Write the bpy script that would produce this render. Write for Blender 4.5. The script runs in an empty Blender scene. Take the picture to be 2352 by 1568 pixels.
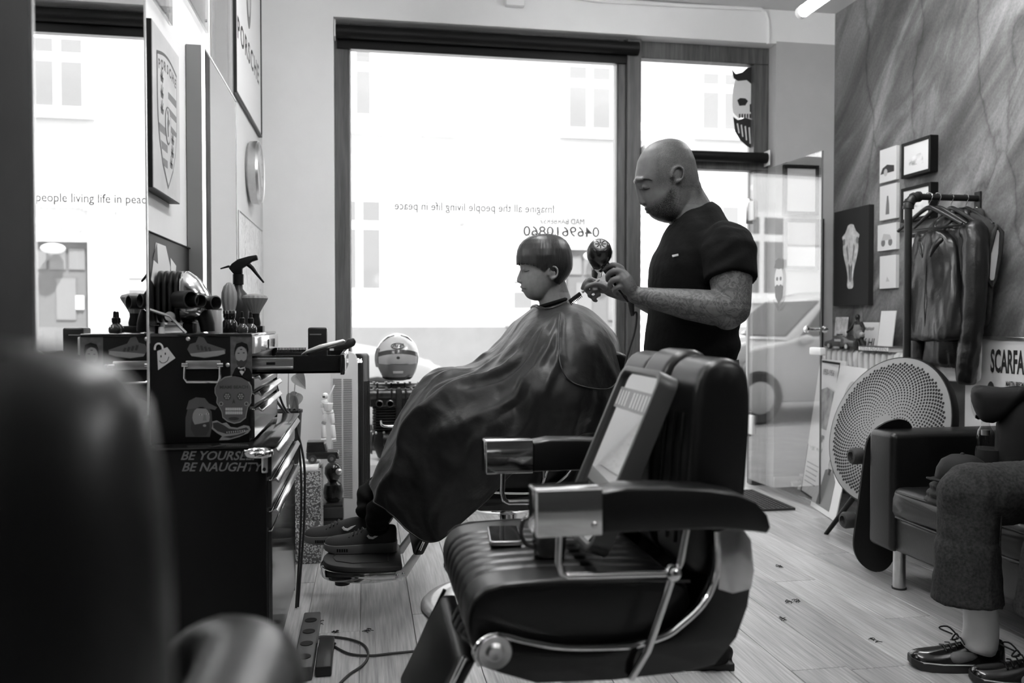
import bpy, bmesh, math, random
import numpy as np
from mathutils import Vector, Matrix, noise
sc = bpy.context.scene
COL = sc.collection
rnd = random.Random(7)
PI = math.pi
# ------------------------------------------------------------------ camera
F = 1927.0; YAW = math.radians(9.9); PIT = math.radians(1.3); CAMZ = 1.1
cd = bpy.data.cameras.new('camera'); cam = bpy.data.objects.new('camera', cd); COL.objects.link(cam)
cd.sensor_width = 36.0; cd.lens = 36.0 * F / 2352.0; cd.clip_start = 0.05; cd.clip_end = 200
cam.location = (0, 0, CAMZ); cam.rotation_euler = (PI/2 - PIT, 0, -YAW)
cd.dof.use_dof = True; cd.dof.focus_distance = 3.05; cd.dof.aperture_fstop = 2.6
sc.camera = cam
# ------------------------------------------------------------------ world, sun, exposure
w = bpy.data.worlds.new('sky'); sc.world = w; w.use_nodes = True
bg = w.node_tree.nodes['Background']; bg.inputs['Color'].default_value = (.93, .93, .93, 1); bg.inputs['Strength'].default_value = 1.35
sd = bpy.data.lights.new('sun', 'SUN'); sun = bpy.data.objects.new('sun', sd); COL.objects.link(sun)
sd.energy = 4.8; sd.angle = math.radians(2); sun.location = (-4, -6, 20)
sun.rotation_euler = Vector((.35, .62, -1.3)).to_track_quat('-Z', 'Y').to_euler()
po = bpy.data.lights.new('window_portal', 'AREA'); pob = bpy.data.objects.new('window_portal', po); COL.objects.link(pob)
po.shape = 'RECTANGLE'; po.size = 2.9; po.size_y = 2.95; po.cycles.is_portal = True
pob.location = (1.25, 5.60, 1.48); pob.rotation_euler = (-PI/2, 0, 0)
vs = sc.view_settings
vs.view_transform = 'Standard'; vs.look = 'None'; vs.gamma = 1.0; vs.use_curve_mapping = False; vs.exposure = 1.25
sc.display_settings.display_device = 'sRGB'
# ------------------------------------------------------------------ pixel -> world
RM = cam.rotation_euler.to_matrix()
def ray(x, y): return RM @ Vector(((x-1176)/F, -(y-784)/F, -1.0))
C0 = Vector((0, 0, CAMZ))
def P(x, y, X=None, Y=None, Z=None, D=None):
    d = ray(x, y)
    if X is not None: t = X/d.x
    elif Y is not None: t = Y/d.y
    elif Z is not None: t = (Z-CAMZ)/d.z
    else: t = D
    return C0 + d*t
RGT = RM @ Vector((1, 0, 0)); UPV = RM @ Vector((0, 1, 0)); FWD = RM @ Vector((0, 0, -1))
# ------------------------------------------------------------------ materials
MATS = {}
def nt(m): return m.node_tree.nodes, m.node_tree.links
def mat(name, v=.5, rough=.5, metal=0.0, spec=.5, coat=0.0, emit=None, bump=None, mott=None, sheen=0.0):
    """plain grey procedural material; bump=(scale,strength,dist); mott=(scale,amount) gives a faint tonal grain"""
    if name in MATS: return MATS[name]
    m = bpy.data.materials.new(name); m.use_nodes = True; MATS[name] = m
    n, l = nt(m); b = n['Principled BSDF']
    b.inputs['Base Color'].default_value = (v, v, v, 1); b.inputs['Roughness'].default_value = rough
    b.inputs['Metallic'].default_value = metal; b.inputs['Specular IOR Level'].default_value = spec
    b.inputs['Coat Weight'].default_value = coat; b.inputs['Coat Roughness'].default_value = .08
    b.inputs['Sheen Weight'].default_value = sheen
    if emit:
        b.inputs['Emission Color'].default_value = (1, 1, 1, 1); b.inputs['Emission Strength'].default_value = emit
    if bump or mott: tc = n.new('ShaderNodeTexCoord')
    if mott:
        t = n.new('ShaderNodeTexNoise'); t.inputs['Scale'].default_value = mott[0]; t.inputs['Detail'].default_value = 6
        r = n.new('ShaderNodeMapRange'); r.inputs[1].default_value = .3; r.inputs[2].default_value = .7
        r.inputs[3].default_value = max(0, v*(1-mott[1])); r.inputs[4].default_value = v*(1+mott[1])
        l.new(tc.outputs['Object'], t.inputs['Vector']); l.new(t.outputs['Fac'], r.inputs[0]); l.new(r.outputs[0], b.inputs['Base Color'])
    if bump:
        t = n.new('ShaderNodeTexNoise'); t.inputs['Scale'].default_value = bump[0]; t.inputs['Detail'].default_value = 5
        u = n.new('ShaderNodeBump'); u.inputs['Strength'].default_value = bump[1]; u.inputs['Distance'].default_value = bump[2]
        l.new(tc.outputs['Object'], t.inputs['Vector']); l.new(t.outputs['Fac'], u.inputs['Height']); l.new(u.outputs[0], b.inputs['Normal'])
    return m
def glass_mat(name, refl=1.0, tint=1.0, rough=0.0):
    if name in MATS: return MATS[name]
    m = bpy.data.materials.new(name); m.use_nodes = True; MATS[name] = m
    n, l = nt(m); n.remove(n['Principled BSDF'])
    tr = n.new('ShaderNodeBsdfTransparent'); tr.inputs[0].default_value = (tint, tint, tint, 1)
    gl = n.new('ShaderNodeBsdfGlossy'); gl.inputs['Roughness'].default_value = rough
    fr = n.new('ShaderNodeFresnel'); ge = n.new('ShaderNodeNewGeometry'); ir = n.new('ShaderNodeMapRange')   # same reflectance on both faces of a thin sheet
    ir.inputs[3].default_value = 1.5; ir.inputs[4].default_value = 1/1.5; l.new(ge.outputs['Backfacing'], ir.inputs[0]); l.new(ir.outputs[0], fr.inputs[0])
    mu = n.new('ShaderNodeMath'); mu.operation = 'MULTIPLY'; mu.inputs[1].default_value = refl; mu.use_clamp = True
    mx = n.new('ShaderNodeMixShader'); l.new(fr.outputs[0], mu.inputs[0]); l.new(mu.outputs[0], mx.inputs[0])
    l.new(tr.outputs[0], mx.inputs[1]); l.new(gl.outputs[0], mx.inputs[2]); l.new(mx.outputs[0], n['Material Output'].inputs[0])
    return m
def ramp_mat(name, build, rough=.5, spec=.5, metal=0.0, bump=None):
    """build(n,l,tc)->output socket with the grey value"""
    if name in MATS: return MATS[name]
    m = mat(name, .5, rough, metal, spec); n, l = nt(m); tc = n.new('ShaderNodeTexCoord')
    out = build(n, l, tc); b = n['Principled BSDF']; l.new(out, b.inputs['Base Color'])
    if bump:
        u = n.new('ShaderNodeBump'); u.inputs['Strength'].default_value = bump[0]; u.inputs['Distance'].default_value = bump[1]
        l.new(out, u.inputs['Height']); l.new(u.outputs[0], b.inputs['Normal'])
    return m
def N(n, kind, **kw):
    x = n.new('ShaderNode'+kind)
    for k, v in kw.items():
        if k in ('op',): x.operation = v
        elif k.startswith('i_'): x.inputs[k[2:].replace('_', ' ')].default_value = v
        elif k.startswith('n'): x.inputs[int(k[1:])].default_value = v
    return x
def cramp(n, l, src, stops):
    r = n.new('ShaderNodeValToRGB'); e = r.color_ramp.elements
    while len(e) > 1: e.remove(e[-1])
    e[0].position = stops[0][0]; e[0].color = (stops[0][1],)*3+(1,)
    for p, v in stops[1:]:
        q = e.new(p); q.color = (v, v, v, 1)
    l.new(src, r.inputs[0]); return r.outputs[0]
def scaled(n, l, tc, sx, sy, sz, what='Object'):
    mp = n.new('ShaderNodeMapping'); mp.inputs['Scale'].default_value = (sx, sy, sz); l.new(tc.outputs[what], mp.inputs[0]); return mp.outputs[0]
def wood_mat(name, lo, hi, axis=2, rough=.5, ring=55., stretch=.06, sc_=6., jitter=False, spec=.5):
    def bld(n, l, tc):
        s = [sc_]*3; s[axis] = sc_*stretch; v = scaled(n, l, tc, *s)
        if jitter:
            oi = n.new('ShaderNodeObjectInfo'); ad = n.new('ShaderNodeVectorMath'); ad.operation = 'ADD'
            ml = N(n, 'Math', op='MULTIPLY', n1=97.0); l.new(oi.outputs['Random'], ml.inputs[0])
            l.new(v, ad.inputs[0]); l.new(ml.outputs[0], ad.inputs[1]); v = ad.outputs[0]
        t = N(n, 'TexNoise', i_Scale=1.0, i_Detail=2.0); l.new(v, t.inputs['Vector'])
        a = N(n, 'Math', op='MULTIPLY', n1=ring); l.new(t.outputs['Fac'], a.inputs[0])
        b = N(n, 'Math', op='SINE'); l.new(a.outputs[0], b.inputs[0])
        s2 = [sc_*22]*3; s2[axis] = sc_*.9; v2 = scaled(n, l, tc, *s2)
        t2 = N(n, 'TexNoise', i_Scale=1.0, i_Detail=4.0); l.new(v2, t2.inputs['Vector'])
        c = N(n, 'Math', op='MULTIPLY_ADD', n1=(.11 if jitter else .22), n2=.5); l.new(b.outputs[0], c.inputs[0])
        d = N(n, 'Math', op='ADD'); l.new(c.outputs[0], d.inputs[0])
        e = N(n, 'Math', op='MULTIPLY_ADD', n1=1.4, n2=-.7); l.new(t2.outputs['Fac'], e.inputs[0]); l.new(e.outputs[0], d.inputs[1])
        if jitter:
            f = N(n, 'Math', op='MULTIPLY_ADD', n1=.36, n2=-.18); l.new(oi.outputs['Random'], f.inputs[0])
            g = N(n, 'Math', op='ADD'); l.new(d.outputs[0], g.inputs[0]); l.new(f.outputs[0], g.inputs[1]); d = g
        return cramp(n, l, d.outputs[0], [(0.05, lo), (.55, (lo+hi)/2), (.95, hi)])
    return ramp_mat(name, bld, rough, spec, bump=(.12, .002))
# ------------------------------------------------------------------ mesh builder
def frame_of(d):
    d = d.normalized(); a = Vector((0, 0, 1)) if abs(d.z) < .9 else Vector((1, 0, 0))
    u = d.cross(a).normalized(); return u, d.cross(u).normalized()
class MB:
    def __init__(s, M=None): s.v = []; s.f = []; s.M = M
    def _add(s, vs, fs):
        o = len(s.v)
        if s.M is not None: vs = [s.M @ Vector(p) for p in vs]
        s.v += [tuple(p) for p in vs]; s.f += [tuple(i+o for i in f) for f in fs]; return s
    def box2(s, a, b):
        x0, y0, z0 = a; x1, y1, z1 = b
        return s._add([(x0,y0,z0),(x1,y0,z0),(x1,y1,z0),(x0,y1,z0),(x0,y0,z1),(x1,y0,z1),(x1,y1,z1),(x0,y1,z1)],
                      [(0,3,2,1),(4,5,6,7),(0,1,5,4),(1,2,6,5),(2,3,7,6),(3,0,4,7)])
    def box(s, c, d, R=None):
        c = Vector(c); h = Vector(d)/2; vs = []
        for z in (-1, 1):
            for x, y in ((-1,-1),(1,-1),(1,1),(-1,1)):
                p = Vector((x*h.x, y*h.y, z*h.z)); vs.append(c + (R @ p if R is not None else p))
        return s._add(vs, [(0,3,2,1),(4,5,6,7),(0,1,5,4),(1,2,6,5),(2,3,7,6),(3,0,4,7)])
    def cyl(s, p0, p1, r0, r1=None, n=16):
        p0 = Vector(p0); p1 = Vector(p1); r1 = r0 if r1 is None else r1; u, w_ = frame_of(p1-p0)
        vs = []
        for p, r in ((p0, r0), (p1, r1)):
            for i in range(n): a = 2*PI*i/n; vs.append(p + (u*math.cos(a)+w_*math.sin(a))*r)
        return s._add(vs, [(i, (i+1) % n, n+(i+1) % n, n+i) for i in range(n)] + [tuple(range(n-1, -1, -1)), tuple(range(n, 2*n))])
    def tube(s, pts, r, n=8, closed=False, flat=1.0):
        pts = [Vector(p) for p in pts]; m = len(pts); rs = r if isinstance(r, (list, tuple)) else [r]*m
        tg = []
        for i in range(m):
            a = pts[i-1] if (i > 0 or closed) else pts[i]; b = pts[(i+1) % m] if (i < m-1 or closed) else pts[i]
            tg.append((b-a).normalized() if (b-a).length > 1e-9 else Vector((0, 0, 1)))
        u, w_ = frame_of(tg[0]); vs = []
        for i in range(m):
            u = (u - tg[i]*u.dot(tg[i])).normalized(); w_ = tg[i].cross(u)
            for k in range(n):
                a = 2*PI*k/n; vs.append(pts[i] + (u*math.cos(a) + w_*math.sin(a)*flat)*rs[i])
        fs = []
        for i in range(m if closed else m-1):
            j = (i+1) % m
            fs += [(i*n+k, i*n+(k+1) % n, j*n+(k+1) % n, j*n+k) for k in range(n)]
        if not closed: fs += [tuple(range(n-1, -1, -1)), tuple(range((m-1)*n, m*n))]
        return s._add(vs, fs)
    def loft(s, rings, cap=True, closed=False):
        n = len(rings[0]); m = len(rings); vs = [p for r in rings for p in r]; fs = []
        for i in range(m if closed else m-1):
            j = (i+1) % m
            fs += [(i*n+k, i*n+(k+1) % n, j*n+(k+1) % n, j*n+k) for k in range(n)]
        if cap and not closed: fs += [tuple(range(n-1, -1, -1)), tuple(range((m-1)*n, m*n))]
        return s._add(vs, fs)
    def lathe(s, prof, o=(0, 0, 0), axis=(0, 0, 1), n=24):
        o = Vector(o); ax = Vector(axis).normalized(); u, w_ = frame_of(ax)
        return s.loft([[o + ax*z + (u*math.cos(2*PI*k/n)+w_*math.sin(2*PI*k/n))*max(r, 1e-5) for k in range(n)] for r, z in prof])
    def prism(s, poly, o, ex, ey, ez, t0, t1):
        o, ex, ey, ez = Vector(o), Vector(ex), Vector(ey), Vector(ez); n = len(poly)
        vs = [o+ex*a+ey*b+ez*t0 for a, b in poly] + [o+ex*a+ey*b+ez*t1 for a, b in poly]
        return s._add(vs, [(i, (i+1) % n, n+(i+1) % n, n+i) for i in range(n)] + [tuple(range(n-1, -1, -1)), tuple(range(n, 2*n))])
    def ell(s, c, r, R=None, nu=16, nv=10):
        c = Vector(c); r = (r, r, r) if not hasattr(r, '__len__') else r; rings = []
        for j in range(nv+1):
            t = PI*j/nv; q = max(math.sin(t), 1e-3)
            ring = []
            for i in range(nu):
                a = 2*PI*i/nu; p = Vector((r[0]*q*math.cos(a), r[1]*q*math.sin(a), -r[2]*math.cos(t)))
                ring.append(c + (R @ p if R is not None else p))
            rings.append(ring)
        return s.loft(rings)
    def grid(s, rows):
        m = len(rows); n = len(rows[0])
        return s._add([p for r in rows for p in r], [(i*n+k, i*n+k+1, (i+1)*n+k+1, (i+1)*n+k) for i in range(m-1) for k in range(n-1)])
    def build(s, name, m, parent=None, bevel=0, seg=2, smooth=True, ang=40, remesh=0, sub=0, solid=0, lap=0, label=None, kind=None):
        me = bpy.data.meshes.new(name); me.from_pydata(s.v, [], s.f); me.validate()
        b = bmesh.new(); b.from_mesh(me)
        if not remesh: bmesh.ops.recalc_face_normals(b, faces=b.faces)
        if bevel:
            es = [e for e in b.edges if len(e.link_faces) == 2 and e.calc_face_angle(0) > math.radians(30)]
            bmesh.ops.bevel(b, geom=es, offset=bevel, segments=seg, affect='EDGES', profile=.5, clamp_overlap=True)
        b.to_mesh(me); b.free()
        o = bpy.data.objects.new(name, me); COL.objects.link(o)
        if remesh or sub or solid or lap:
            if solid: q = o.modifiers.new('s', 'SOLIDIFY'); q.thickness = solid; q.offset = 0
            if remesh: q = o.modifiers.new('r', 'REMESH'); q.mode = 'VOXEL'; q.voxel_size = remesh
            if lap: q = o.modifiers.new('l', 'SMOOTH'); q.iterations = lap; q.factor = .5
            if sub: q = o.modifiers.new('u', 'SUBSURF'); q.levels = sub; q.render_levels = sub
            dg = bpy.context.evaluated_depsgraph_get(); me2 = bpy.data.meshes.new_from_object(o.evaluated_get(dg)); o.modifiers.clear()
            o.data = me2; bpy.data.meshes.remove(me); me = me2; me.name = name
        if smooth:
            me.polygons.foreach_set('use_smooth', [True]*len(me.polygons))
            if not remesh and not sub: me.set_sharp_from_angle(angle=math.radians(ang))
        me.materials.clear(); me.materials.append(m if not isinstance(m, str) else MATS[m])
        if parent is not None: put(o, parent)
        if label: o['label'] = label
        if kind: o['kind'] = kind
        return o
def put(o, parent):
    o.parent = parent; o.matrix_parent_inverse = parent.matrix_basis.inverted() if parent.parent is None else Matrix.Identity(4)
def thing(name, label, cat, loc=(0, 0, 0), group=None):
    o = bpy.data.objects.new(name, None); COL.objects.link(o); o.location = loc; o.empty_display_size = .05
    o['label'] = label; o['category'] = cat
    if group: o['group'] = group
    return o
def tag(o, label, cat, group=None):
    o['label'] = label; o['category'] = cat
    if group: o['group'] = group
    return o
def struct(o, label=None):
    o['kind'] = 'structure'
    if label: o['label'] = label
    return o
def sroot(name, loc=(0, 0, 0)):
    o = bpy.data.objects.new(name, None); COL.objects.link(o); o.location = loc; o['kind'] = 'structure'; return o
def copy_tree(o, parent=None):
    c = o.copy(); COL.objects.link(c)
    if parent is not None: c.parent = parent; c.matrix_parent_inverse = o.matrix_parent_inverse.copy()
    for ch in list(o.children): copy_tree(ch, c)
    return c
def text(body, size, o, ex, ey, m, parent=None, name='lettering', align='CENTER', ext=.0004, space=1.0, shear=0.0, sx=1.0, bold=0.0):
    cu = bpy.data.curves.new(name, 'FONT'); cu.body = body; cu.size = size; cu.extrude = 0; cu.align_x = align; cu.align_y = 'CENTER'
    cu.space_character = space; cu.shear = shear; cu.offset = bold; cu.resolution_u = 3
    t = bpy.data.objects.new(name, cu); COL.objects.link(t)
    dg = bpy.context.evaluated_depsgraph_get(); me = bpy.data.meshes.new_from_object(t.evaluated_get(dg))
    bpy.data.objects.remove(t); bpy.data.curves.remove(cu)
    ex, ey, o = Vector(ex).normalized(), Vector(ey).normalized(), Vector(o); ez = ex.cross(ey)
    for v in me.vertices: v.co = o + ex*(v.co.x*sx) + ey*v.co.y
    ob = bpy.data.objects.new(name, me); COL.objects.link(ob); me.name = name; me.materials.clear(); me.materials.append(m)
    if parent is not None: put(ob, parent)
    return ob
def spl(pts, n):
    """Catmull-Rom through points, n samples"""
    p = [np.array(q, float) for q in pts]; p = [2*p[0]-p[1]] + p + [2*p[-1]-p[-2]]; m = len(p)-3; out = []
    for i in range(n):
        t = i/(n-1)*m; k = min(int(t), m-1); t -= k; a, b, c, d = p[k:k+4]
        out.append(.5*((2*b) + (-a+c)*t + (2*a-5*b+4*c-d)*t*t + (-a+3*b-3*c+d)*t**3))
    return [Vector(q) for q in out] if len(out[0]) == 3 else out
def rrect(w_, h_, r, n=5):
    out = []
    for cx, cy, a0 in ((w_/2-r, h_/2-r, 0), (-w_/2+r, h_/2-r, PI/2), (-w_/2+r, -h_/2+r, PI), (w_/2-r, -h_/2+r, 1.5*PI)):
        for i in range(n+1): a = a0 + PI/2*i/n; out.append((cx+r*math.cos(a), cy+r*math.sin(a)))
    return out
X3, Y3, Z3 = Vector((1, 0, 0)), Vector((0, 1, 0)), Vector((0, 0, 1))
def RZ(a): return Matrix.Rotation(math.radians(a), 3, 'Z')
def RX(a): return Matrix.Rotation(math.radians(a), 3, 'X')
def RY(a): return Matrix.Rotation(math.radians(a), 3, 'Y')
# ================================================================== THE ROOM
XL, XR, YW, ZC, YB = -.6, 3.1, 5.2, 3.16, -2.6
YO = 5.62                                   # outer face of the street wall
def plaster(name, lo, hi, scl=2.5):
    def bld(n, l, tc):
        t = N(n, 'TexNoise', i_Scale=scl, i_Detail=8.0, i_Roughness=.6); l.new(tc.outputs['Object'], t.inputs['Vector'])
        return cramp(n, l, t.outputs['Fac'], [(.3, lo), (.7, hi)])
    return ramp_mat(name, bld, .75, .3)
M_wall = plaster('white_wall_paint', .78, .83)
M_wallf = plaster('street_wall_paint', .77, .82)
M_ceil = plaster('ceiling_paint', .62, .66)
def conc(n, l, tc):
    rot = n.new('ShaderNodeMapping'); rot.inputs['Rotation'].default_value = (math.radians(-38), 0, 0); l.new(tc.outputs['Object'], rot.inputs[0])
    mp = n.new('ShaderNodeMapping'); mp.inputs['Scale'].default_value = (1, 2.4, .75); l.new(rot.outputs[0], mp.inputs[0])
    t1 = N(n, 'TexNoise', i_Scale=1.5, i_Detail=8.0, i_Roughness=.62, i_Distortion=.9); l.new(mp.outputs[0], t1.inputs['Vector'])
    t2 = N(n, 'TexNoise', i_Scale=70.0, i_Detail=6.0); l.new(tc.outputs['Object'], t2.inputs['Vector'])
    # trowel facets: a thin dark vein where two strokes meet, a lighter flank beside it
    v = scaled(n, l, tc, 1, 1.15, .62)
    ds = N(n, 'TexNoise', i_Scale=2.2, i_Detail=5.0); l.new(v, ds.inputs['Vector'])
    ad = n.new('ShaderNodeVectorMath'); ad.operation = 'MULTIPLY_ADD'; ad.inputs[1].default_value = (.5, .5, .5); l.new(ds.outputs['Color'], ad.inputs[0]); l.new(v, ad.inputs[2])
    vo = n.new('ShaderNodeTexVoronoi'); vo.feature = 'DISTANCE_TO_EDGE'; vo.inputs['Scale'].default_value = 1.25; l.new(ad.outputs[0], vo.inputs['Vector'])
    vc_ = n.new('ShaderNodeTexVoronoi'); vc_.inputs['Scale'].default_value = 1.25; l.new(ad.outputs[0], vc_.inputs['Vector'])
    vein = cramp(n, l, vo.outputs['Distance'], [(0, .62), (.007, .78), (.018, .98), (.06, 1.1), (.2, 1.0)])
    cell = cramp(n, l, vc_.outputs['Color'], [(0, .88), (1, 1.14)])
    base = cramp(n, l, t1.outputs['Fac'], [(.3, .06), (.42, .09), (.5, .125), (.56, .17), (.7, .25)])
    fine = cramp(n, l, t2.outputs['Fac'], [(.3, .86), (.7, 1.12)])
    out = base
    for q in (vein, cell, fine):
        m1 = n.new('ShaderNodeMixRGB'); m1.blend_type = 'MULTIPLY'; m1.inputs[0].default_value = 1; l.new(out, m1.inputs[1]); l.new(q, m1.inputs[2]); out = m1.outputs[0]
    return out
M_conc = ramp_mat('trowelled_concrete_wall', conc, .7, .3, bump=(.25, .01))
M_frame = wood_mat('stained_window_wood', .045, .12, axis=2, ring=30, sc_=9, rough=.45)
M_black = mat('black_paint', .005, .45, 0, .2)
M_blackm = mat('black_matt_metal', .012, .45, 0, .3, bump=(60, .05, .001))
M_chrome = mat('chrome', .66, .09, 1.0)
M_steel = mat('brushed_steel', .6, .3, 1.0, mott=(40, .06))
M_white = mat('white_plastic', .78, .35)
M_paper = mat('white_paper', .66, .6)
M_dark = mat('dark_plastic', .014, .35, 0, .3)
M_grey = mat('grey_plastic', .3, .4)
M_ink = mat('black_ink', .02, .5)
M_ink2 = mat('grey_ink', .16, .5)
M_ink3 = mat('pale_grey_ink', .45, .5)
M_glass = glass_mat('window_glass', .75)
M_glassd = glass_mat('door_glass', 2.6, .97)
M_acryl = glass_mat('acrylic_sheet', 1.2, .9)
M_mirror = mat('mirror_silver', .93, .0, 1.0)
# floor: base slab + laminate planks running to the street
M_sub = mat('floor_joint', .5, .8)
fl = struct(MB().box2((XL-.1, YB-.1, -.12), (XR+.1, YO-.35, -.009)).build('floor', M_sub, smooth=False), 'grey wood laminate floor boards running towards the shop window')
M_plank = wood_mat('grey_oak_laminate', .21, .55, axis=1, ring=48, sc_=5.5, stretch=.11, jitter=True, rough=.3)
PW = .192; pl_mesh = None; k = 0
for i in range(20):
    x = XL + i*PW; y = YB - rnd.random()*1.2
    if x > XR-.01: break
    while y < YW+.02:
        wd = min(PW, XR-x); y1 = min(y+1.28, YW+.03); y0 = max(y, YB)
        if y1-y0 > .02:
            full = (y1-y0 > 1.279 and wd > PW-.001)
            if full and pl_mesh: o = bpy.data.objects.new('plank', pl_mesh); COL.objects.link(o)
            else:
                o = MB().box2((-wd/2+.0011, -(y1-y0)/2+.0011, -.008), (wd/2-.0011, (y1-y0)/2-.0011, 0)).build('plank', M_plank, bevel=.0012, seg=1, smooth=False)
                if full: pl_mesh = o.data
            o.location = (x+wd/2, (y0+y1)/2, 0); o.parent = fl
        y += 1.28
# side walls, ceiling, back wall
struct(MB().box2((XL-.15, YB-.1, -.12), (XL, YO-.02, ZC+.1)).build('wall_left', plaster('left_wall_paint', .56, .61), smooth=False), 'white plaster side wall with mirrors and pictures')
struct(MB().box2((XR, YB-.1, -.12), (XR+.15, YO-.02, ZC+.1)).build('wall_right', M_conc, smooth=False), 'mottled grey trowelled concrete wall')
struct(MB().box2((XL-.15, YB-.2, -.12), (XR+.15, YB, ZC+.1)).build('wall_back', plaster('dark_unseen_wall', .06, .08), smooth=False))  # unseen wall coloured dark so black surfaces reflect less light
struct(MB().box2((XL-.15, YB-.2, ZC), (XR+.15, YO, ZC+.2)).build('ceiling', M_ceil, smooth=False), 'plain ceiling')
# street wall with the shop-front opening
OX0, OX1, OZ1, SILL = -.184, 2.68, 2.94, .3
DX0 = 1.775                                  # door opening starts here
wf = sroot('wall_front', (0, YW, 0)); wf['label'] = 'pale plaster street wall around the shop window'
MB().box2((XL, YW, -.12), (OX0, YO, ZC)).build('pier', M_wallf, wf, smooth=False)
MB().box2((OX1, YW, 2.955), (XR, YO, ZC)).build('pier_top', M_wallf, wf, smooth=False); MB().box2((OX1, YW, -.12), (XR, YO, 2.955)).build('pier', plaster('grey_pier_paint', .40, .45), wf, smooth=False)
MB().box2((OX0, YW, OZ1), (OX1, YO, ZC)).build('lintel', M_wallf, wf, smooth=False)
MB().box2((OX0, YW, -.12), (DX0-.06, YO, SILL)).build('window_ledge', M_wall, wf, smooth=False)
MB().box2((DX0-.06, YW+.02, -.12), (OX1, YO, -.004)).build('door_sill', mat('stone_sill', .4, .6, mott=(18, .15)), wf, smooth=False)
# upper storeys of the own building shade the near pavement
struct(MB().box2((-9, -8, ZC+.2), (12, YO, 9)).build('building_upper_wall', M_wallf, smooth=False))
struct(MB().box2((-9, YW, -.4), (XL-.15, YO, ZC+.2)).build('building_street_wall', M_wallf, smooth=False))
struct(MB().box2((XR+.15, YW, -.4), (12, YO, ZC+.2)).build('building_street_wall', M_wallf, smooth=False))
# baseboards
MBB = mat('white_baseboard', .6, .45)
struct(MB().box2((XL, YB, 0), (XL+.014, YW, .07)).build('baseboard_left', MBB, bevel=.003))
struct(MB().box2((XR-.014, YB, 0), (XR, YW, .07)).build('baseboard_right', MBB, bevel=.003))
struct(MB().box2((XL+.014, YW-.014, 0), (OX0, YW, .07)).build('baseboard_front', MBB, bevel=.003))
struct(MB().box2((OX1, YW-.014, 0), (XR-.014, YW, .07)).build('baseboard_front', MBB, bevel=.003))
# window 1: the big pane
FY0, FY1 = 5.30, 5.38
GX0, GX1 = -.095, 1.625
GZ0, GZ1 = .40, 2.80
w1 = sroot('window_1', (.8, FY0, SILL)); w1['label'] = 'large shop window in a dark stained wooden frame'
def bar(a, b, nm, par, m=None): return MB().box2(a, b).build(nm, m or M_frame, par, bevel=.004, seg=1)
bar((OX0, FY0, SILL), (GX0, FY1, OZ1), 'frame_stile', w1)
bar((GX1, FY0, SILL), (GX1+.055, FY1, OZ1), 'frame_stile', w1)
bar((GX0, FY0, SILL), (GX1, FY1, GZ0), 'frame_rail', w1)
bar((GX0, FY0, GZ1), (GX1, FY1, OZ1), 'frame_rail', w1)
for a, b in (((GX0, FY0+.01, GZ0), (GX0+.012, FY1-.01, GZ1)), ((GX1-.012, FY0+.01, GZ0), (GX1, FY1-.01, GZ1)), ((GX0, FY0+.01, GZ1-.012), (GX1, FY1-.01, GZ1))):
    bar(a, b, 'glazing_bead', w1, mat('pale_bead', .5, .4))
MB().box2((GX0, FY1-.03, GZ0), (GX1, FY1-.024, GZ1)).build('pane', M_glass, w1, smooth=False)
# mullion + door frame + transom
bar((GX1+.055, FY0-.03, 0), (DX0, FY1+.03, OZ1), 'frame_stile', w1)
w2 = sroot('window_2', (2.2, FY0, 2.2)); w2['label'] = 'small transom window above the shop door'
TZ0, TZ1 = 2.24, 2.83
bar((DX0, FY0, TZ1), (OX1, FY1, OZ1), 'frame_rail', w2)
bar((DX0, FY0, TZ0-.12), (OX1, FY1, TZ0), 'frame_rail', w2)
bar((2.575, FY0, 0), (OX1, FY1, TZ0-.12), 'door_post', w2)
bar((2.575, FY0, TZ0), (OX1, FY1, TZ1), 'frame_stile', w2)
MB().box2((DX0, FY1-.03, TZ0), (2.575, FY1-.024, TZ1)).build('pane', M_glass, w2, smooth=False)
# cable trunking on the wall under the ceiling
b_ = P(1380, 3, Y=YW-.012); c_ = P(1765, 22, Y=YW-.012)
tr = MB().tube([(1.0, YW-.012, b_.z+.03), (b_.x, YW-.012, b_.z), (c_.x-.06, YW-.012, c_.z+.0), (c_.x-.02, YW-.012, c_.z-.02), (c_.x, YW-.012, c_.z-.07), (c_.x, YW-.012, 2.93)], .012, 8).build('trim_1', M_wallf); struct(tr, 'thin white cable pipe along the top of the street wall')
struct(MB().box2((.86, YW-.05, ZC-.1), (.98, YW, ZC-.0)).build('trim_2', M_wall, bevel=.01), 'small white wall box at the ceiling')
# ================================================================== THE STREET
YF = 17.5; SZ = -.08
M_asph = mat('asphalt', .34, .8, mott=(9, .2), bump=(90, .3, .004))
M_pave = mat('paving', .42, .8, mott=(5, .15))
M_fac = plaster('facade_render', .72, .78, .6)
M_fac2 = plaster('facade_render_band', .56, .62, .6)
M_plin = plaster('facade_plinth_stone', .17, .21, 1.2)
M_pane = mat('facade_window_pane', .2, .08, 0, .8)
M_wfr = mat('facade_window_frame', .7, .5)
struct(MB().box2((-14, YO, -.5), (22, 8.1, -.02)).build('pavement', M_pave, smooth=False))
struct(MB().box2((-14, 8.1, -.5), (22, 14.9, SZ)).build('road', M_asph, smooth=False))
struct(MB().box2((-14, 14.9, -.5), (22, YF, -.03)).build('far_pavement', M_pave, smooth=False))
fb = thing('apartment_building', 'pale rendered apartment house across the street with tall windows and carved portal', 'building', (3, YF, 0))
def fx(px, py=600): return P(px, py, Y=YF).x
def fz(py, px=1100): return P(px, py, Y=YF).z
zb = fz(537); zp = fz(750)
MB().box2((-12, YF, zp), (20, YF+.6, zb)).build('wall', M_fac, fb, smooth=False)
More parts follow.
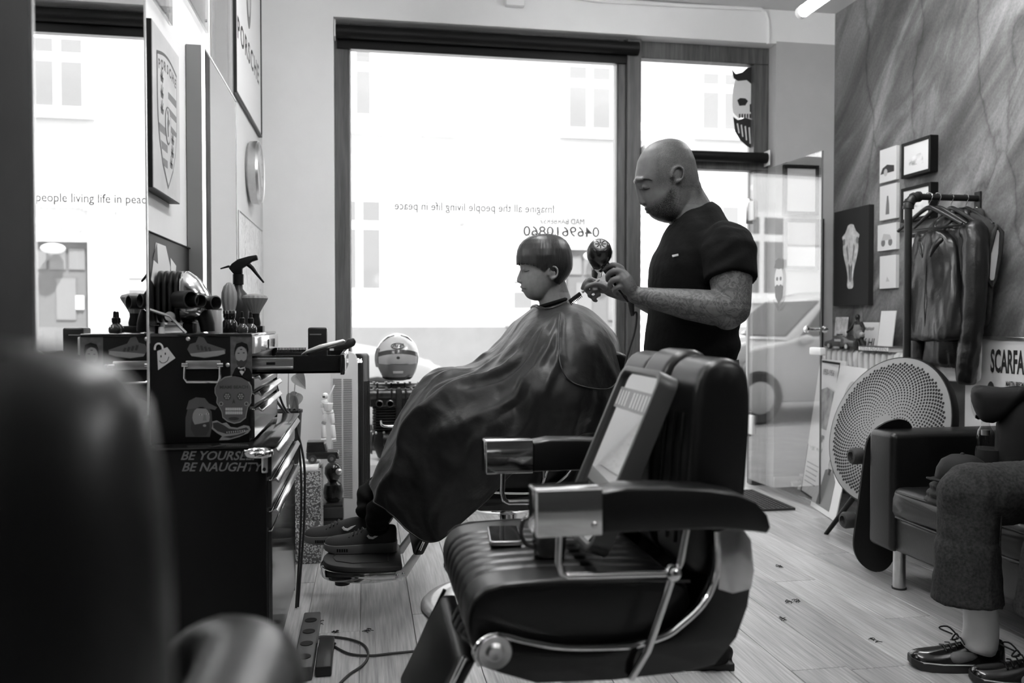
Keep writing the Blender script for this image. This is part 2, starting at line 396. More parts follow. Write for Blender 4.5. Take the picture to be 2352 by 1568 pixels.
MB().box2((-12, YF-.02, zb), (20, YF+.6, 13)).build('upper_wall', M_fac2, fb, smooth=False)
MB().box2((-12, YF-.06, -.1), (20, YF+.6, zp)).build('plinth', M_plin, fb, smooth=False)
lx = fx(1056, 310)
MB().box2((-12, YF-.22, fz(318)), (lx, YF, fz(300))).box2((-12, YF-.14, fz(300)), (lx-.05, YF, fz(285))).build('cornice', M_fac, fb, smooth=False)
MB().box2((fx(1045, 200), YF-.09, fz(285)), (fx(1058, 200), YF, 12.5)).build('downpipe', M_fac2, fb)
def fwin(x0, x1, z0, z1, cols, par=fb, transom=.72, sill=True):
    wn = MB().box2((x0-.08, YF-.05, z0-.08), (x1+.08, YF-.021, z1+.08)).build('window', M_wfr, par, smooth=False)
    cw = (x1-x0)/cols
    for c in range(cols):
        for a, b in ((z0, z0+(z1-z0)*transom-.05), (z0+(z1-z0)*transom+.05, z1)):
            MB().box2((x0+c*cw+.07, YF-.058, a+.04), (x0+(c+1)*cw-.07, YF-.051, b-.04)).build('pane', M_pane, wn, smooth=False)
    if sill: MB().box2((x0-.16, YF-.16, z0-.2), (x1+.16, YF-.05, z0-.08)).build('sill', M_fac, wn, smooth=False)
    return wn
fwin(fx(762, 250), fx(858, 250), fz(278), fz(125), 2)
fwin(fx(1299, 250), fx(1299, 250)+1.55, fz(288), fz(138), 3)
fwin(fx(1606, 250), fx(1606, 250)+1.0, fz(300, 1620), fz(165, 1620), 2)
fwin(fx(770, 600), fx(880, 600), fz(668), fz(465), 2)
fwin(fx(1172, 680), fx(1228, 680), fz(712), fz(640), 1)
fwin(fx(1600, 560), fx(1700, 560), fz(690, 1620), fz(470, 1620), 2)
fwin(-6.5, -5.2, fz(668), fz(465), 2); fwin(8.6, 9.9, fz(668), fz(465), 2); fwin(9.2, 10.6, fz(288), fz(138), 2)
MB().box2((fx(1054, 500), YF-.14, fz(516)), (fx(1065, 500), YF-.02, fz(499))).build('wall_lamp', M_ink3, fb, bevel=.01)
# carved portal: pilasters, frieze, medallion, double door
pxl, pxr = 3.72, 6.1; dl, dr = 4.2, 5.62; z0, z1 = -.1, 2.55
M_carve = mat('carved_stone', .62, .7, bump=(14, .6, .05))
for a, b in ((pxl, dl-.04), (dr+.04, pxr)):
    pi_ = MB().box2((a, YF-.22, z0), (b, YF, 3.35)).box2((a-.05, YF-.27, 3.25), (b+.05, YF, 3.4)).box2((a-.05, YF-.27, z0), (b+.05, YF, .7)).build('pilaster', M_fac, fb, smooth=False)
    for q in range(12):
        zz = .85+q*.2; cx = (a+b)/2
        MB().ell((cx-.09, YF-.23, zz), (.1, .035, .05), RY(-40), 8, 6).ell((cx+.09, YF-.23, zz), (.1, .035, .05), RY(40), 8, 6).build('carved_leaf', M_carve, pi_)
    MB().lathe([(.001, .1), (.12, .09), (.16, .05), (.24, .04), (.26, 0)], ((a+b)/2, YF-.22, 3.62), (0, -1, 0), 20).box2((a, YF-.2, 3.4), (b, YF, 3.85)).build('medallion', M_carve, pi_)
MB().box2((dl-.04, YF-.16, z1+.1), (dr+.04, YF, 3.3)).build('frieze', M_carve, fb, smooth=False)
fr_ = MB()
for q in range(5): fr_.ell((dl+.15+q*.28, YF-.17, 2.95+.06*(q % 2)), (.13, .05, .12+.06*(q == 2)), None, 10, 8)
fr_.build('carved_garland', M_carve, fb)
MB().box2((pxl, YF-.3, 3.4), (pxr, YF-.24, 3.48)).build('cornice', M_fac, fb, smooth=False)
for q in range(13): MB().box2((dl+q*.11, YF-.24, 3.3), (dl+q*.11+.05, YF-.15, 3.4)).build('dentil', M_fac, fb, smooth=False)
M_ddoor = mat('grey_door_wood', .15, .5)
dd = MB().box2((dl, YF-.05, z0), (dr, YF-.021, z1+.1)).build('double_door', M_ddoor, fb, smooth=False)
for q in range(2):
    a = dl+.06+q*.71; b = a+.6
    MB().box2((a+.17, YF-.075, 1.15), (b-.08, YF-.051, 1.95)).build('pane', M_pane, dd, smooth=False)
    MB().box2((a+.06, YF-.07, .15), (b-.06, YF-.051, .95)).build('panel', M_ddoor, dd, bevel=.015)
    MB().box2((a+.25*q+.02, YF-.09, 1.35), (a+.25*q+.17, YF-.076, 1.62)).build('notice', M_paper, dd, smooth=False)
for q in range(4): MB().box2((dl+.06+q*.345, YF-.075, 2.12), (dl+.06+q*.345+.29, YF-.051, 2.52)).build('pane', M_pane, dd, smooth=False)
MB().ell((4.75, YF-.3, 2.5), (.22, .18, .1), None, 16, 8).build('door_lamp', M_white, fb)
# parked cars
M_glc = mat('car_glass', .06, .05, 0, .9); M_tyre = mat('tyre_rubber', .03, .7)
def car(name, label, x0, y0, flip, m, hgt=1.58, ln=4.3):
    """side profile extruded with tumble-home; x0 = nose, flip=+1 nose at +x"""
    t = thing(name, label, 'car', (x0-flip*ln/2, y0, SZ))
    def q(u, z): return (x0 - flip*u*ln, z*hgt/1.42+SZ)
    low = [(0.01, .32), (0, .5), (.03, .66), (.12, .76), (.27, .86), (.30, .9), (.86, .95), (.97, .9), (1, .7), (.99, .35), (.9, .22), (.1, .22)]
    rings = []
    for dy, ins in ((-.86, .02), (-.8, 0), (.8, 0), (.86, .02)):
        rings.append([Vector((q(u*(1-2*ins)+ins, z)[0], y0+dy, q(u, z)[1])) for u, z in low])
    MB().loft(rings).build('body', m, t, bevel=.03, seg=2)
    cab = [(.27, .86), (.42, 1.3), (.52, 1.41), (.72, 1.40), (.84, 1.26), (.94, .93)]
    rr = []
    for dy, top in ((-.80, 0), (-.62, 1), (.62, 1), (.80, 0)):
        pass
    side = lambda s: [Vector((q(u, z)[0], y0+s*(.80-.2*(z-.86)/.55), q(u, z)[1])) for u, z in cab]
    MB().loft([side(-1), [p*1.0+Vector((0, .15, .01)) for p in side(-1)], [p+Vector((0, -.15, .01)) for p in side(1)], side(1)]).build('cabin', m, t, bevel=.02, seg=1)
    for s in (-1, 1):
        for ua, ub, uc, ud in ((.315, .43, .555, .575), (.59, .575, .72, .86)):
            za, zt = .92, 1.31
            pts = [(ua, za), (ub, zt), (uc, zt), (ud, za)]
            vs = [Vector((q(u, z)[0], y0+s*(.812-.2*(z-.86)/.55), q(u, z)[1])) for u, z in pts]
            MB().loft([vs, [p+Vector((0, -s*.02, 0)) for p in vs]]).build('side_window', M_glc, t, smooth=False)
    for ua, za, ub, zb_ in ((.285, .9, .415, 1.28), (.935, .97, .845, 1.24)):
        vs = [Vector((q(ua, za)[0], y0-.68, q(ua, za)[1]+.012)), Vector((q(ua, za)[0], y0+.68, q(ua, za)[1]+.012)), Vector((q(ub, zb_)[0], y0+.55, q(ub, zb_)[1]+.012)), Vector((q(ub, zb_)[0], y0-.55, q(ub, zb_)[1]+.012))]
        MB().loft([vs, [p+Vector((flip*.012*(1 if ua < .5 else -1), 0, .012)) for p in vs]]).build('windscreen', M_glc, t, smooth=False)
    for u in (.17, .8):
        for s in (-1, 1):
            c = Vector((x0-flip*u*ln, y0+s*.8, SZ+.31))
            wl = MB().lathe([(.001, -.1), (.2, -.1), (.3, -.09), (.31, -.05), (.31, .08), (.28, .1), (.2, .09), (.001, .07)], c, (0, s, 0), 24).build('wheel', M_tyre, t)
            MB().lathe([(.001, .1), (.06, .105), (.19, .095), (.2, .08)], c, (0, s, 0), 16).build('hubcap', M_steel, wl)
    for s in (-1, 1):
        MB().ell((x0-flip*.13, y0+s*.66, SZ+.66), (.1, .17, .07), None, 10, 6).build('headlight', M_glass, t)
        MB().ell((x0-flip*.31*ln, y0+s*.93, SZ+.98), (.07, .1, .06), None, 10, 6).build('wing_mirror', m, t)
    return t
M_carw = mat('white_car_paint', .7, .15, 0, .5, 1.0); M_card = mat('dark_car_paint', .06, .15, 0, .5, 1.0)
car('parked_car', 'white car parked outside behind the racing helmet', .85, 9.6, 1, M_carw)
car('parked_car', 'white car parked outside beyond the barber and the client', 5.4, 9.6, -1, M_carw).scale = (1, 1, 1)
car('parked_car', 'dark car parked across the street, seen through the door glass', 5.6, 13.7, -1, M_card)
# ================================================================== CEILING TUBES
M_tube = mat('lit_tube', .9, .4, emit=23.0); M_tubel = mat('lit_tube_bright', .9, .4, emit=30.0)
def tube_lamp(label, x, y0, y1, z):
    t = thing('tube_lamp', label, 'ceiling lamp', (x, (y0+y1)/2, z), 'ceiling tube lamps')
    MB().cyl((x, y0+.02, z), (x, y1-.02, z), .031, n=20).build('tube', M_tube if x > 1 else M_tubel, t)
    for yy, s in ((y0, 1), (y1, -1)):
        MB().lathe([(.001, 0), (.02, .002), (.033, .012), (.033, .045)], (x, yy, z), (0, s, 0), 20).build('end_cap', M_white, t)
    for yy in (y0+.25, y1-.25): MB().cyl((x, yy, z+.03), (x, yy, ZC), .0025, n=6).build('hanger', M_steel, t)
    MB().box2((x-.03, y0+.15, ZC-.03), (x+.03, y1-.15, ZC)).build('ceiling_plate', M_white, t, bevel=.005)
tube_lamp('glowing tube lamp hanging by the concrete wall', 2.28, 2.55, 4.17, 2.74)
tube_lamp('glowing tube lamp hanging above the barber chairs', .47, .75, 2.3, 2.74)
tube_lamp('added unseen tube lamp above the caped client, brightening the street wall', .47, 2.7, 3.95, 2.80)  # added lamp, put in to throw more light on the street wall
tube_lamp('added unseen fill tube lamp behind the camera', 2.28, -.9, .5, 2.74)  # added out of view to raise the interior light level
# ================================================================== LEFT WALL
M_led = mat('led_strip', .9, .4, emit=1.6); M_tbox = mat('mirror_box_grey', .2, .4); M_alu = mat('aluminium_edge', .75, .25, .6)
def wall_mirror(label, y0, y1, z0=.86, z1=2.045):
    t = thing('wall_mirror', label, 'mirror', (XL+.03, (y0+y1)/2, z0))
    xf = -.54
    MB().box2((XL+.002, y0, z0), (xf-.006, y1, z1)).build('box', M_tbox, t, smooth=False)
    for a, b in (((y0, z0), (y0+.008, z1)), ((y1-.008, z0), (y1, z1)), ((y0, z0), (y1, z0+.008)), ((y0, z1-.008), (y1, z1))):
        MB().box2((xf-.008, a[0], a[1]), (xf+.002, b[0], b[1])).build('edge_strip', M_led if (y0 > 3 and a[0] == y0 and b[0] == y0+.008) else M_alu, t, smooth=False)
    MB().box2((xf-.006, y0+.006, z0+.006), (xf, y1-.006, z1-.006)).build('mirror_glass', M_mirror, t, smooth=False)
wall_mirror('tall wall mirror reflecting the shop window, nearest the camera', 1.507, 2.243)
wall_mirror('tall wall mirror in grey box between the crest picture and clock', 3.02, 3.745)
tag(MB().box2((XL+.002, .75, .0), (-.535, 1.49, 3.0)).build('wall_panel', mat('charcoal_panel', .02, .85, 0, .08, mott=(6, .15)), bevel=.004), 'tall charcoal wall panel beside the nearest mirror at the left edge', 'panel')
# ---- pictures on the left wall (all hang flat on X = XL)
def wrect(x0, x1, X):  # Y range from two pixel columns at depth plane X
    return P(x0, 700, X=X).y, P(x1, 700, X=X).y
M_sk2 = mat('sticker_dark_grey', .07, .5); M_canv = mat('aged_canvas_print', .40, .7, mott=(7, .12))
y0, y1 = 2.43, 2.765; zt, zb_ = 1.925, 1.468; xf = -.57
t = thing('crest_canvas', 'black edged canvas with a striped shield crest and antlers', 'picture', (XL, 2.6, zb_))
MB().box2((XL+.001, y0, zb_), (xf, y1, zt)).build('canvas_block', M_black, t, smooth=False)
MB().box2((xf, y0+.001, zb_+.002), (xf+.002, y1-.001, zt-.002)).build('print', M_canv, t, smooth=False)
def wsh(pts, m, par, nm, lay=1, X=xf): # shape in (u along +Y, v up) metres on wall plane
    return MB().prism(pts, (X+.002, 0, 0), Y3, Z3, X3, .0004*lay, .0004*lay+.0004).build(nm, m, par, smooth=False)
uc = (y0+y1)/2+.005; vc = 1.69
def shield(s, n=14):
    pts = []
    for i in range(n+1): a = i/n; pts.append((uc+s*(-.125+.25*a), vc+s*(.165+.02*math.sin(PI*a))))
    for q in ((.125, .05), (.118, -.02), (.10, -.08), (.065, -.14), (0, -.2), (-.065, -.14), (-.10, -.08), (-.118, -.02), (-.125, .05)): pts.append((uc+s*q[0], vc+s*q[1]))
    return pts
wsh(shield(1), M_ink, t, 'shield', 1); wsh(shield(.95), M_canv, t, 'shield', 2)
for k_ in range(3):
    zz = vc+.085-.045*k_
    wsh([(uc+.008, zz), (uc+.112, zz-.004*k_), (uc+.112, zz-.022), (uc+.008, zz-.02)], M_sk2, t, 'stripe', 3)
    zz = vc-.03-.045*k_; ww = .108-.022*k_
    wsh([(uc-ww, zz), (uc-.008, zz), (uc-.008, zz-.022), (uc-ww+.012, zz-.022)], M_sk2, t, 'stripe', 3)
def antler(u, v, s):
    m = MB()
    for a, l_ in ((60, .03), (85, .034), (110, .03), (135, .022)):
        ca, sa = math.cos(math.radians(a)), math.sin(math.radians(a)); q = .0028
        m.prism([(u-sa*q, v+ca*q), (u+sa*q, v-ca*q), (u+ca*l_*s+sa*q*.3, v+sa*l_*s-ca*q*.3), (u+ca*l_*s-sa*q*.3, v+sa*l_*s+ca*q*.3)], (xf+.002, 0, 0), Y3, Z3, X3, .0012, .0016)
    m.prism([(u-.02, v+.008), (u+.02, v+.008), (u+.012, v-.008), (u-.012, v-.008)], (xf+.002, 0, 0), Y3, Z3, X3, .0012, .0016)
    m.build('antler', M_ink, t, smooth=False)
for q in ((-.07, .1), (-.07, .055), (-.07, .01), (.06, -.05), (.055, -.09), (.04, -.125)): antler(uc+q[0], vc+q[1], 1)
wsh([(uc+.036*math.cos(a), vc-.01+.062*math.sin(a)*(1 if math.sin(a) < 0 else .8)) for a in [2*PI*i/18 for i in range(18)]], M_ink, t, 'inner_shield', 4)
wsh([(uc+.031*math.cos(a), vc-.01+.056*math.sin(a)*(1 if math.sin(a) < 0 else .8)) for a in [2*PI*i/18 for i in range(18)]], M_canv, t, 'inner_shield', 5)
wsh([(uc-.006, vc-.05), (uc+.004, vc-.045), (uc+.002, vc-.02), (uc+.016, vc-.005), (uc+.012, vc+.004), (uc+.004, vc+.002), (uc+.002, vc+.025), (uc-.008, vc+.03), (uc-.012, vc+.018), (uc-.004, vc+.012), (uc-.012, vc-.01)], M_ink, t, 'rearing_horse', 6)
for i, ch in enumerate('PORSCHE'):
    a = i/6-.5; text(ch, .037, (xf+.0036, uc+a*.2, vc+.146-.05*a*a), (0, 1, -.25*a), (0, .25*a, 1), M_ink, t, bold=.0012)
# framed emblem poster, top of the wall
def wall_frame(nm, label, Y0, Y1, Z0, Z1, mf, mp, th=.02, bw=.012, cat='picture', group=None):
    t = thing(nm, label, cat, (XL, (Y0+Y1)/2, Z0), group)
    for a, b in (((Y0, Z0), (Y0+bw, Z1)), ((Y1-bw, Z0), (Y1, Z1)), ((Y0+bw, Z0), (Y1-bw, Z0+bw)), ((Y0+bw, Z1-bw), (Y1-bw, Z1))):
        MB().box2((XL+.001, a[0], a[1]), (XL+th, b[0], b[1])).build('frame_bar', mf, t, bevel=.0015, seg=1)
    MB().box2((XL+.001, Y0+bw, Z0+bw), (XL+th-.006, Y1-bw, Z1-bw)).build('print', mp, t, smooth=False)
    return t
t = wall_frame('emblem_poster', 'large white framed poster with an emblem and lettering under the ceiling', 4.05, 5.02, 2.16, 3.05, M_dark, M_paper)
text('PORSCHE', .145, (XL+.0146, 4.52, 2.48), Y3, Z3, M_ink, t, space=1.25, bold=.003, sx=1.1)
o_ = (XL+.0148, 4.52, 2.82)
MB().prism([(.09*math.cos(a), .2*math.sin(a)*(1.05 if math.sin(a) < 0 else .9)) for a in [2*PI*i/24 for i in range(24)]], o_, Y3, Z3, X3, 0, .0004).build('emblem', M_ink2, t, smooth=False)
MB().prism([(.06*math.cos(a), .15*math.sin(a)) for a in [2*PI*i/24 for i in range(24)]], o_, Y3, Z3, X3, .0004, .0008).build('emblem_centre', M_ink3, t, smooth=False)
for lab, Y0, Y1, Z0, Z1 in (('tall acrylic picture with a screw beside the emblem poster', 3.5, 3.93, 2.10, 3.0), ('small acrylic picture under the ceiling above the tall mirror box', 2.98, 3.32, 2.22, 2.9), ('small acrylic picture cut by the top edge above the crest canvas', 2.5, 2.72, 2.04, 2.5)):
    t = thing('acrylic_picture', lab, 'picture', (XL, (Y0+Y1)/2, Z0), 'acrylic pictures on the white wall')
    MB().box2((XL+.001, Y0, Z0), (XL+.006, Y1, Z1)).build('print', M_ink3, t, smooth=False)
    MB().box2((XL+.010, Y0-.02, Z0-.03), (XL+.020, Y1+.02, Z1+.02)).build('acrylic_sheet', M_acryl, t, bevel=.001, seg=1)
    for a in (Y0+.03, Y1-.03): MB().cyl((XL+.02, a, Z0), (XL+.024, a, Z0), .006, n=12).build('screw', M_steel, t)
t = wall_frame('car_poster', 'black glossy poster with a pale car shape behind the clippers', 2.46, 3.165, 1.09, 1.355, M_black, mat('black_gloss_print', .008, .5, 0, .2), .012, .004)
def wall_poly(pts, m, nm, par, X): return MB().prism(pts, (X, 0, 0), Y3, Z3, X3, 0, .0005).build(nm, m, par, smooth=False)
wall_poly([(2.5, 1.22), (2.56, 1.33), (2.68, 1.33), (2.74, 1.27), (2.70, 1.16), (2.69, 1.09), (2.64, 1.09), (2.62, 1.17)], M_ink3, 'car_shape', t, XL+.0065)
wall_poly([(2.52, 1.28), (2.57, 1.33), (2.58, 1.27)], M_black, 'car_shape', t, XL+.007); wall_poly([(2.74, 1.3), (2.82, 1.28), (2.8, 1.23), (2.75, 1.24)], M_ink3, 'car_lamp', t, XL+.0066)
t = wall_frame('sketch_print', 'pale sketched art print in the corner beside the window wall', 4.2, 5.14, 1.08, 1.64, M_paper, mat('sketch_paper', .6, .7, mott=(3, .2)), .008, .004)
def sketch(n, l, tc):
    v = scaled(n, l, tc, 1, 9, 1.2); a = N(n, 'TexNoise', i_Scale=2.2, i_Detail=5.0, i_Distortion=2.0); l.new(v, a.inputs['Vector'])
    b = N(n, 'Math', op='MULTIPLY', n1=60.0); l.new(a.outputs['Fac'], b.inputs[0]); c = N(n, 'Math', op='SINE'); l.new(b.outputs[0], c.inputs[0])
    return cramp(n, l, c.outputs[0], [(0, .72), (.8, .66), (.97, .3), (1, .2)])
t.children[-1].data.materials[0] = ramp_mat('pencil_sketch', sketch, .7)
# wall clock
cy, cz = 4.6, P(588, 400, X=XL+.03).z
t = thing('wall_clock', 'round silver rimmed wall clock near the corner', 'clock', (XL, cy, cz))
MB().lathe([(.001, 0), (.15, 0), (.162, .012), (.165, .05), (.155, .062), (.148, .058), (.148, .05), (.001, .05)], (XL+.001, cy, cz), (1, 0, 0), 40).build('rim', M_steel, t)
MB().cyl((XL+.05, cy, cz), (XL+.0525, cy, cz), .147, n=40).build('dial', M_paper, t)
for i in range(12):
    a = i*PI/6; R = Matrix.Rotation(a, 3, 'X')
    MB().box(Vector((XL+.053, cy, cz))+R @ Vector((0, 0, .128)), (.0012, .008, .026), R).build('hour_mark', M_ink, t, smooth=False)
for a, ln_, wd in ((50, .085, .009), (-150, .125, .006)):
    R = RX(a); MB().box(Vector((XL+.0545, cy, cz))+R @ Vector((0, 0, ln_/2-.01)), (.0012, wd, ln_), R).build('clock_hand', M_ink, t, smooth=False)
MB().cyl((XL+.060, cy, cz), (XL+.062, cy, cz), .15, n=40).build('cover_glass', M_glass, t)

# ================================================================== TOOL CHESTS
M_lac = mat('black_gloss_lacquer', .010, .12, 0, .5, .4); M_lacs = mat('black_side_lacquer', .004, .4, 0, .18)
CY0, CY1, CX1 = 2.38, 3.2, -.258          # lower cabinet
UY0, UY1, UX1 = 2.45, 3.09, -.311         # upper chest
XB = -.585
M_bar = mat('satin_handle_bar', .8, .22, 1.0)
def drawer(par, ya, yb, x, za, zb_, handle=True):
    d = MB().box2((x-.012, ya, za), (x+.006, yb, zb_)).build('drawer', M_lac, par, bevel=.002, seg=1)
    if handle:
        MB().prism([(0, 0), (.012, .004), (.02, -.008), (.019, -.012), (.009, -.004), (0, -.006)], (x+.006, ya+.01, zb_), X3, Z3, Y3, 0, yb-ya-.02).build('handle_bar', M_bar, d, bevel=.0008, seg=1)
    return d
t = thing('roller_cabinet', 'black lower tool cabinet with steel drawer bars and lettering', 'tool cabinet', (-.42, 2.8, 0))
MB().box2((XB, CY0, .11), (CX1-.012, CY1, .757)).build('carcass', M_lacs, t, bevel=.004)
MB().box2((XB, CY0-.006, .757), (CX1+.014, CY1+.006, .763)).build('worktop', M_lac, t, bevel=.002)
for za, zb_ in ((.672, .748), (.585, .664), (.53, .577), (.13, .522)): drawer(t, CY0+.018, CY1-.03, CX1-.012+.006, za, zb_, za > .2)
MB().box2((CX1-.016, CY1-.03, .11), (CX1-.004, CY1-.004, .757)).build('corner_post', M_black, t)
for yy in (CY0+.08, CY1-.08):
    for xx in (XB+.06, CX1-.07):
        c = MB().cyl((xx, yy-.02, .047), (xx, yy+.02, .047), .046, n=20).build('caster', M_tyre, t); MB().box2((xx-.03, yy-.028, .05), (xx+.03, yy-.022, .11)).box2((xx-.03, yy+.022, .05), (xx+.03, yy+.028, .11)).box2((xx-.04, yy-.035, .1), (xx+.04, yy+.035, .11)).build('fork', M_steel, c)
def side_px(x, y, Yp): q = P(x, y, Y=Yp); return q
def stick(pts, m, nm, par, Yp, lay=0):
    """flat sticker piece given in photograph pixels on the chest side plane Yp"""
    c = [P(x, y, Y=Yp) for x, y in pts]
    return MB().prism([(q.x, q.z) for q in c], (0, Yp-.0003*lay, 0), X3, Z3, -Y3, 0, .0003).build(nm, m, par, smooth=False)
def ellp(cx, cy, rx, ry, n=18, a0=0, a1=2*PI): return [(cx+rx*math.cos(a0+(a1-a0)*i/n), cy+ry*math.sin(a0+(a1-a0)*i/n)) for i in range(n if a1-a0 > 6.2 else n+1)]
LET = mat('grey_vinyl_lettering', .12, .5)
c = P(503, 1047, Y=CY0); text('BE YOURSELF', .0335, c-Vector((0, .001, 0)), X3-Z3*.03, Z3+X3*.0, LET, t, 'lettering', shear=.35, bold=.0006)
c = P(508, 1073, Y=CY0); text('BE NAUGHTY', .0335, c-Vector((0, .001, 0)), X3-Z3*.03, Z3, LET, t, 'lettering', shear=.35, bold=.0006)
# chrome dryer ring on the cabinet side
rc = P(593, 1040, Y=CY0-.05)
rg = MB().tube([rc+Vector((.036*math.cos(a), .036*math.sin(a), 0)) for a in [2*PI*i/28 for i in range(28)]], .004, 8, True, 2.2).build('dryer_ring', M_chrome, t)
MB().box(rc+Vector((.012, .04, -.03)), (.016, .012, .062)).build('bracket', M_steel, rg, bevel=.003)
MB().cyl(rc+Vector((.012, .032, -.05)), rc+Vector((.012, .03, -.05)), .005, n=10).build('bolt', M_chrome, rg)
# upper chest
t = thing('tool_chest', 'black upper tool chest covered with stickers, top drawer pulled out', 'tool chest', (-.45, 2.75, .764))
MB().box2((XB, UY0, .764), (UX1-.012, UY1, 1.062)).build('carcass', M_lacs, t, bevel=.003)
MB().box2((XB, UY0-.003, 1.06), (UX1-.004, UY1+.003, 1.069)).build('lid', M_lac, t, bevel=.003)
lp = MB().box2((UX1-.012, UY0+.004, 1.012), (UX1+.004, UY1-.004, 1.06)).build('lock_panel', mat('pale_reflection_panel', .75, .12, .6), t, bevel=.002)  # pale base colour stands in for window light mirrored by the front
for yy in (UY0+.33, UY0+.5): MB().cyl((UX1+.004, yy, 1.036), (UX1+.0065, yy, 1.036), .010, n=16).box2((UX1+.004, yy-.004, 1.018), (UX1+.006, yy+.004, 1.034)).build('keyhole', M_black, lp)
for za, zb_ in ((.905, .945), (.862, .90), (.772, .856)): drawer(t, UY0+.012, UY1-.02, UX1-.006, za, zb_)
MB().box2((UX1-.012, UY1-.02, .764), (UX1, UY1, 1.01)).build('corner_post', M_black, t)
# the open drawer
DXE = P(782, 835, Y=2.5).x; dz0, dz1 = .952, 1.004
od = MB().box2((UX1-.1, 2.50, dz0), (DXE, 2.508, dz1)).box2((UX1-.1, 3.03, dz0), (DXE, 3.038, dz1)).box2((UX1-.1, 2.50, dz0), (DXE, 3.038, dz0+.006)).build('open_drawer', M_lac, t)
MB().box2((DXE, 2.48, dz0-.004), (DXE+.012, 3.05, dz1+.004)).build('drawer_front', M_lac, od, bevel=.002)
MB().box2((DXE+.012, 2.482, dz0+.004), (DXE+.014, 2.6, dz1-.004)).build('front_plate', M_steel, od, bevel=.001)
MB().box2((UX1-.06, 2.490, .968), (UX1+.105, 2.50, .996)).box2((UX1-.06, 2.486, .992), (UX1+.105, 2.49, .998)).box2((UX1-.06, 2.486, .966), (UX1+.105, 2.49, .972)).build('slide_rail', M_steel, od, bevel=.001)
MB().box2((UX1+.03, 2.4885, .978), (UX1+.055, 2.4895, .986)).build('rail_slot', M_black, od)
# bail handle on the side
a = P(425, 838, Y=UY0-.012); b = P(506, 838, Y=UY0-.012); c = P(505, 877, Y=UY0-.014); d = P(424, 877, Y=UY0-.014)
bh = MB().box2((a.x, UY0-.006, a.z-.012), (b.x, UY0, a.z+.012)).build('handle_plate', M_steel, t, bevel=.004)
MB().tube([a, d+Vector((0, 0, .01)), d+Vector((.006, 0, 0)), c+Vector((-.006, 0, 0)), c+Vector((0, 0, .01)), b], .004, 8).build('bail', M_chrome, bh)
for q in (a, b): MB().tube([q+Vector((-.008, 0, 0)), q+Vector((.008, 0, 0))], .007, 10).build('pivot', M_chrome, bh)
for px_ in (430, 437): pass
for q in ((432, 778), (523, 838)): MB().ell(P(*q, Y=UY0-.001), (.006, .003, .006), None, 10, 6).build('rivet', M_steel, t)
M_sk3 = mat('sticker_pale_grey', .2, .5); M_sk4 = mat('sticker_white', .38, .5)
# stickers
SK = UY0-.0002
s_ = stick([(430, 802), (436, 790), (450, 786), (456, 772), (468, 775), (476, 788), (500, 796), (518, 802), (517, 812), (500, 818), (470, 822), (440, 818)], mat('sticker_grey', .06, .5), 'sneaker_sticker', t, SK)
stick([(436, 812), (470, 808), (515, 804), (517, 812), (498, 817), (470, 821), (440, 817)], M_sk3, 'sole', s_, SK, 1)
for k_ in range(4): stick([(450+k_*9, 792+k_*2), (456+k_*9, 791+k_*2), (459+k_*9, 803+k_), (454+k_*9, 804+k_)], M_ink, 'lace', s_, SK, 1)
s_ = stick([(529, 768), (579, 768), (579, 876), (530, 876)], mat('portrait_background', .06, .5, mott=(60, .35)), 'portrait_sticker', t, SK)
stick([(533, 876), (533, 862), (540, 846), (551, 838), (560, 842), (573, 846), (579, 858), (579, 876)], M_black, 'suit', s_, SK, 1)
stick(ellp(554, 815, 13.5, 20), mat('portrait_face', .2, .5), 'face', s_, SK, 2)
stick([(538, 818), (539, 800), (543, 789), (556, 785), (568, 790), (571, 803), (569, 814), (566, 800), (555, 795), (545, 798), (541, 806)], M_black, 'hair', s_, SK, 3)
stick([(541, 812), (543, 826), (549, 829), (554, 826), (560, 829), (566, 825), (568, 812), (568, 830), (561, 843), (552, 845), (544, 836)], M_ink, 'beard', s_, SK, 3)
stick([(546, 843), (562, 841), (564, 849), (556, 862), (549, 851)], M_sk4, 'collar', s_, SK, 3)
stick([(548, 846), (554, 848), (562, 845), (562, 853), (554, 850), (548, 853)], M_black, 'bow_tie', s_, SK, 4)
for q in ((548, 811), (560, 810), (554, 802)): stick(ellp(q[0], q[1], 3, 1.4, 8), M_ink, 'eye', s_, SK, 3)
stick([(553, 812), (556, 812), (557, 821), (552, 821)], M_sk3, 'nose', s_, SK, 3)
# sugar skull
def skull_out(g):
    base = [(539, 861), (556, 864), (570, 873), (578, 886), (580, 900), (577, 912), (577, 925), (570, 935), (567, 948), (565, 960), (552, 970), (538, 973), (522, 968), (511, 959), (509, 946), (503, 934), (497, 925), (498, 912), (493, 902), (493, 890), (500, 876), (516, 865)]
    return [(537+(x-537)*g, 915+(y-915)*g) for x, y in base]
s_ = stick(skull_out(1.0), M_sk3, 'sugar_skull_sticker', t, SK, 1); stick(skull_out(.95), M_sk2, 'skull_face', s_, SK, 2)
c = P(537, 889, Y=SK-.0011); text('MIAMI BEACH', .0125, c, X3, Z3, M_ink, s_, bold=.0003)
for ex_ in (522, 553):
    stick(ellp(ex_, 910, 9, 9), M_ink, 'eye_socket', s_, SK, 3)
    for k_ in range(6): a = k_*PI/3; stick(ellp(ex_+5*math.cos(a), 910+5*math.sin(a), 2, 2, 8), M_sk3, 'petal', s_, SK, 4)
    stick(ellp(ex_, 910, 1.8, 1.8, 8), M_sk3, 'petal', s_, SK, 4)
stick([(537, 915), (541, 927), (537, 924), (533, 927)], M_ink, 'nose_hole', s_, SK, 3)
for k_ in range(9): stick([(518+k_*4.4, 936), (521.6+k_*4.4, 936), (521.6+k_*4.4, 951), (518+k_*4.4, 951)], M_sk4, 'tooth', s_, SK, 3)
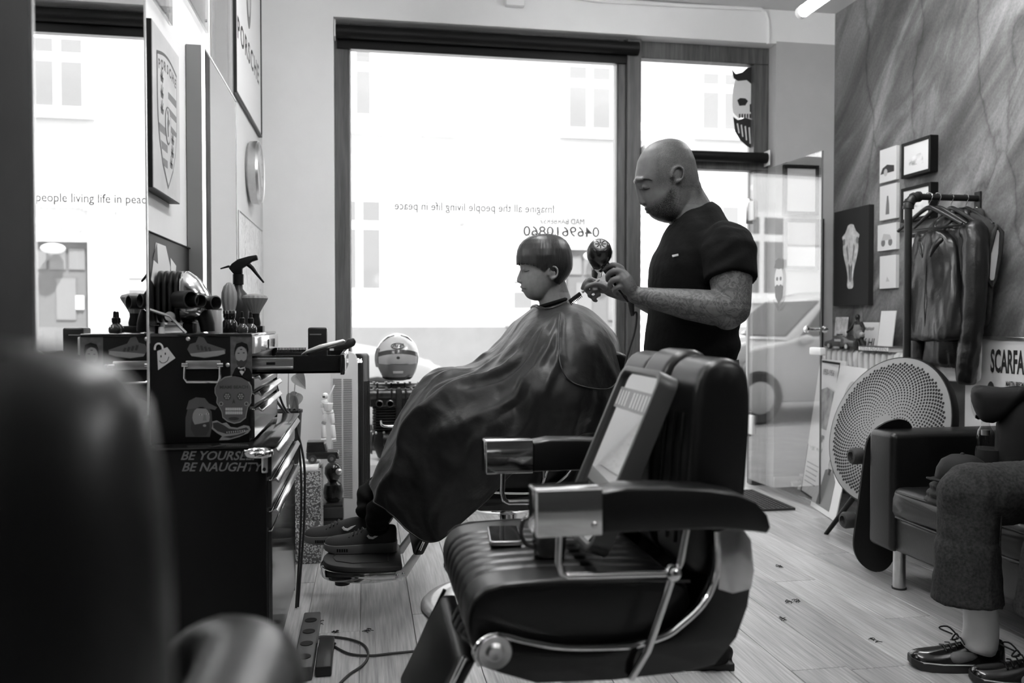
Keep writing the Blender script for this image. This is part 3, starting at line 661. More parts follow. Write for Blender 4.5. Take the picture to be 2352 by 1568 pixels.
stick([(516, 942.6), (560, 942.6), (560, 944), (516, 944)], M_ink, 'tooth_gap', s_, SK, 4)
for ex_ in (508, 566): stick(ellp(ex_, 927, 5, 5), M_sk3, 'swirl', s_, SK, 3); stick(ellp(ex_, 927, 3, 3), M_ink, 'swirl', s_, SK, 4)
stick(ellp(537, 961, 12, 4), M_ink, 'chin_mark', s_, SK, 3)
# reptile skull
s_ = stick([(486, 968), (498, 965), (510, 972), (520, 970), (530, 980), (545, 982), (560, 976), (572, 978), (576, 986), (570, 994), (550, 1003), (525, 1010), (503, 1011), (510, 1001), (498, 994), (486, 984)], M_sk3, 'reptile_skull_sticker', t, SK)
stick([(489, 971), (500, 969), (514, 976), (526, 984), (545, 986), (566, 981), (572, 986), (550, 993), (520, 996), (500, 990), (490, 982)], M_ink, 'upper_jaw', s_, SK, 1)
stick([(512, 1003), (545, 998), (566, 991), (560, 997), (530, 1006)], M_ink, 'lower_jaw', s_, SK, 1)
for k_ in range(9): stick([(520+k_*5, 991-k_*.5), (523+k_*5, 991-k_*.5), (521.5+k_*5, 996-k_*.5)], M_sk4, 'fang', s_, SK, 2)
# capped man sticker
s_ = stick([(426, 1003), (426, 960), (432, 935), (445, 925), (470, 925), (486, 945), (488, 975), (482, 1003)], mat('sticker_face', .04, .5), 'face_sticker', t, SK)
stick([(428, 940), (434, 920), (450, 912), (470, 914), (480, 926), (499, 935), (494, 941), (478, 938), (455, 937)], M_sk2, 'cap', s_, SK, 1)
stick(ellp(462, 958, 20, 24), M_sk3, 'face', s_, SK, 1)
stick([(440, 962), (446, 975), (462, 972), (480, 968), (482, 985), (474, 1000), (448, 1002), (438, 985)], M_ink, 'beard', s_, SK, 2); stick(ellp(470, 977, 4, 3, 8), M_sk3, 'mouth', s_, SK, 3)
for q in ((461, 952), (477, 950)): stick(ellp(q[0], q[1], 4, 2, 8), M_sk4, 'eye', s_, SK, 2); stick(ellp(q[0], q[1], 1.5, 1.6, 8), M_ink, 'pupil', s_, SK, 3)
stick([(468, 952), (472, 952), (475, 966), (466, 966)], mat('nose_tone', .14, .5), 'nose', s_, SK, 2)
# smiley padlock tag
t = thing('smiley_tag', 'pale smiley face padlock tag hanging on the tool chest side', 'tag', P(378, 830, Y=UY0-.004))
SM = UY0-.0035
stick([(361, 806), (384, 797), (403, 822), (363, 850)], mat('tag_plastic', .5, .4), 'plate', t, SM, 0)
cpts = [P(365+9*math.cos(a)-.5, 800+11*math.sin(a), Y=SM-.001) for a in [PI*.9+PI*1.2*i/12 for i in range(13)]]
MB().tube(cpts, .0028, 8).build('shackle', M_ink3, t)
for q in ((370, 818), (380, 812)): stick(ellp(q[0], q[1], 1.6, 3, 8), M_ink, 'eye', t, SM, 2)
MB().tube([P(x, y, Y=SM-.001) for x, y in ((366, 828), (371, 833), (378, 833), (385, 828), (388, 819))], .0009, 6).build('smile', M_ink, t)
t.children[0].data.transform(Matrix.Translation((0, -.0005, 0)))
# ================================================================== BARBER CHAIRS
M_lea = mat('black_leather', .003, .33, 0, .5, 0, bump=(180, .12, .001))
M_leam = mat('black_leather_edge', .004, .5)
M_shell = mat('black_enamel_shell', .008, .14, 0, .4, .15)
M_shellg = mat('worn_steel_shell', .55, .18, .85, mott=(9, .25))
M_rub = mat('black_rubber', .02, .6)
def barber_chair(label, cx, cy):
    t = thing('barber_chair', label, 'barber chair', (cx, cy, 0), 'barber chairs')
    O = Matrix.Translation((cx, cy, 0))
    def B(): return MB(O)
    # base, column
    B().lathe([(.001, 0), (.335, 0), (.345, .006), (.335, .016), (.30, .024), (.28, .022), (.26, .028), (.2, .034), (.1, .042), (.001, .044)], n=56).build('base_disc', M_steel, t)
    B().lathe([(.095, .03), (.095, .13), (.09, .137), (.05, .14), (.001, .14)], n=36).build('pump_cover', M_chrome, t)
    B().cyl((0, 0, .12), (0, 0, .43), .036, n=28).build('column', M_chrome, t)
    B().tube([(.08, 0, .09), (.2, -.05, .1), (.33, -.1, .13), (.38, -.12, .15)], .008, 8).build('pump_lever', M_chrome, t)
    # under-seat belly
    B().loft([[Vector((-.03+a*math.cos(q), b*math.sin(q), z)) for q in [2*PI*i/28 for i in range(28)]] for a, b, z in ((.07, .07, .37), (.17, .16, .385), (.24, .235, .425), (.25, .25, .455))]).build('seat_pan', M_chrome, t)
    # seat cushion with channels that run front to back
    prof = [(-.225, .445), (-.262, .475), (-.277, .52), (-.278, .555), (-.268, .585), (-.245, .603), (-.21, .611), (-.1, .614), (0, .609), (.1, .603), (.17, .6), (.17, .5), (.05, .47), (-.1, .445)]
    rings = []; vs_ = list(np.linspace(-.255, .255, 69)); gro = [-.15, -.1, -.05, 0, .05, .1, .15]
    for v in vs_:
        e = (abs(v)-.235)/.02; e = max(0, e); e = e*e*.018
        g = sum(math.exp(-((v-q)/.006)**2) for q in gro)*.006
        r_ = []
        for i, (u, z) in enumerate(prof):
            cu, cz_ = -.05, .53; uu = u-(u-cu)*e*2.2; zz = z-(z-cz_)*e*4
            if 3 <= i <= 9: zz -= g*(1 if i > 4 else .4)
            if 1 <= i <= 5: uu += g*(.9 if i < 5 else .4)
            r_.append(Vector((uu, v, zz)))
        rings.append(r_)
    st = B().loft(rings).build('seat', M_lea, t, sub=1)
    for s in (-1, 1):
        B().tube([(u, s*.252, z) for u, z in [(-.262, .583), (-.243, .599), (-.21, .607), (-.1, .61), (0, .605), (.1, .599), (.16, .596)]], .0035, 6).build('piping', M_leam, st)
    # back: two side cushions, centre strap over the top, rear shell
    def cushion(v0, v1, fat, nm, dz=0.0):
        pf = [(.15, .60), (.148-fat, .66), (.152-fat, .75), (.16-fat, .85), (.168-fat, .94), (.178-fat*.8, .995), (.197, 1.022+dz), (.23, 1.033+dz), (.265, 1.026+dz), (.287+fat*.5, 1.0), (.29+fat*.5, .93), (.282+fat*.3, .8), (.27, .68), (.262, .60)]
        rr = []
        for v in np.linspace(v0, v1, 17):
            w_ = (v-v0)/(v1-v0); e = max(0, abs(w_-.5)-.38)/.12; e = e*e*.17
            rr.append([Vector((u-(u-.22)*e, v, z-max(0, z-.85)*e*.6)) for u, z in pf])
        return B().loft(rr).build(nm, M_lea, t, sub=1)
    bk = cushion(-.255, -.072, 0, 'backrest'); cushion(.072, .255, 0, 'backrest')
    for q in (-.2, -.155, -.11, .11, .155, .2):
        B().tube([(.1475, q, .66), (.1515, q, .75), (.1595, q, .85), (.166, q, .92)], .0022, 6).build('stitched_groove', M_leam, bk)
    cushion(-.078, .078, .012, 'headrest_strap', .012)
    shp = [(.205, .70), (.25, .71), (.272, .68), (.278, .62), (.268, .55), (.245, .49), (.2, .44), (.13, .43), (.0, .425), (-.15, .43), (-.22, .455)]
    inn = [(.2, .70), (.2, .66), (.19, .6), (.165, .555), (.13, .525), (.1, .507), (.06, .495), (.0, .489), (-.1, .495), (-.178, .512), (-.222, .526)]
    for s in (-1, 1):
        # side panel of the shell, with chrome piping along its upper edge
        poly = inn + [(-.252, .522), (-.268, .498), (-.255, .47)] + shp[::-1]
        sp = B().prism(poly, (0, s*.262, 0), X3, Z3, Y3*s, 0, .018).build('side_panel', M_shell, t, bevel=.004, seg=2)
        B().prism([(.207, .70), (.25, .71), (.272, .68), (.279, .62), (.273, .585), (.235, .578), (.205, .588), (.208, .64)], (0, s*.279, 0), X3, Z3, Y3*s, 0, .004).build('steel_plate', M_shellg, sp, bevel=.002)
        edge = spl([(u, s*.283, z) for u, z in [(.202, .70), (.204, .63), (.19, .585), (.166, .552), (.13, .523), (.103, .506), (.06, .494), (.017, .489), (-.1, .496), (-.178, .514), (-.22, .527), (-.25, .520), (-.266, .498), (-.255, .474)]], 50)
        B().tube(edge, .0055, 8).build('chrome_piping', M_chrome, sp)
        B().lathe([(.001, .012), (.012, .014), (.018, .008), (.03, .01), (.034, 0)], (-.229, s*.28, .497), (0, s, 0), 28).build('pivot_boss', M_steel, sp)
        # armrest: chrome nose block + leather pad
        yo = s*.315; w2_ = .037
        ap = [(-.045, .722), (-.045, .797), (0, .805), (.08, .803), (.16, .797), (.21, .787), (.25, .768), (.272, .742), (.278, .718), (.272, .708), (.25, .712), (.18, .72), (.08, .722)]
        rr = []
        for v, e in ((-w2_, .16), (-w2_*.93, .05), (-w2_*.7, 0), (0, -.03), (w2_*.7, 0), (w2_*.93, .05), (w2_, .16)):
            rr.append([Vector((u-(u-.12)*e*.12, yo+v, z-(z-.757)*e)) for u, z in ap])
        arm = B().loft(rr).build('armrest', M_lea, t, bevel=.004, seg=2)
        nb = B().loft([[Vector((u, yo+v, z)) for v, z in rrect(w_*2, h_, .004, 2)] for u, w_, h_ in ((-.166, .034, .078), (-.163, .037, .084), (-.046, .0375, .084))]).build('arm_nose', M_chrome, arm)
        nb.data.transform(Matrix.Translation((0, 0, .762)))
        B().ell((-.06, yo+s*.0375, .74), (.006, .004, .006), None, 12, 8).build('bolt', M_chrome, arm)
        # rod frame below the arm
        yr = s*.318
        B().tube([(-.116, yr, .725), (-.118, yr, .665), (-.112, yr, .646), (-.1, yr, .64), (.09, yr, .634), (.108, yr, .64), (.115, yr, .655), (.128, yr, .722)], .0065, 10).build('arm_rod', M_chrome, t)
        rb = B().ell((.1, yr, .635), .0165, None, 20, 12).build('rod_ball', M_chrome, t)
        B().tube([(.1, yr, .63), (.055, yr*.97, .49), (.03, yr*.9, .43)], .0075, 10).build('brace_rod', M_chrome, rb)
    # rear of the bucket shell
    rings = []
    for (u, z) in [(.262, .722)]+shp[1:8]:
        rings.append([Vector((u-.03*(abs(v)/.262)**4, v, z)) for v in np.linspace(-.262, .262, 15)])
    B().grid(rings[:3]+[rings[3]]).build('back_shell', M_shellg, t, solid=.008)
    B().grid(rings[3:]).build('under_shell', M_shell, t, solid=.008)
    # calf pad and footrest
    B().loft([[Vector((u+du, v, z)) for du, v in ((-.02, -.2), (-.026, -.17), (-.026, .17), (-.02, .2), (.012, .2), (.012, -.2))] for u, z in ((-.262, .45), (-.30, .38), (-.335, .31), (-.36, .26))]).build('calf_pad', M_lea, t, bevel=.008, seg=2)
    for s in (-1, 1): B().tube([(-.275, s*.206, .46), (-.315, s*.206, .38), (-.36, s*.206, .28)], .005, 8).build('pad_trim', M_chrome, t)
    for s in (-1, 1):
        ar = B().prism([(-.29, .37), (-.265, .385), (-.405, .173), (-.45, .168), (-.445, .193), (-.425, .198)], (0, s*.15, 0), X3, Z3, Y3*s, 0, .012).build('footrest_arm', M_steel, t, bevel=.002)
        for q in ((-.418, .186), (-.44, .181), (-.34, .29)): B().ell((q[0], s*.163, q[1]), (.006, .004, .006), None, 10, 6).build('bolt', M_chrome, ar)
    out = [(-.42, -.16), (-.55, -.165), (-.64, -.14), (-.70, -.09), (-.722, 0), (-.70, .09), (-.64, .14), (-.55, .165), (-.42, .16)]
    out = [tuple(q) for q in spl([o_ for o_ in out], 41)]
    fr = B().prism(out, (0, 0, 0), X3, Y3, Z3, .156, .194).build('footrest', M_chrome, t, bevel=.006)
    B().prism([(-.435+(u+.435)*.965, v*.95) for u, v in out], (0, 0, 0), X3, Y3, Z3, .194, .214).build('rubber_pad', M_rub, fr, bevel=.006)
    B().tube([(-.47, -.1, .215), (-.6, -.1, .215), (-.66, -.06, .215), (-.675, 0, .215), (-.66, .06, .215), (-.6, .1, .215), (-.47, .1, .215)], .003, 6, True).build('pad_groove', M_leam, fr)
    B().cyl((-.64, 0, .118), (-.64, 0, .158), .012, n=14).cyl((-.64, 0, .11), (-.64, 0, .12), .028, n=20).build('bumper', M_rub, fr)
    return t
FC = (.46, 1.79)
fgc = barber_chair('empty black leather barber chair in the foreground with mug and phone', *FC)
cl = copy_tree(fgc); cl.location = (.55, 3.22, 0); cl['label'] = 'black leather barber chair the caped client sits on'
lv = MB().tube([(.62, 2.9, .55), (.615, 2.88, .735)], .006, 8).ell((.615, 2.88, .745), .014, None, 14, 10).build('recline_lever', M_chrome); put(lv, cl)
cl.location = (.55, 3.22, 0)
pv = Matrix.Translation((FC[0]+.2, FC[1], .62))
for ch in cl.children:
    if ch.name.split('.')[0] in ('backrest', 'headrest_strap'): ch.matrix_basis = pv @ Matrix.Rotation(math.radians(22), 4, 'Y') @ pv.inverted()
# the tub chair right at the camera
t = thing('tub_chair', 'blurred black leather tub chair close to the camera in the lower left corner', 'chair', (-.32, .66, 0))
rr = []
for v in np.linspace(0, 1, 19):
    x = -.515+.425*v; e = max(0, abs(v-.5)-.36)/.14; e = e*e
    rr.append([Vector((x, .42+(y-.42)*(1-.5*e), z-(z-.55)*.05*e)) for y, z in ((.36, .5), (.345, .7), (.35, .98), (.37, 1.07), (.41, 1.1), (.45, 1.08), (.47, 1.0), (.475, .75), (.47, .5))])
MB().loft(rr).build('backrest', M_lea, t, sub=1)
MB().box2((-.51, .46, .36), (-.11, .93, .47)).build('seat', M_lea, t, bevel=.035, seg=4)
for s in (-1, 1):
    xa = -.295+s*.185
    MB().tube(spl([(xa-s*.01, .43, .86), (xa, .55, .79), (xa, .7, .765), (xa-s*.005, .84, .755), (xa-s*.06, .93, .72), (xa-s*.09, .95, .6), (xa-s*.07, .94, .42)], 26), [.04+.014*math.sin(PI*i/25) for i in range(26)], 16).build('armrest', M_lea, t)
for xx in (-.48, -.15):
    for yy in (.42, .88): MB().cyl((xx, yy, 0), (xx, yy, .38), .014, .018, 12).build('leg', M_blackm, t)
# ---- things on the foreground chair
sz = .6135
t = thing('phone', 'black smartphone lying on the foreground chair seat', 'phone', (.307, 1.86, sz+.002))
R = RZ(-6)
ph = MB().prism(rrect(.07, .142, .01), (.307, 1.862, sz+.001), R @ X3, R @ Y3, Z3, 0, .009).build('body', M_steel, t, bevel=.0015)
MB().prism(rrect(.066, .138, .009), (.307, 1.862, sz+.01), R @ X3, R @ Y3, Z3, 0, .0006).build('screen', mat('phone_screen', .01, .05), t)
t = thing('coffee_mug', 'dark mug with white lettering behind the armrest of the foreground chair', 'mug', (.378, 1.71, sz))
c = Vector((.378, 1.71, sz)); M_mug = mat('dark_mug_glaze', .03, .2, 0, .5, .3)
MB().lathe([(.001, 0), (.03, 0), (.033, .004), (.036, .03), (.038, .092), (.0365, .094), (.035, .09), (.033, .02), (.001, .012)], c, Z3, 32).build('body', M_mug, t)
MB().tube(spl([c+Vector((-.035, -.004, .08)), c+Vector((-.055, -.006, .078)), c+Vector((-.062, -.007, .05)), c+Vector((-.05, -.006, .025)), c+Vector((-.034, -.004, .018))], 14), .0045, 8).build('handle', M_mug, t)
for i, ch in enumerate('NESCAFE'):
    a = math.radians(-100+(i-3)*13); r_ = .0385
    text(ch, .0155, c+Vector((r_*math.cos(a), r_*math.sin(a), .052)), (-math.sin(a), math.cos(a), 0), Z3, M_paper, t, bold=.0004)
MB().cyl(c+Vector((0, 0, .078)), c+Vector((0, 0, .079)), .034, n=24).build('coffee', mat('coffee', .01, .1), t)
# framed bar mirror leaning against the chair back
A = Vector((.435, 1.715, sz+.03)); up = Vector((.15, 0, .35)).normalized(); nr = Vector((-up.z, 0, up.x)); L = .388; W = .262
t = thing('bar_mirror', 'printed bar mirror in a rounded frame leaning on the foreground chair back', 'mirror', A)
Cc = A + up*L/2
outer = rrect(W, L, .03, 6); inner = rrect(W-.026, L-.026, .02, 6)
MB().loft([[Cc+Y3*a+up*b+nr*h for a, b in o_] for o_, h in ((outer, -.034), (outer, .008), (inner, .008), (inner, -.002))], cap=False, closed=True).build('frame', mat('tray_frame', .06, .35), t, bevel=.002)
MB().prism(inner, Cc, Y3, up, nr, -.004, -.002).build('mirror_glass', mat('printed_mirror', .8, .04, 1.0), t, smooth=False)
pr = MB().prism([(-W*.42, .098), (W*.42, .098), (W*.42, .146), (-W*.42, .146)], Cc, Y3, up, nr, -.0019, -.0012).build('print_band', mat('mirror_print', .2, .4), t, smooth=False)
for i in range(11):
    if i != 6: MB().prism([(-W*.38+i*.0195, .105), (-W*.38+i*.0195+.006, .105), (-W*.38+i*.0195+.009, .139), (-W*.38+i*.0195+.003, .139)], Cc, Y3, up, nr, -.0012, -.0008).build('print_stroke', M_paper, pr, smooth=False)
for i, (a, b, r_) in enumerate(((-.09, -.14, .012), (-.092, -.105, .009), (-.094, -.075, .008), (.03, -.15, .014))):
    MB().prism([(a+r_*math.cos(q), b+r_*math.sin(q)) for q in [2*PI*k_/16 for k_ in range(16)]], Cc, Y3, up, nr, -.0019, -.0014).build('print_mark', M_ink2, t, smooth=False)
# ================================================================== PEOPLE
EY = Vector((FWD.x, FWD.y, 0)).normalized()
def Q(x, y, D, dep=0.0): return P(x, y, D=D) + EY*dep
def skin_mat(name, base, stub):
    m = mat(name, base, .48, 0, .35); n, l = nt(m); b = n['Principled BSDF']; tc = n.new('ShaderNodeTexCoord')
    at = n.new('ShaderNodeAttribute'); at.attribute_name = 'tone'; ik = n.new('ShaderNodeAttribute'); ik.attribute_name = 'ink'
    fine = N(n, 'TexNoise', i_Scale=stub, i_Detail=3.0); l.new(tc.outputs['Object'], fine.inputs['Vector'])
    mott = N(n, 'TexNoise', i_Scale=45.0, i_Detail=4.0); l.new(tc.outputs['Object'], mott.inputs['Vector'])
    # stubble speckle and painted face shade where tone < 1
    inv = N(n, 'Math', op='SUBTRACT', n0=1.0); l.new(at.outputs['Fac'], inv.inputs[1])
    sp = N(n, 'MapRange', n1=.35, n2=.62, n3=.35, n4=1.9); l.new(fine.outputs['Fac'], sp.inputs[0])
    a1 = N(n, 'Math', op='MULTIPLY'); l.new(inv.outputs[0], a1.inputs[0]); l.new(sp.outputs[0], a1.inputs[1])
    a2 = N(n, 'Math', op='SUBTRACT', n0=1.0); a2.use_clamp = True; l.new(a1.outputs[0], a2.inputs[1])
    mm = N(n, 'MapRange', n1=.3, n2=.7, n3=base*.88, n4=base*1.1); l.new(mott.outputs['Fac'], mm.inputs[0])
    a3 = N(n, 'Math', op='MULTIPLY'); l.new(a2.outputs[0], a3.inputs[0]); l.new(mm.outputs[0], a3.inputs[1])
    # tattoo line work
    tn = N(n, 'TexNoise', i_Scale=19.0, i_Detail=3.0, i_Distortion=2.4); l.new(tc.outputs['Object'], tn.inputs['Vector'])
    s1 = N(n, 'Math', op='MULTIPLY', n1=34.0); l.new(tn.outputs['Fac'], s1.inputs[0]); s2 = N(n, 'Math', op='SINE'); l.new(s1.outputs[0], s2.inputs[0])
    li = N(n, 'MapRange', n1=-.2, n2=.9, n3=.15, n4=.85); l.new(s2.outputs[0], li.inputs[0])
    tv = n.new('ShaderNodeTexVoronoi'); tv.inputs['Scale'].default_value = 17; tv.feature = 'DISTANCE_TO_EDGE'; l.new(tc.outputs['Object'], tv.inputs['Vector'])
    lv_ = N(n, 'MapRange', n1=.0, n2=.05, n3=.75, n4=.0); l.new(tv.outputs['Distance'], lv_.inputs[0])
    mxm = N(n, 'Math', op='MAXIMUM'); l.new(li.outputs[0], mxm.inputs[0]); l.new(lv_.outputs[0], mxm.inputs[1])
    ti = N(n, 'Math', op='MULTIPLY'); l.new(mxm.outputs[0], ti.inputs[0]); l.new(ik.outputs['Fac'], ti.inputs[1])
    t2 = N(n, 'Math', op='MULTIPLY_ADD', n1=-.7, n2=1.0); l.new(ti.outputs[0], t2.inputs[0])
    a4 = N(n, 'Math', op='MULTIPLY'); l.new(a3.outputs[0], a4.inputs[0]); l.new(t2.outputs[0], a4.inputs[1])
    l.new(a4.outputs[0], b.inputs['Base Color'])
    u = n.new('ShaderNodeBump'); u.inputs['Strength'].default_value = .15; u.inputs['Distance'].default_value = .002; l.new(fine.outputs['Fac'], u.inputs['Height']); l.new(u.outputs[0], b.inputs['Normal'])
    return m
def set_attr(o, name, fn):
    me = o.data; a = me.attributes.new(name, 'FLOAT', 'POINT')
    co = np.zeros(len(me.vertices)*3); me.vertices.foreach_get('co', co); a.data.foreach_set('value', fn(co.reshape(-1, 3)))
def head_rows(rows, n):
    ys = np.array([r[0] for r in rows], float); yy = np.linspace(ys[0], ys[-1], n)
    return [(y,)+tuple(np.interp(y, ys, [r[k] for r in rows]) for k in (1, 2, 3)) for y in yy]
def ring_at(rows, y, grow=0.0, th=0.0):
    ys = [r[0] for r in rows]; xf, xb, w_ = [np.interp(y, ys, [r[k] for r in rows]) for k in (1, 2, 3)]
    return xf-grow, xb+grow, w_
def head_mesh(mb, rows, D, n=46, m=32):
    rings = []
    for y, xf, xb, w_ in head_rows(rows, n):
        xc = (xf+xb)/2; rx = (xb-xf)/2; rg = []
        for k in range(m):
            a = 2*PI*k/m; c_, s_ = math.cos(a), math.sin(a)
            c2 = math.copysign(abs(c_)**.92, c_); s2 = math.copysign(abs(s_)**.92, s_)
            rg.append(Q(xc+rx*c2, y, D, w_*s2*(1-.16*max(0, -c_)**2)))
        rings.append(rg)
    mb.loft(rings)
def surf(rows, x, y, D, s, out=.0005):
    xf, xb, w_ = ring_at(rows, y); xc = (xf+xb)/2; rx = (xb-xf)/2; c_ = max(-1, min(1, (x-xc)/rx)); ca = abs(c_)**(1/.92)
    return Q(x, y, D, s*(w_*math.sqrt(max(0, 1-ca*ca))**.92*(1-.16*max(0, -c_)**2)+out))
def ear(mb, x, y, D, dep, rx, ry, s, tilt=10):
    """rim, lobe and bowl; rx, ry in pixels, s = side sign"""
    pts = []; ta = math.radians(tilt)
    for i in range(15):
        a = math.radians(-215+i*19.5)
        u, v = rx*math.cos(a), ry*math.sin(a)*(1 if math.sin(a) < 0 else .92)
        pts.append(Q(x+u*math.cos(ta)-v*math.sin(ta), y+u*math.sin(ta)+v*math.cos(ta), D, dep+s*.004*(1+math.cos(a))))
    mb.tube(pts, .0042, 8)
    sc_ = D/F
    mb.ell(Q(x-rx*.1, y+ry*.15, D, dep-s*.004), (rx*sc_*.85, .006, ry*sc_*.85), RZ(-9.9), 12, 8)
    mb.ell(Q(x+rx*.0, y+ry*.85, D, dep), (rx*sc_*.45, .005, ry*sc_*.3), RZ(-9.9), 10, 6)
def cap(mb, pts, rs, n=14):
    mb.tube(pts, rs, n)
    for p, r in ((pts[0], rs[0]), (pts[-1], rs[-1])): mb.ell(p, r*.98, None, n, 8)
def finger(mb, pts, r0, r1):
    q = spl(pts, 9); cap(mb, q, [r0+(r1-r0)*i/8 for i in range(9)], 10)

# ------------------------------------------------------------------ the barber
DB = 2.8
br = [(322, 1521, 1549, .03), (327, 1502, 1567, .052), (335, 1488, 1577, .064), (350, 1474, 1588, .074), (370, 1464, 1596, .080), (395, 1459.5, 1601, .082), (410, 1458, 1604, .081), (418, 1459, 1605, .080), (428, 1464, 1606, .078), (440, 1469, 1606, .076), (455, 1474, 1604, .075), (468, 1480, 1600, .073), (478, 1484, 1594, .071), (488, 1489, 1584, .067), (497, 1496, 1572, .060), (503, 1505, 1562, .051), (508, 1518, 1553, .038), (510, 1528, 1545, .028)]
t_b = thing('person', 'bald bearded barber in a black t-shirt blow-drying the client with tattooed forearm', 'person', (1.07, 2.65, 0))
mb = MB(); head_mesh(mb, br, DB)
px = lambda v: v*DB/F
# nose, brow, lips, cheek
mb.tube([Q(1463.5, 416, DB), Q(1464.5, 428, DB), Q(1467, 440, DB), Q(1470, 450, DB), Q(1474, 460, DB), Q(1477, 466, DB)], [.009, .0075, .008, .0095, .0115, .012], 10)
mb.ell(Q(1474.5, 464.5, DB), (.0095, .0105, .0095), None, 10, 8)
for s in (-1, 1): mb.ell(Q(1480, 467.5, DB, s*.010), (.009, .0075, .007), None, 10, 8)
mb.tube([Q(1472, 417, DB, -.05), Q(1462.5, 414, DB, -.022), Q(1461.5, 416, DB, 0), Q(1462.5, 414, DB, .022), Q(1472, 417, DB, .05)], [.006, .009, .008, .009, .006], 8)
mb.ell(Q(1486.5, 478.5, DB), (.008, .022, .0048), None, 10, 8).ell(Q(1490, 486.5, DB), (.0085, .02, .0055), None, 10, 8)
for s in (-1, 1):
    mb.ell(surf(br, 1478, 433.5, DB, s, -.006), (.0115, .010, .0085), None, 12, 8)
    ear(mb, 1545.5, 411, DB, s*.083, 12.5, 18, s, 12)
# neck and hidden core
cap(mb, [Q(1566, 430, DB), Q(1574, 470, DB), Q(1588, 510, DB), Q(1600, 560, DB)], [.063, .064, .072, .085], 20)
cap(mb, [Q(1575, 430, DB), Q(1590, 460, DB), Q(1610, 500, DB), Q(1625, 545, DB)], [.045, .048, .054, .06], 16)
core = [(560, 1545, 1672, .12), (600, 1520, 1685, .14), (700, 1508, 1680, .14), (800, 1495, 1680, .14), (900, 1500, 1680, .15)]
mb.loft([[Q((a+b)/2+(b-a)/2*math.cos(q), y, DB, w_*math.sin(q)) for q in [2*PI*i/20 for i in range(20)]] for y, a, b, w_ in core])
for s in (-1, 1): cap(mb, [Q(1595, 890, DB, s*.09), Q(1600, 1150, DB, s*.1), Q(1610, 1450, DB, s*.11)], [.08, .06, .045])
# near (left) arm: upper arm, forearm, hand round the dryer handle
sh, el = Q(1637, 575, DB, -.20), Q(1634, 712, DB, -.275)
wr = Q(1442, 682, DB, -.17)
cap(mb, [sh.lerp(el, .12), sh.lerp(el, .5), el], [.055, .066, .053], 18)
mb.ell(Q(1622, 730, DB, -.275), (.045, .042, .038), None, 12, 8)
cap(mb, [el, Q(1595, 710, DB, -.265), Q(1545, 702, DB, -.235), Q(1495, 692, DB, -.20), wr], [.050, .054, .048, .037, .027], 18)
# palm + fingers
pc = [wr, Q(1425, 664, DB, -.165), Q(1412, 645, DB, -.16)]
mb.tube([wr, Q(1430, 668, DB, -.17), Q(1418, 650, DB, -.168), Q(1410, 637, DB, -.165)], [.026, .033, .037, .031], 14, flat=.75)
finger(mb, [Q(1413, 625, DB, -.172), Q(1400, 617, DB, -.175), Q(1387, 618, DB, -.165), Q(1377, 624, DB, -.150)], .0105, .0075)
finger(mb, [Q(1412, 634, DB, -.182), Q(1395, 630, DB, -.190), Q(1383, 638, DB, -.178), Q(1384, 648, DB, -.155)], .0112, .0085)
finger(mb, [Q(1415, 650, DB, -.184), Q(1397, 648, DB, -.192), Q(1387, 656, DB, -.180), Q(1391, 665, DB, -.158)], .0108, .0082)
finger(mb, [Q(1421, 665, DB, -.182), Q(1405, 664, DB, -.188), Q(1396, 671, DB, -.176), Q(1401, 679, DB, -.158)], .0095, .0072)
finger(mb, [Q(1428, 655, DB, -.145), Q(1412, 640, DB, -.125), Q(1397, 630, DB, -.118), Q(1386, 627, DB, -.122)], .0125, .009)
# far (right) arm and hand with the neck brush
sh2, el2, wr2 = Q(1612, 575, DB, .20), Q(1580, 715, DB, .25), Q(1408, 662, DB, .07)
cap(mb, [sh2.lerp(el2, .12), sh2.lerp(el2, .5), el2], [.055, .064, .05], 16); cap(mb, [el2, Q(1530, 695, DB, .2), Q(1470, 675, DB, .13), wr2], [.05, .045, .034, .026], 16)
mb.tube([wr2, Q(1392, 658, DB, .06), Q(1376, 655, DB, .05), Q(1366, 652, DB, .045)], [.026, .031, .033, .026], 14, flat=.7)
finger(mb, [Q(1370, 646, DB, .022), Q(1354, 641, DB, .004), Q(1343, 650, DB, -.002), Q(1338, 662, DB, .006)], .0088, .0066)
finger(mb, [Q(1368, 656, DB, .016), Q(1352, 656, DB, -.006), Q(1346, 665, DB, -.003), Q(1352, 672, DB, .012)], .0088, .0068)
finger(mb, [Q(1371, 667, DB, .016), Q(1358, 669, DB, -.006), Q(1353, 678, DB, -.002), Q(1361, 682, DB, .014)], .0084, .0066)
finger(mb, [Q(1378, 676, DB, .024), Q(1368, 681, DB, .004), Q(1364, 688, DB, .008), Q(1371, 690, DB, .022)], .0074, .006)
finger(mb, [Q(1390, 660, DB, .02), Q(1376, 654, DB, -.014), Q(1360, 654, DB, -.022), Q(1347, 660, DB, -.014)], .0098, .0075)
body = mb.build('body', skin_mat('barber_skin', .125, 520.0), t_b, remesh=.0033, lap=2)
hC = np.array(Q(1532, 410, DB)); ux = np.array(RGT); 
def img(co):  # world -> pixel columns/rows of the photograph (only to know where beard, stubble, tattoos and painted shade sit)
    d = co - np.array(C0); f_ = d @ np.array(FWD); return 1176 + F*(d @ np.array(RGT))/f_, 784 - F*(d @ np.array(UPV))/f_, d @ np.array(EY)
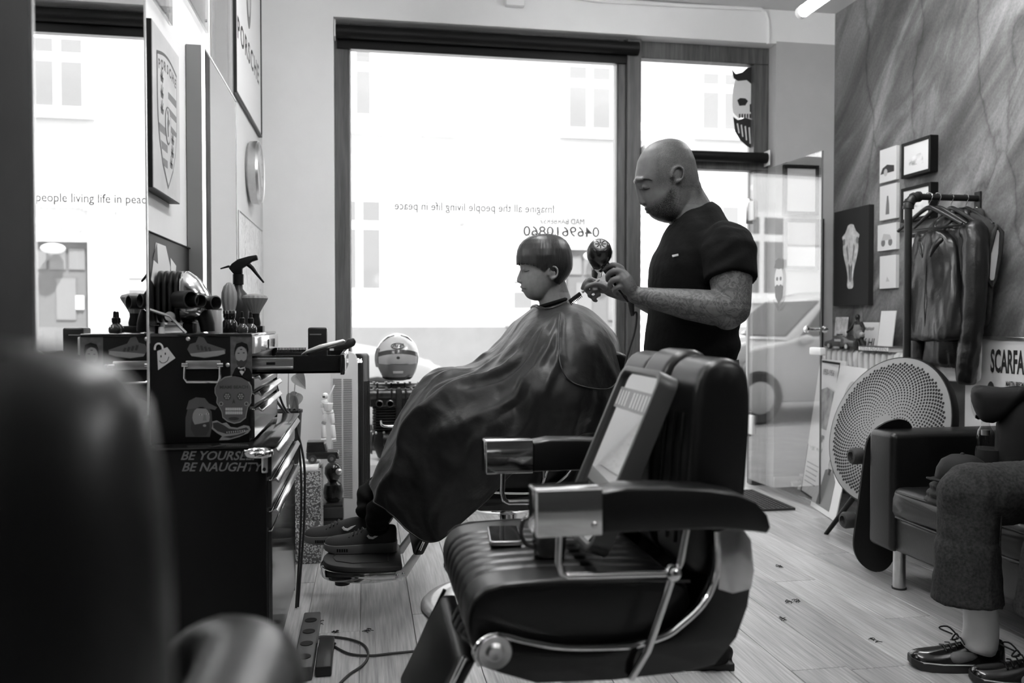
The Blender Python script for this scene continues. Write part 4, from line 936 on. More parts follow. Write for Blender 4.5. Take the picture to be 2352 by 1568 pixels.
def tone_b(co):
    x, y, dep = img(co); t = np.ones(len(co))
    sm = lambda v, a, b: np.clip((v-a)/(b-a), 0, 1)
    # beard: below the line nose base - ear, in front of the ear
    rg_ = 4*np.sin(x*.9+y*.35)+3*np.sin(x*.37-y*.8)
    line = np.interp(x, [1478, 1486, 1500, 1515, 1530, 1540, 1550], [468, 470, 468, 460, 447, 430, 425])
    be = sm(y, line-9, line+12)*sm(1556-x+rg_*.6+np.clip(y-470, 0, 60)*.15, -10, 14)*sm(522-y, 0, 12)*(x > 1476)
    t -= .72*be
    # shaved hair on the crown and the sides
    hl = sm(x, 1492, 1512)*sm(440-y, 0, 20)*(y < 450); t -= .30*hl*(be < .3)
    t -= .18*((x > 1560) & (y > 425) & (y < 470))
    # brows, lip line and nape darker; eye hollow and ear shade painted in
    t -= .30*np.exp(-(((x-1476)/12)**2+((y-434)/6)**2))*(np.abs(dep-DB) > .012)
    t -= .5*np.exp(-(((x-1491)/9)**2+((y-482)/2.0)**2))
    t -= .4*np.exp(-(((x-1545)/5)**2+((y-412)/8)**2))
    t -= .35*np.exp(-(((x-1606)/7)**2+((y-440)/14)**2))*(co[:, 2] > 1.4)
    return np.clip(t, .12, 1)
set_attr(body, 'tone', tone_b)
def ink_b(co):
    x, y, dep = img(co); near = (dep < DB-.06) & (y > 600)
    return np.clip((x-1440)/12, 0, 1)*near*1.0
set_attr(body, 'ink', ink_b)
# brows and lash lines
M_brow = mat('brow_hair', .012, .7)
for s in (-1, 1):
    MB().tube([surf(br, x, y, DB, s, .0012) for x, y in ((1463, 420), (1468, 417.5), (1476, 416.5), (1484, 418), (1491, 422))], [.0015, .0034, .0036, .003, .001], 8).build('eyebrow', M_brow, t_b)
    MB().tube([surf(br, x, y, DB, s, .0016) for x, y in ((1468, 436.5), (1473, 438), (1480, 438.6), (1487, 437))], [.001, .0022, .0021, .001], 8).build('lash_line', M_brow, t_b)
MB().tube([Q(1587-43*math.cos(a), 491-21*math.cos(a)*-1.0+6*math.sin(a)**2, DB, .083*math.sin(a)) for a in [2*PI*i/32 for i in range(32)]], .0065, 8, True).build('shirt_neckband', mat('black_rib_knit', .008, .9, 0, .1), t_b)
# t-shirt
M_shirt = mat('black_cotton', .006, .9, 0, .1, bump=(9, .5, .02), sheen=.0)
mb = MB()
tor = [(478, 1566, 1632, .075), (490, 1553, 1650, .105), (508, 1543, 1664, .135), (528, 1533, 1676, .165), (555, 1517, 1690, .19), (585, 1503, 1699, .205), (615, 1494, 1702, .205), (650, 1491, 1701, .195), (690, 1493, 1697, .185), (730, 1490, 1693, .18), (770, 1484, 1692, .18), (800, 1481, 1691, .18), (825, 1484, 1688, .178)]
mb.loft([[Q((a+b)/2+(b-a)/2*math.copysign(abs(math.cos(q))**.85, math.cos(q)), y+(12*math.cos(q) if y < 500 else 0)*-1, DB, w_*math.copysign(abs(math.sin(q))**.85, math.sin(q))) for q in [2*PI*i/36 for i in range(36)]] for y, a, b, w_ in tor])
for s, S, E in ((-1, sh, el), (1, sh2, el2)):
    d = (E-S).normalized(); e_ = S.lerp(E, .56)
    mb.tube([S-d*.03+Vector((0, 0, .0)), S+d*.02, S.lerp(E, .3), e_], [.066, .086, .083, .080], 22)
    mb.ell(S-Vector((0, 0, .005))+EY*(-s*.02), (.085, .085, .082), None, 18, 12)
shirt = mb.build('t_shirt', M_shirt, t_b, remesh=.006, lap=5)
co = np.zeros(len(shirt.data.vertices)*3); shirt.data.vertices.foreach_get('co', co); co = co.reshape(-1, 3)
nr_ = np.zeros(len(co)*3); shirt.data.vertices.foreach_get('normal', nr_); nr_ = nr_.reshape(-1, 3)
x, y, dep = img(co)
fold = .0035*np.sin((x*.6+y*1.0)/7.5)*np.exp(-((x-1670)/35)**2)*np.exp(-((y-600)/70)**2) + .004*np.sin((y+.35*x)/9.5)*np.clip((y-700)/60, 0, 1)*np.clip((x-1560)/100, .1, 1) + .003*np.sin((x-.5*y)/11)*np.clip((640-y)/80, 0, 1)
co = co + nr_*fold[:, None]; shirt.data.vertices.foreach_set('co', co.ravel()); shirt.data.update()
lp_ = Q(1551, 586.5, DB, -.155)
MB().box(P(1551, 586.5, D=2.63), (.020, .003, .007), RZ(-9.9) @ RY(-12)).build('logo_tab', M_paper, t_b, bevel=.001)
mb = MB()
M_trs = mat('black_trousers', .007, .85, 0, .15, bump=(60, .1, .002))
mb.loft([[Q((a+b)/2+(b-a)/2*math.cos(q), y, DB, w_*math.sin(q)) for q in [2*PI*i/28 for i in range(28)]] for y, a, b, w_ in ((815, 1488, 1684, .172), (860, 1487, 1690, .178), (930, 1490, 1695, .185), (990, 1500, 1690, .18))])
for s in (-1, 1): mb.tube([Q(1592, 930, DB, s*.09), Q(1596, 1100, DB, s*.1), Q(1602, 1300, DB, s*.105), Q(1608, 1485, DB, s*.11)], [.098, .092, .075, .068], 20)
mb.build('trousers', M_trs, t_b, remesh=.009, lap=3)
bl = MB().loft([[Q((a+b)/2+(b-a)/2*math.cos(q), y, DB, w_*math.sin(q)) for q in [2*PI*i/36 for i in range(36)]] for y, a, b, w_ in ((824, 1484, 1690, .18), (846, 1484, 1692, .182))], cap=False).build('belt', M_leam, t_b, solid=.006)
for s in (-1, 1):
    b0 = Q(1612, 1485, DB, s*.11); b0.z = 0
    MB().ell(b0+RGT*-.07+Vector((0, 0, .045)), (.15, .05, .05), RZ(-9.9), 18, 10).box(b0+RGT*-.07+Vector((0, 0, .012)), (.28, .09, .024), RZ(-9.9)).build('shoe', M_leam, t_b, remesh=.008, lap=3)
# hair dryer held in the near hand
t = thing('hair_dryer', 'black round hair dryer held by the barber', 'hair dryer', Q(1366, 600, DB, -.12))
r0 = Q(1365, 574, DB, -.195); n0 = Q(1366, 641, DB, -.05); ax = (n0-r0).normalized()
MB().lathe([(.001, .0), (.020, .0), (.026, .002), (.033, .01), (.0395, .028), (.0405, .042), (.038, .058), (.031, .078), (.024, .096), (.0215, .1)], r0, ax, 32).build('barrel', mat('dryer_black', .012, .25, 0, .5, .3), t)
MB().lathe([(.0215, .098), (.0225, .1), (.021, .12), (.019, .135), (.0185, .15), (.0165, .15), (.0165, .12), (.001, .118)], r0, ax, 28).build('nozzle', M_chrome, t)
ik = MB().lathe([(.001, -.003), (.019, -.003), (.021, 0), (.019, .004)], r0, ax, 24).build('intake_grille', M_grey, t)
u_, w_ = frame_of(ax)
for k_ in range(8):
    a = k_*PI/4; d = u_*math.cos(a)+w_*math.sin(a); MB().tube([r0-ax*.0035+d*.004, r0-ax*.0035+d*.017], .0016, 6).build('grille_blade', M_dark, ik)
h0 = r0+ax*.062; h1 = Q(1434, 692, DB, -.150)
MB().tube(spl([h0, h0.lerp(h1, .3), h0.lerp(h1, .7), h1], 12), [.016, .0165, .0165, .016, .0155, .015, .0148, .0146, .0142, .014, .0135, .012], 16).build('handle', MATS['dryer_black'], t)
MB().lathe([(.011, 0), (.0085, .03), (.005, .05), (.001, .051)], h1, Vector((.12, 0, -1)), 12).build('cord_sleeve', M_rub, t)
cd_ = [h1+Vector((.006, 0, -.045)), Q(1447, 720, DB, -.15), Q(1444, 760, DB, -.14), Q(1428, 820, DB, -.12), Q(1420, 880, DB, -.1), Q(1408, 960, DB, -.08), Q(1385, 1030, DB, -.05), Q(1372, 1140, DB, 0.0), Q(1368, 1330, DB, .05)]
MB().tube(spl(cd_, 50), .0032, 8).build('cord', M_rub, t)
# neck brush in the far hand
t = thing('neck_brush', 'black comb brush resting on the neck of the client', 'brush', Q(1325, 680, DB, .02))
a = Q(1352, 660, DB, .012); b = Q(1307, 694, DB, .045)
MB().tube([a+(a-b)*.55, a, a.lerp(b, .3)], [.004, .0055, .005], 10).build('handle', M_steel, t)
dn = Vector((0, 0, -1)); ab = (b-a).normalized(); sd_ = ab.cross(EY).normalized()
MB().box(a.lerp(b, .66), (.05, .012, .014), Matrix((ab, EY, sd_)).transposed()).build('head', M_dark, t, bevel=.003)
for k_ in range(9): q = a.lerp(b, .42+k_*.065); MB().tube([q, q-sd_*(.014 if sd_.z > 0 else -.014)], .0014, 5).build('bristle', M_black, t)

# ------------------------------------------------------------------ the client
DC = 3.29
cr = [(542, 1236, 1266, .03), (547, 1220, 1284, .055), (556, 1207, 1296, .07), (570, 1199, 1304, .079), (590, 1195, 1308, .083), (604, 1194, 1308, .083), (613, 1194, 1306, .082), (620, 1196, 1303, .080), (628, 1198, 1300, .079), (640, 1197, 1294, .076), (650, 1197, 1287, .072), (659, 1197.5, 1279, .068), (668, 1201, 1270, .064), (676, 1205, 1263, .058), (683, 1210, 1256, .05), (688, 1219, 1249, .038), (690, 1226, 1243, .026)]
t_c = thing('person', 'young client with dark bowl haircut sitting in profile under a black cape', 'person', (.6, 3.22, 0))
mb = MB(); head_mesh(mb, cr, DC)
mb.tube([Q(1197.5, 621, DC), Q(1195.5, 631, DC), Q(1193, 640, DC), Q(1193, 646, DC)], [.006, .0085, .0105, .0115], 10)
mb.ell(Q(1191.8, 644.5, DC), (.0088, .0095, .0082), None, 10, 8)
for s in (-1, 1): mb.ell(Q(1196, 647.5, DC, s*.0095), (.0085, .007, .0062), None, 10, 8)
mb.ell(Q(1198.3, 658.5, DC), (.0075, .02, .0045), None, 10, 8).ell(Q(1201, 667, DC), (.0075, .018, .0052), None, 10, 8)
for s in (-1, 1):
    mb.ell(surf(cr, 1206, 620.5, DC, s, -.0065), (.011, .0095, .008), None, 12, 8)
    ear(mb, 1267.5, 629.5, DC, s*.080, 10.5, 15, s, 14)
cap(mb, [Q(1258, 650, DC), Q(1266, 685, DC), Q(1276, 720, DC), Q(1290, 760, DC)], [.05, .0505, .055, .07], 20)
cap(mb, [Q(1272, 640, DC), Q(1280, 665, DC), Q(1290, 695, DC), Q(1298, 730, DC)], [.04, .04, .041, .045], 16)
core = [(735, 1262, 1312, .10), (770, 1235, 1345, .17), (830, 1225, 1365, .17), (900, 1235, 1375, .15), (960, 1240, 1375, .16), (1000, 1250, 1365, .16)]
mb.loft([[Q((a+b)/2+(b-a)/2*math.cos(q), y, DC, w_*math.sin(q)) for q in [2*PI*i/20 for i in range(20)]] for y, a, b, w_ in core])
for s in (-1, 1):
    cap(mb, [Q(1290, 770, DC, s*.19), Q(1270, 880, DC, s*.22), Q(1130, 900, DC, s*.2)], [.05, .045, .035]); 
    hp, kn, an = Q(1300, 965, DC, s*.09), Q(1015, 965, DC, s*.11), Q(885, 1180, DC, s*.07)
    cap(mb, [hp, hp.lerp(kn, .5), kn], [.08, .07, .055]); cap(mb, [kn, kn.lerp(an, .4), an], [.052, .05, .035])
cbody = mb.build('body', skin_mat('client_skin', .2, 900.0), t_c, remesh=.0036, lap=2)
def tone_c(co):  # eye, nose-base and ear shade painted into the tone; lip line, nape fade
    x, y, dep = img(co); t = np.ones(len(co)); side = np.abs(dep-DC) > .01
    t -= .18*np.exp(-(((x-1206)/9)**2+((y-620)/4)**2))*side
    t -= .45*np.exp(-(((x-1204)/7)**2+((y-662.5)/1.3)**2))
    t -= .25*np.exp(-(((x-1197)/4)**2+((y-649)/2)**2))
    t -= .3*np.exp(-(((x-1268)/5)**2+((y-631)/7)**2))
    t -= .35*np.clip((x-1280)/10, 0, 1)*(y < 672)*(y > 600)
    return np.clip(t, .1, 1)
set_attr(cbody, 'tone', tone_c); set_attr(cbody, 'ink', lambda co: np.zeros(len(co)))
for s in (-1, 1):
    MB().tube([surf(cr, x, y, DC, s, .001) for x, y in ((1199, 609), (1204, 607), (1211, 607), (1219, 610))], [.0008, .0018, .0018, .0006], 6).build('eyebrow', M_brow, t_c)
    MB().tube([surf(cr, x, y, DC, s, .0012) for x, y in ((1199.5, 622.5), (1204, 624.6), (1209, 625), (1215, 622.8))], [.0006, .0015, .0015, .0007], 6).build('lash_line', M_brow, t_c)
MB().tube([surf(cr, x, y, DC, s, .0003) for s, x, y in ((1, 1208, 664), (1, 1201, 662.8), (-1, 1201, 662.8), (-1, 1208, 664))], .0012, 6).build('mouth_line', M_brow, t_c)
# hair: a shell that follows the skull, fringe in front, short at the nape
M_hair = ramp_mat('dark_hair', lambda n, l, tc: cramp(n, l, (lambda q: (l.new(scaled(n, l, tc, 260, 260, 18), q.inputs['Vector']), q.outputs['Fac'])[1])(N(n, 'TexNoise', i_Scale=1.0, i_Detail=3.0)), [(.3, .006), (.62, .022), (.8, .05)]), .38, .5, bump=(.5, .004))
hrw = [(537.5, 1250, 1254, .004), (538.5, 1241, 1266, .02), (541, 1228, 1278, .04), (546, 1213, 1290, .058), (553, 1202, 1299, .071), (563, 1194, 1306, .081), (575, 1189, 1311, .088), (590, 1186.5, 1314, .0915), (606, 1187, 1314.5, .0915), (618, 1190, 1313, .089), (632, 1194, 1307, .085), (645, 1194, 1298, .079), (660, 1194, 1288, .071)]
NT, NS = 220, 40; rows = []
hr = random.Random(3); jag = [hr.uniform(-1, 1) for _ in range(NT)]
for j in range(NS):
    s_ = j/(NS-1); row = []
    for i in range(NT):
        a = 2*PI*i/NT; c_, sn = math.cos(a), math.sin(a)
        # lower edge of the hair per direction: -1 = face, +1 = nape
        f_ = -c_
        ylow = np.interp(c_, [-1, -.8, -.5, -.22, -.05, .12, .3, .55, 1], [606, 607, 611, 619, 626, 616, 628, 648, 657])
        ylow += jag[i]*1.6*(1.4 if c_ < -.3 else .8)
        y = 537.5+(ylow-537.5)*(s_**1.5)
        xf, xb, w_ = ring_at(hrw, y); xc = (xf+xb)/2; rx = (xb-xf)/2
        if c_ > -.3: k = max(0, (s_-.75)/.25)*.05; rx *= 1-k; w_ *= 1-k
        rip = 1+.010*noise.noise(Vector((i*.55, j*.07, 0)))+.008*noise.noise(Vector((i*.17, j*.1, 4)))
        row.append(Q(xc+rx*c_*rip, y, DC, w_*sn*rip*(1-.12*max(0, -c_)**2)))
    row.append(row[0].copy()); rows.append(row)
MB().grid(rows).build('hair', M_hair, t_c, solid=.004)
# loose strands on the crown
st_ = MB()
for k_ in range(26):
    a = hr.uniform(-.2, PI+.2); x = 1250+45*math.cos(a)*hr.uniform(.3, 1); y = 545+hr.uniform(-3, 5); dd_ = hr.uniform(-.05, .05)
    st_.tube(spl([Q(x, y, DC, dd_), Q(x-6, y-7, DC, dd_*1.1), Q(x-16*hr.uniform(-1, 1.4), y-2+hr.uniform(-5, 8), DC, dd_*1.2)], 6), .0006, 4)
st_.build('loose_strands', M_hair, t_c)
# collar of the shirt under the cape
MB().tube([Q(1237+33*(1-math.cos(a))+.0, 706-10*(1-math.cos(a)), DC, .058*math.sin(a)) for a in [2*PI*i/28 for i in range(28)]], .008, 8, True).build('shirt_collar', M_shirt, t_c)
# trousers below the hem and both sneakers
mb = MB()
for s, (kx, ky, ax_, ay) in ((-1, (1005, 985, 876, 1180)), (1, (1005, 985, 838, 1165))):
    dp = s*.085
    mb.tube(spl([Q(1290, 965, DC, s*.1), Q(1130, 950, DC, s*.11), Q(kx, ky, DC, s*.105), Q((kx+ax_)/2+22, (ky+ay)/2, DC, s*.095), Q(ax_+8, ay-22, DC, dp), Q(ax_, ay, DC, dp), Q(ax_-3, ay+26, DC, dp*.6)], 40), [.09-.048*min(1, i/34)+.006*math.sin(i*1.9)*(i > 25) for i in range(40)], 20)
mb.build('trousers', M_trs, t_c, remesh=.007, lap=2)
def shoe(par, toe, heel, width, hgt, style, mu, ms, open_z=.085, name='shoe'):
    """toe/heel: points on the ground line of the shoe"""
    ax_ = (toe-heel); L = ax_.length; d = ax_.normalized(); upv = Vector((0, 0, 1)); upv = (upv-d*upv.dot(d)).normalized(); sd = d.cross(upv)
    st = [(0, .30, .9, .55), (.04, .62, 1.0, .75), (.14, .78, 1.0, .80), (.28, .80, .96, .84), (.42, .84, .82, .86), (.56, .95, .66, .92), (.70, 1.0, .54, .98), (.82, .98, .47, .98), (.92, .84, .42, .9), (.975, .6, .34, .7), (1.0, .3, .24, .5)]
    if style == 'dress': st = [(a, b, (c*.92 if .05 < a < .55 else c*.9), e) for a, b, c, e in st]
    rings = []; srings = []
    for a, wf_, hf, _ in st:
        w2 = width/2*wf_; h = hgt*hf; o = heel+d*(a*L); rg = []
        for k in range(20):
            q = 2*PI*k/20; cx_, sz_ = math.cos(q), math.sin(q)
            z = .020+h*max(0, sz_)**.8 if sz_ > 0 else .020+.004*sz_
            rg.append(o+sd*(w2*.93*math.copysign(abs(cx_)**.7, cx_)*(1-.25*max(0, sz_)))+upv*z)
        rings.append(rg)
        tl = .012*max(0, (a-.8)/.2)**2
        srings.append([o+sd*(w2*1.02*math.copysign(abs(math.cos(q))**.5, math.cos(q)))+upv*((.0+tl if math.sin(q) < 0 else .026+tl*.6+(.014*(1-a) if style == 'run' else 0))) for q in [2*PI*(k+.5)/16 for k in range(16)]])
    so = MB().loft(rings).build(name, mu, par, sub=1)
    MB().loft(srings).build('sole', ms, so, bevel=.003)
    return so, d, upv, sd, L
M_snk = mat('black_knit', .012, .7, bump=(300, .2, .001)); M_sole = mat('grey_foam_sole', .10, .6)
gz = .2165
for tx, hx, yy, D_ in ((746, 912, 1262, None), (700, 850, 1243, None)):
    toe = P(tx, yy-6, D=3.25 if tx > 720 else 3.38); heel = P(hx, yy-6, D=3.25 if tx > 720 else 3.38)
    toe.z = gz; heel.z = gz
    s_, d, upv, sd, L = shoe(t_c, toe, heel, .095, .085, 'run', M_snk, M_sole, name='sneaker')
    nside = -1 if sd.y > 0 else 1
    fr2 = heel+d*(L*.30)+upv*.064+sd*(nside*.0405)
    sw = [(-.03, .014), (-.012, .0), (.002, -.008), (.018, -.006), (.026, .004), (.02, .009), (.014, .002), (.004, .0), (-.01, .008)]
    MB().prism([(-a, b) for a, b in sw], fr2, -d, upv, sd*nside, 0, .004).build('swoosh', M_white, s_)
    for k_ in range(5):
        p = heel+d*(L*(.48+.055*k_))+upv*(.085-.007*k_)
        MB().tube([p+sd*.028+upv*-.006, p+upv*.006, p-sd*.028+upv*-.006], .0028, 6).build('lace', M_black, s_)
    for k_ in range(5): p = heel+d*(L*(.66+.032*k_))+upv*.013+sd*(nside*.0475); MB().box(p, (.006, .002, .012), Matrix((d, sd, upv)).transposed()).build('sole_mark', M_black, s_)
# ------------------------------------------------------------------ the cape
paths = [
 (0, [(1232,703,3.28),(1197,738,3.27),(1150,803,3.25),(1092,846,3.24),(1012,866,3.22),(952,912,3.20),(905,1000,3.18),(866,1068,3.17),(848,1112,3.17)]),
 (30, [(1240,707,3.23),(1212,745,3.12),(1168,812,3.05),(1112,862,3.02),(1030,890,3.01),(965,952,3.0),(925,1040,3.0),(902,1120,3.0),(893,1176,3.0)]),
 (55, [(1254,711,3.19),(1238,750,3.05),(1208,822,2.96),(1162,892,2.89),(1102,955,2.86),(1050,1035,2.88),(1016,1120,2.90),(992,1200,2.92),(985,1245,2.93)]),
 (75, [(1268,709,3.18),(1264,745,3.0),(1247,820,2.9),(1217,890,2.83),(1182,952,2.82),(1150,1020,2.84),(1120,1090,2.86),(1096,1140,2.87),(1080,1182,2.88)]),
 (100, [(1282,704,3.19),(1297,733,3.02),(1297,800,2.91),(1284,870,2.83),(1270,930,2.81),(1257,975,2.82),(1242,1012,2.83),(1227,1040,2.84),(1208,1064,2.85)]),
 (125, [(1292,699,3.22),(1328,722,3.07),(1352,780,2.97),(1358,840,2.92),(1352,890,2.89),(1347,930,2.88),(1337,960,2.88),(1326,985,2.88),(1318,1005,2.88)]),
 (150, [(1300,695,3.26),(1352,720,3.16),(1394,770,3.08),(1413,830,3.05),(1418,890,3.03),(1418,930,3.02),(1412,958,3.02),(1402,978,3.02),(1394,992,3.02)]),
 (180, [(1304,692,3.3),(1362,714,3.29),(1413,768,3.28),(1433,840,3.28),(1447,900,3.28),(1453,935,3.28),(1451,965,3.28),(1446,985,3.28),(1440,1003,3.28)])]
phs = [p[0] for p in paths]; NSs, NPh = 130, 220
samp = [np.array([np.array(q) for q in spl([tuple(c) for c in p[1]], NSs)]) for p in paths]
samp = np.array(samp)                       # path, s, 3
def cape_pt(ph, j):
    m = abs(ph); k = max(i for i in range(len(phs)) if phs[i] <= m); k = min(k, len(phs)-2)
    u = (m-phs[k])/(phs[k+1]-phs[k]); a = samp[max(k-1, 0)][j]; b = samp[k][j]; c = samp[k+1][j]; d = samp[min(k+2, len(phs)-1)][j]
    q = .5*((2*b)+(-a+c)*u+(2*a-5*b+4*c-d)*u*u+(-a+3*b-3*c+d)*u**3)
    D_ = q[2]; w0 = P(q[0], q[1], D=D_)
    if ph < 0: w0 = Vector((w0.x, 2*3.245-w0.y, w0.z))       # far side: mirrored about the chair's middle plane
    return w0
rows = []
for j in range(NSs):
    rows.append([cape_pt(-180+360*i/NPh, j) for i in range(NPh+1)])
# folds: displace along the surface normal
G = np.array([[list(p) for p in r] for r in rows]); du = np.gradient(G, axis=0); dv = np.gradient(G, axis=1); nn = np.cross(du, dv); nn /= (np.linalg.norm(nn, axis=2, keepdims=True)+1e-9)
S = np.linspace(0, 1, NSs)[:, None]; PH = np.linspace(-180, 180, NPh+1)[None, :]
def rdg(v): return 1-np.abs(np.sin(v))          # sharp-crested fold
nz = np.array([[noise.noise(Vector((G[j, i, 0]*6, G[j, i, 1]*6, G[j, i, 2]*6))) for i in range(NPh+1)] for j in range(NSs)])
nz2 = np.array([[noise.noise(Vector((G[j, i, 0]*19+5, G[j, i, 1]*19, G[j, i, 2]*13))) for i in range(NPh+1)] for j in range(NSs)])
rm = np.array([[noise.ridged_multi_fractal(Vector((G[j, i, 0]*5.5+G[j, i, 2]*2, G[j, i, 1]*5.5, G[j, i, 2]*4.0)), 1.0, 2.1, 4, 1.0, 2.0) for i in range(NPh+1)] for j in range(NSs)])
amp = np.clip(S*2.2, 0, 1)
f = amp*(.022*(rdg(PH/14.5+nz*1.3+S*1.6)-.36)*(np.abs(PH) < 150)*np.clip(1.6-np.abs(PH)/110, .25, 1) + .011*(rdg(S*9+np.abs(PH)/38+nz*1.9)-.36)*np.exp(-((S-.42)/.2)**2)*np.exp(-(PH/85)**2)*1.5 + .010*nz + .005*nz2 + .008*(rm-1.0))
f += .012*(rdg(S*4.2-np.abs(PH)/17+nz)-.3)*np.exp(-((S-.28)/.13)**2)*np.exp(-((np.abs(PH)-70)/45)**2)
f += .006*(rdg(np.abs(PH)/6.5+nz*2)-.36)*np.clip((S-.72)/.28, 0, 1)
for a_, b_, s0_, s1_, am_, wd_ in ((88, -105, .08, .58, .016, 4), (72, -92, .12, .6, .014, 3.2), (104, -100, .16, .7, .012, 4), (58, -55, .2, .62, .014, 3), (44, -22, .42, 1, .016, 4), (24, 8, .5, 1, .014, 3.4), (60, 2, .45, 1, .015, 5), (84, 16, .45, 1, .012, 5), (114, 8, .4, 1, .011, 5), (14, 0, .25, .6, .012, 3), (96, -10, .05, .5, .010, 4)):
    wdw = np.clip((S-s0_)/.08, 0, 1)*np.clip((s1_-S)/.12, 0, 1) if s1_ < 1 else np.clip((S-s0_)/.15, 0, 1)
    q_ = (np.abs(PH)-(a_+b_*S)+4*nz)/wd_
    f = f + am_*wdw*(np.exp(-np.abs(q_)**1.3)-.45*np.exp(-((q_-2.2)/1.4)**2))
ctr = G.mean(axis=(0, 1)); sg = np.sign(((G-ctr)*nn).sum(axis=2).mean()); G = G+nn*sg*f[:, :, None]
M_cape = mat('black_nylon_cape', .009, .46, 0, .34, bump=(30, .35, .007), sheen=.03)
cape = thing('barber_cape', 'crinkled black nylon cape draped over the seated client', 'cape', Q(1180, 900, 3.2))
cp = MB().grid([[Vector(G[j, i]) for i in range(NPh+1)] for j in range(NSs)]).build('cloth', M_cape, cape, solid=.0016, sub=1)
MB().tube([Vector(G[NSs-1, i]) for i in range(NPh)], .003, 6, True).build('hem', M_cape, cape)
MB().tube([Vector(G[0, i])+Vector((0, 0, .002)) for i in range(NPh)], .006, 8, True).build('neckband', M_cape, cape)
sm_ = [Q(x, y, D_) for x, y, D_ in ((1285, 720, 2.985), (1283, 780, 2.905), (1288, 840, 2.845), (1310, 875, 2.84), (1350, 890, 2.87), (1395, 893, 2.955), (1416, 880, 3.0))]
MB().tube(spl(sm_, 40), .0028, 6).build('seam', M_cape, cape)
# ================================================================== RIGHT WALL
def rY(x, X=XR): return P(x, 700, X=X).y
def rbox(x0, x1, yt, yb, th):
    """rectangle on the right wall from photo pixels (left column rows): returns Yfar, Ynear, Z0, Z1, Xface"""
    Xf = XR-th; a = P(x0, yt, X=Xf); b = P(x0, yb, X=Xf); c = P(x1, yt, X=Xf); return a.y, c.y, b.z, a.z, Xf
def rpic(name, label, x0, x1, yt, yb, th, mf, mp, bw, group=None, mat_=None):
    yf, yn, z0, z1, Xf = rbox(x0, x1, yt, yb, th); t = thing(name, label, 'picture', (XR, (yf+yn)/2, z0), group)
    if bw:
        for a, b in (((yn, z0), (yn+bw, z1)), ((yf-bw, z0), (yf, z1)), ((yn+bw, z0), (yf-bw, z0+bw)), ((yn+bw, z1-bw), (yf-bw, z1))):
            MB().box2((Xf, a[0], a[1]), (XR-.001, b[0], b[1])).build('frame_bar', mf, t, bevel=.001, seg=1)
    MB().box2((Xf+(.006 if bw else 0), yn+bw, z0+bw), (XR-.001, yf-bw, z1-bw)).build('print', mp, t, smooth=False)
    return t, yf, yn, z0, z1, Xf
def rsh(t, pts, m, nm, Xf, lay=1): # pts in (Y,Z)
    return MB().prism(pts, (Xf, 0, 0), Y3, Z3, -X3, .0005*lay, .0005*lay+.0006).build(nm, m, t, smooth=False)
M_bcan = mat('black_canvas', .012, .8)
t, yf, yn, z0, z1, Xf = rpic('skull_canvas', 'black canvas with a white long animal skull', 1916, 1996, 488, 703, .035, None, M_bcan, 0)
cyv = (yf+yn)/2; hz = z1-z0
def sk(prof, dx=0.0): # half outline mirrored about the canvas axis -> real relief
    L_ = [(cyv-dx-w_, z0+hz*v) for v, w_ in prof]; R_ = [(cyv+dx+w_, z0+hz*v) for v, w_ in prof]; return L_+R_[::-1]
M_bone = mat('bone_print', .55, .6, mott=(25, .3)); M_bone2 = mat('bone_shadow', .2, .6)
rsh(t, sk([(v, 1.75*w_) for v, w_ in [(.84, .005), (.83, .018), (.80, .024), (.76, .034), (.72, .055), (.70, .054), (.67, .046), (.60, .05), (.54, .046), (.46, .036), (.40, .026), (.34, .02), (.28, .017), (.22, .02), (.19, .018), (.175, .01)]]), M_bone, 'skull', Xf)
for s in (-1, 1):
    rsh(t, [(cyv+s*(.074+.014*math.cos(a)), z0+hz*.665+.022*math.sin(a)) for a in [2*PI*i/12 for i in range(12)]], M_bone2, 'eye_hollow', Xf, 2)
    rsh(t, [(cyv+s*.004, z0+hz*.40), (cyv+s*.02, z0+hz*.44), (cyv+s*.012, z0+hz*.27), (cyv+s*.004, z0+hz*.24)], M_ink, 'nose_hollow', Xf, 2)
    rsh(t, [(cyv+s*.035, z0+hz*.64), (cyv+s*.05, z0+hz*.6), (cyv+s*.026, z0+hz*.45), (cyv+s*.02, z0+hz*.48)], M_bone2, 'cheek_groove', Xf, 2)
G4 = 'white acrylic pictures on the concrete wall'
t, yf, yn, z0, z1, Xf = rpic('acrylic_picture', 'small white acrylic picture of a black car with spoked wheel', 2021, 2059, 346, 421, .022, M_white, M_paper, 0, G4)
rsh(t, [(yf-.01, z0+.05), (yf-.03, z0+.085), (yf-.075, z0+.1), (yn+.02, z0+.085), (yn+.02, z0+.05)], M_ink, 'car_shape', Xf); rsh(t, [((yf+yn)/2+.02+.018*math.cos(a), z0+.055+.022*math.sin(a)) for a in [2*PI*i/16 for i in range(16)]], M_ink3, 'wheel', Xf, 2)
t, yf, yn, z0, z1, Xf = rpic('acrylic_picture', 'small white acrylic picture with a dark upright figure', 2021, 2059, 429, 507, .022, M_white, M_paper, 0, G4)
rsh(t, [((yf+yn)/2+a, z0+b) for a, b in ((-.015, .03), (.02, .03), (.015, .09), (.008, .14), (-.004, .14), (-.012, .09))], M_ink2, 'figure', Xf)
t, yf, yn, z0, z1, Xf = rpic('acrylic_picture', 'small white acrylic picture of a motorcycle', 2016, 2059, 518, 577, .022, M_white, M_paper, 0, G4)
for q in (-.035, .035): rsh(t, [((yf+yn)/2+q+.02*math.cos(a), z0+.045+.022*math.sin(a)) for a in [2*PI*i/14 for i in range(14)]], M_ink2, 'wheel', Xf)
rsh(t, [((yf+yn)/2+a, z0+b) for a, b in ((-.05, .06), (.05, .06), (.03, .1), (-.03, .09))], M_ink3, 'bike_body', Xf, 2)
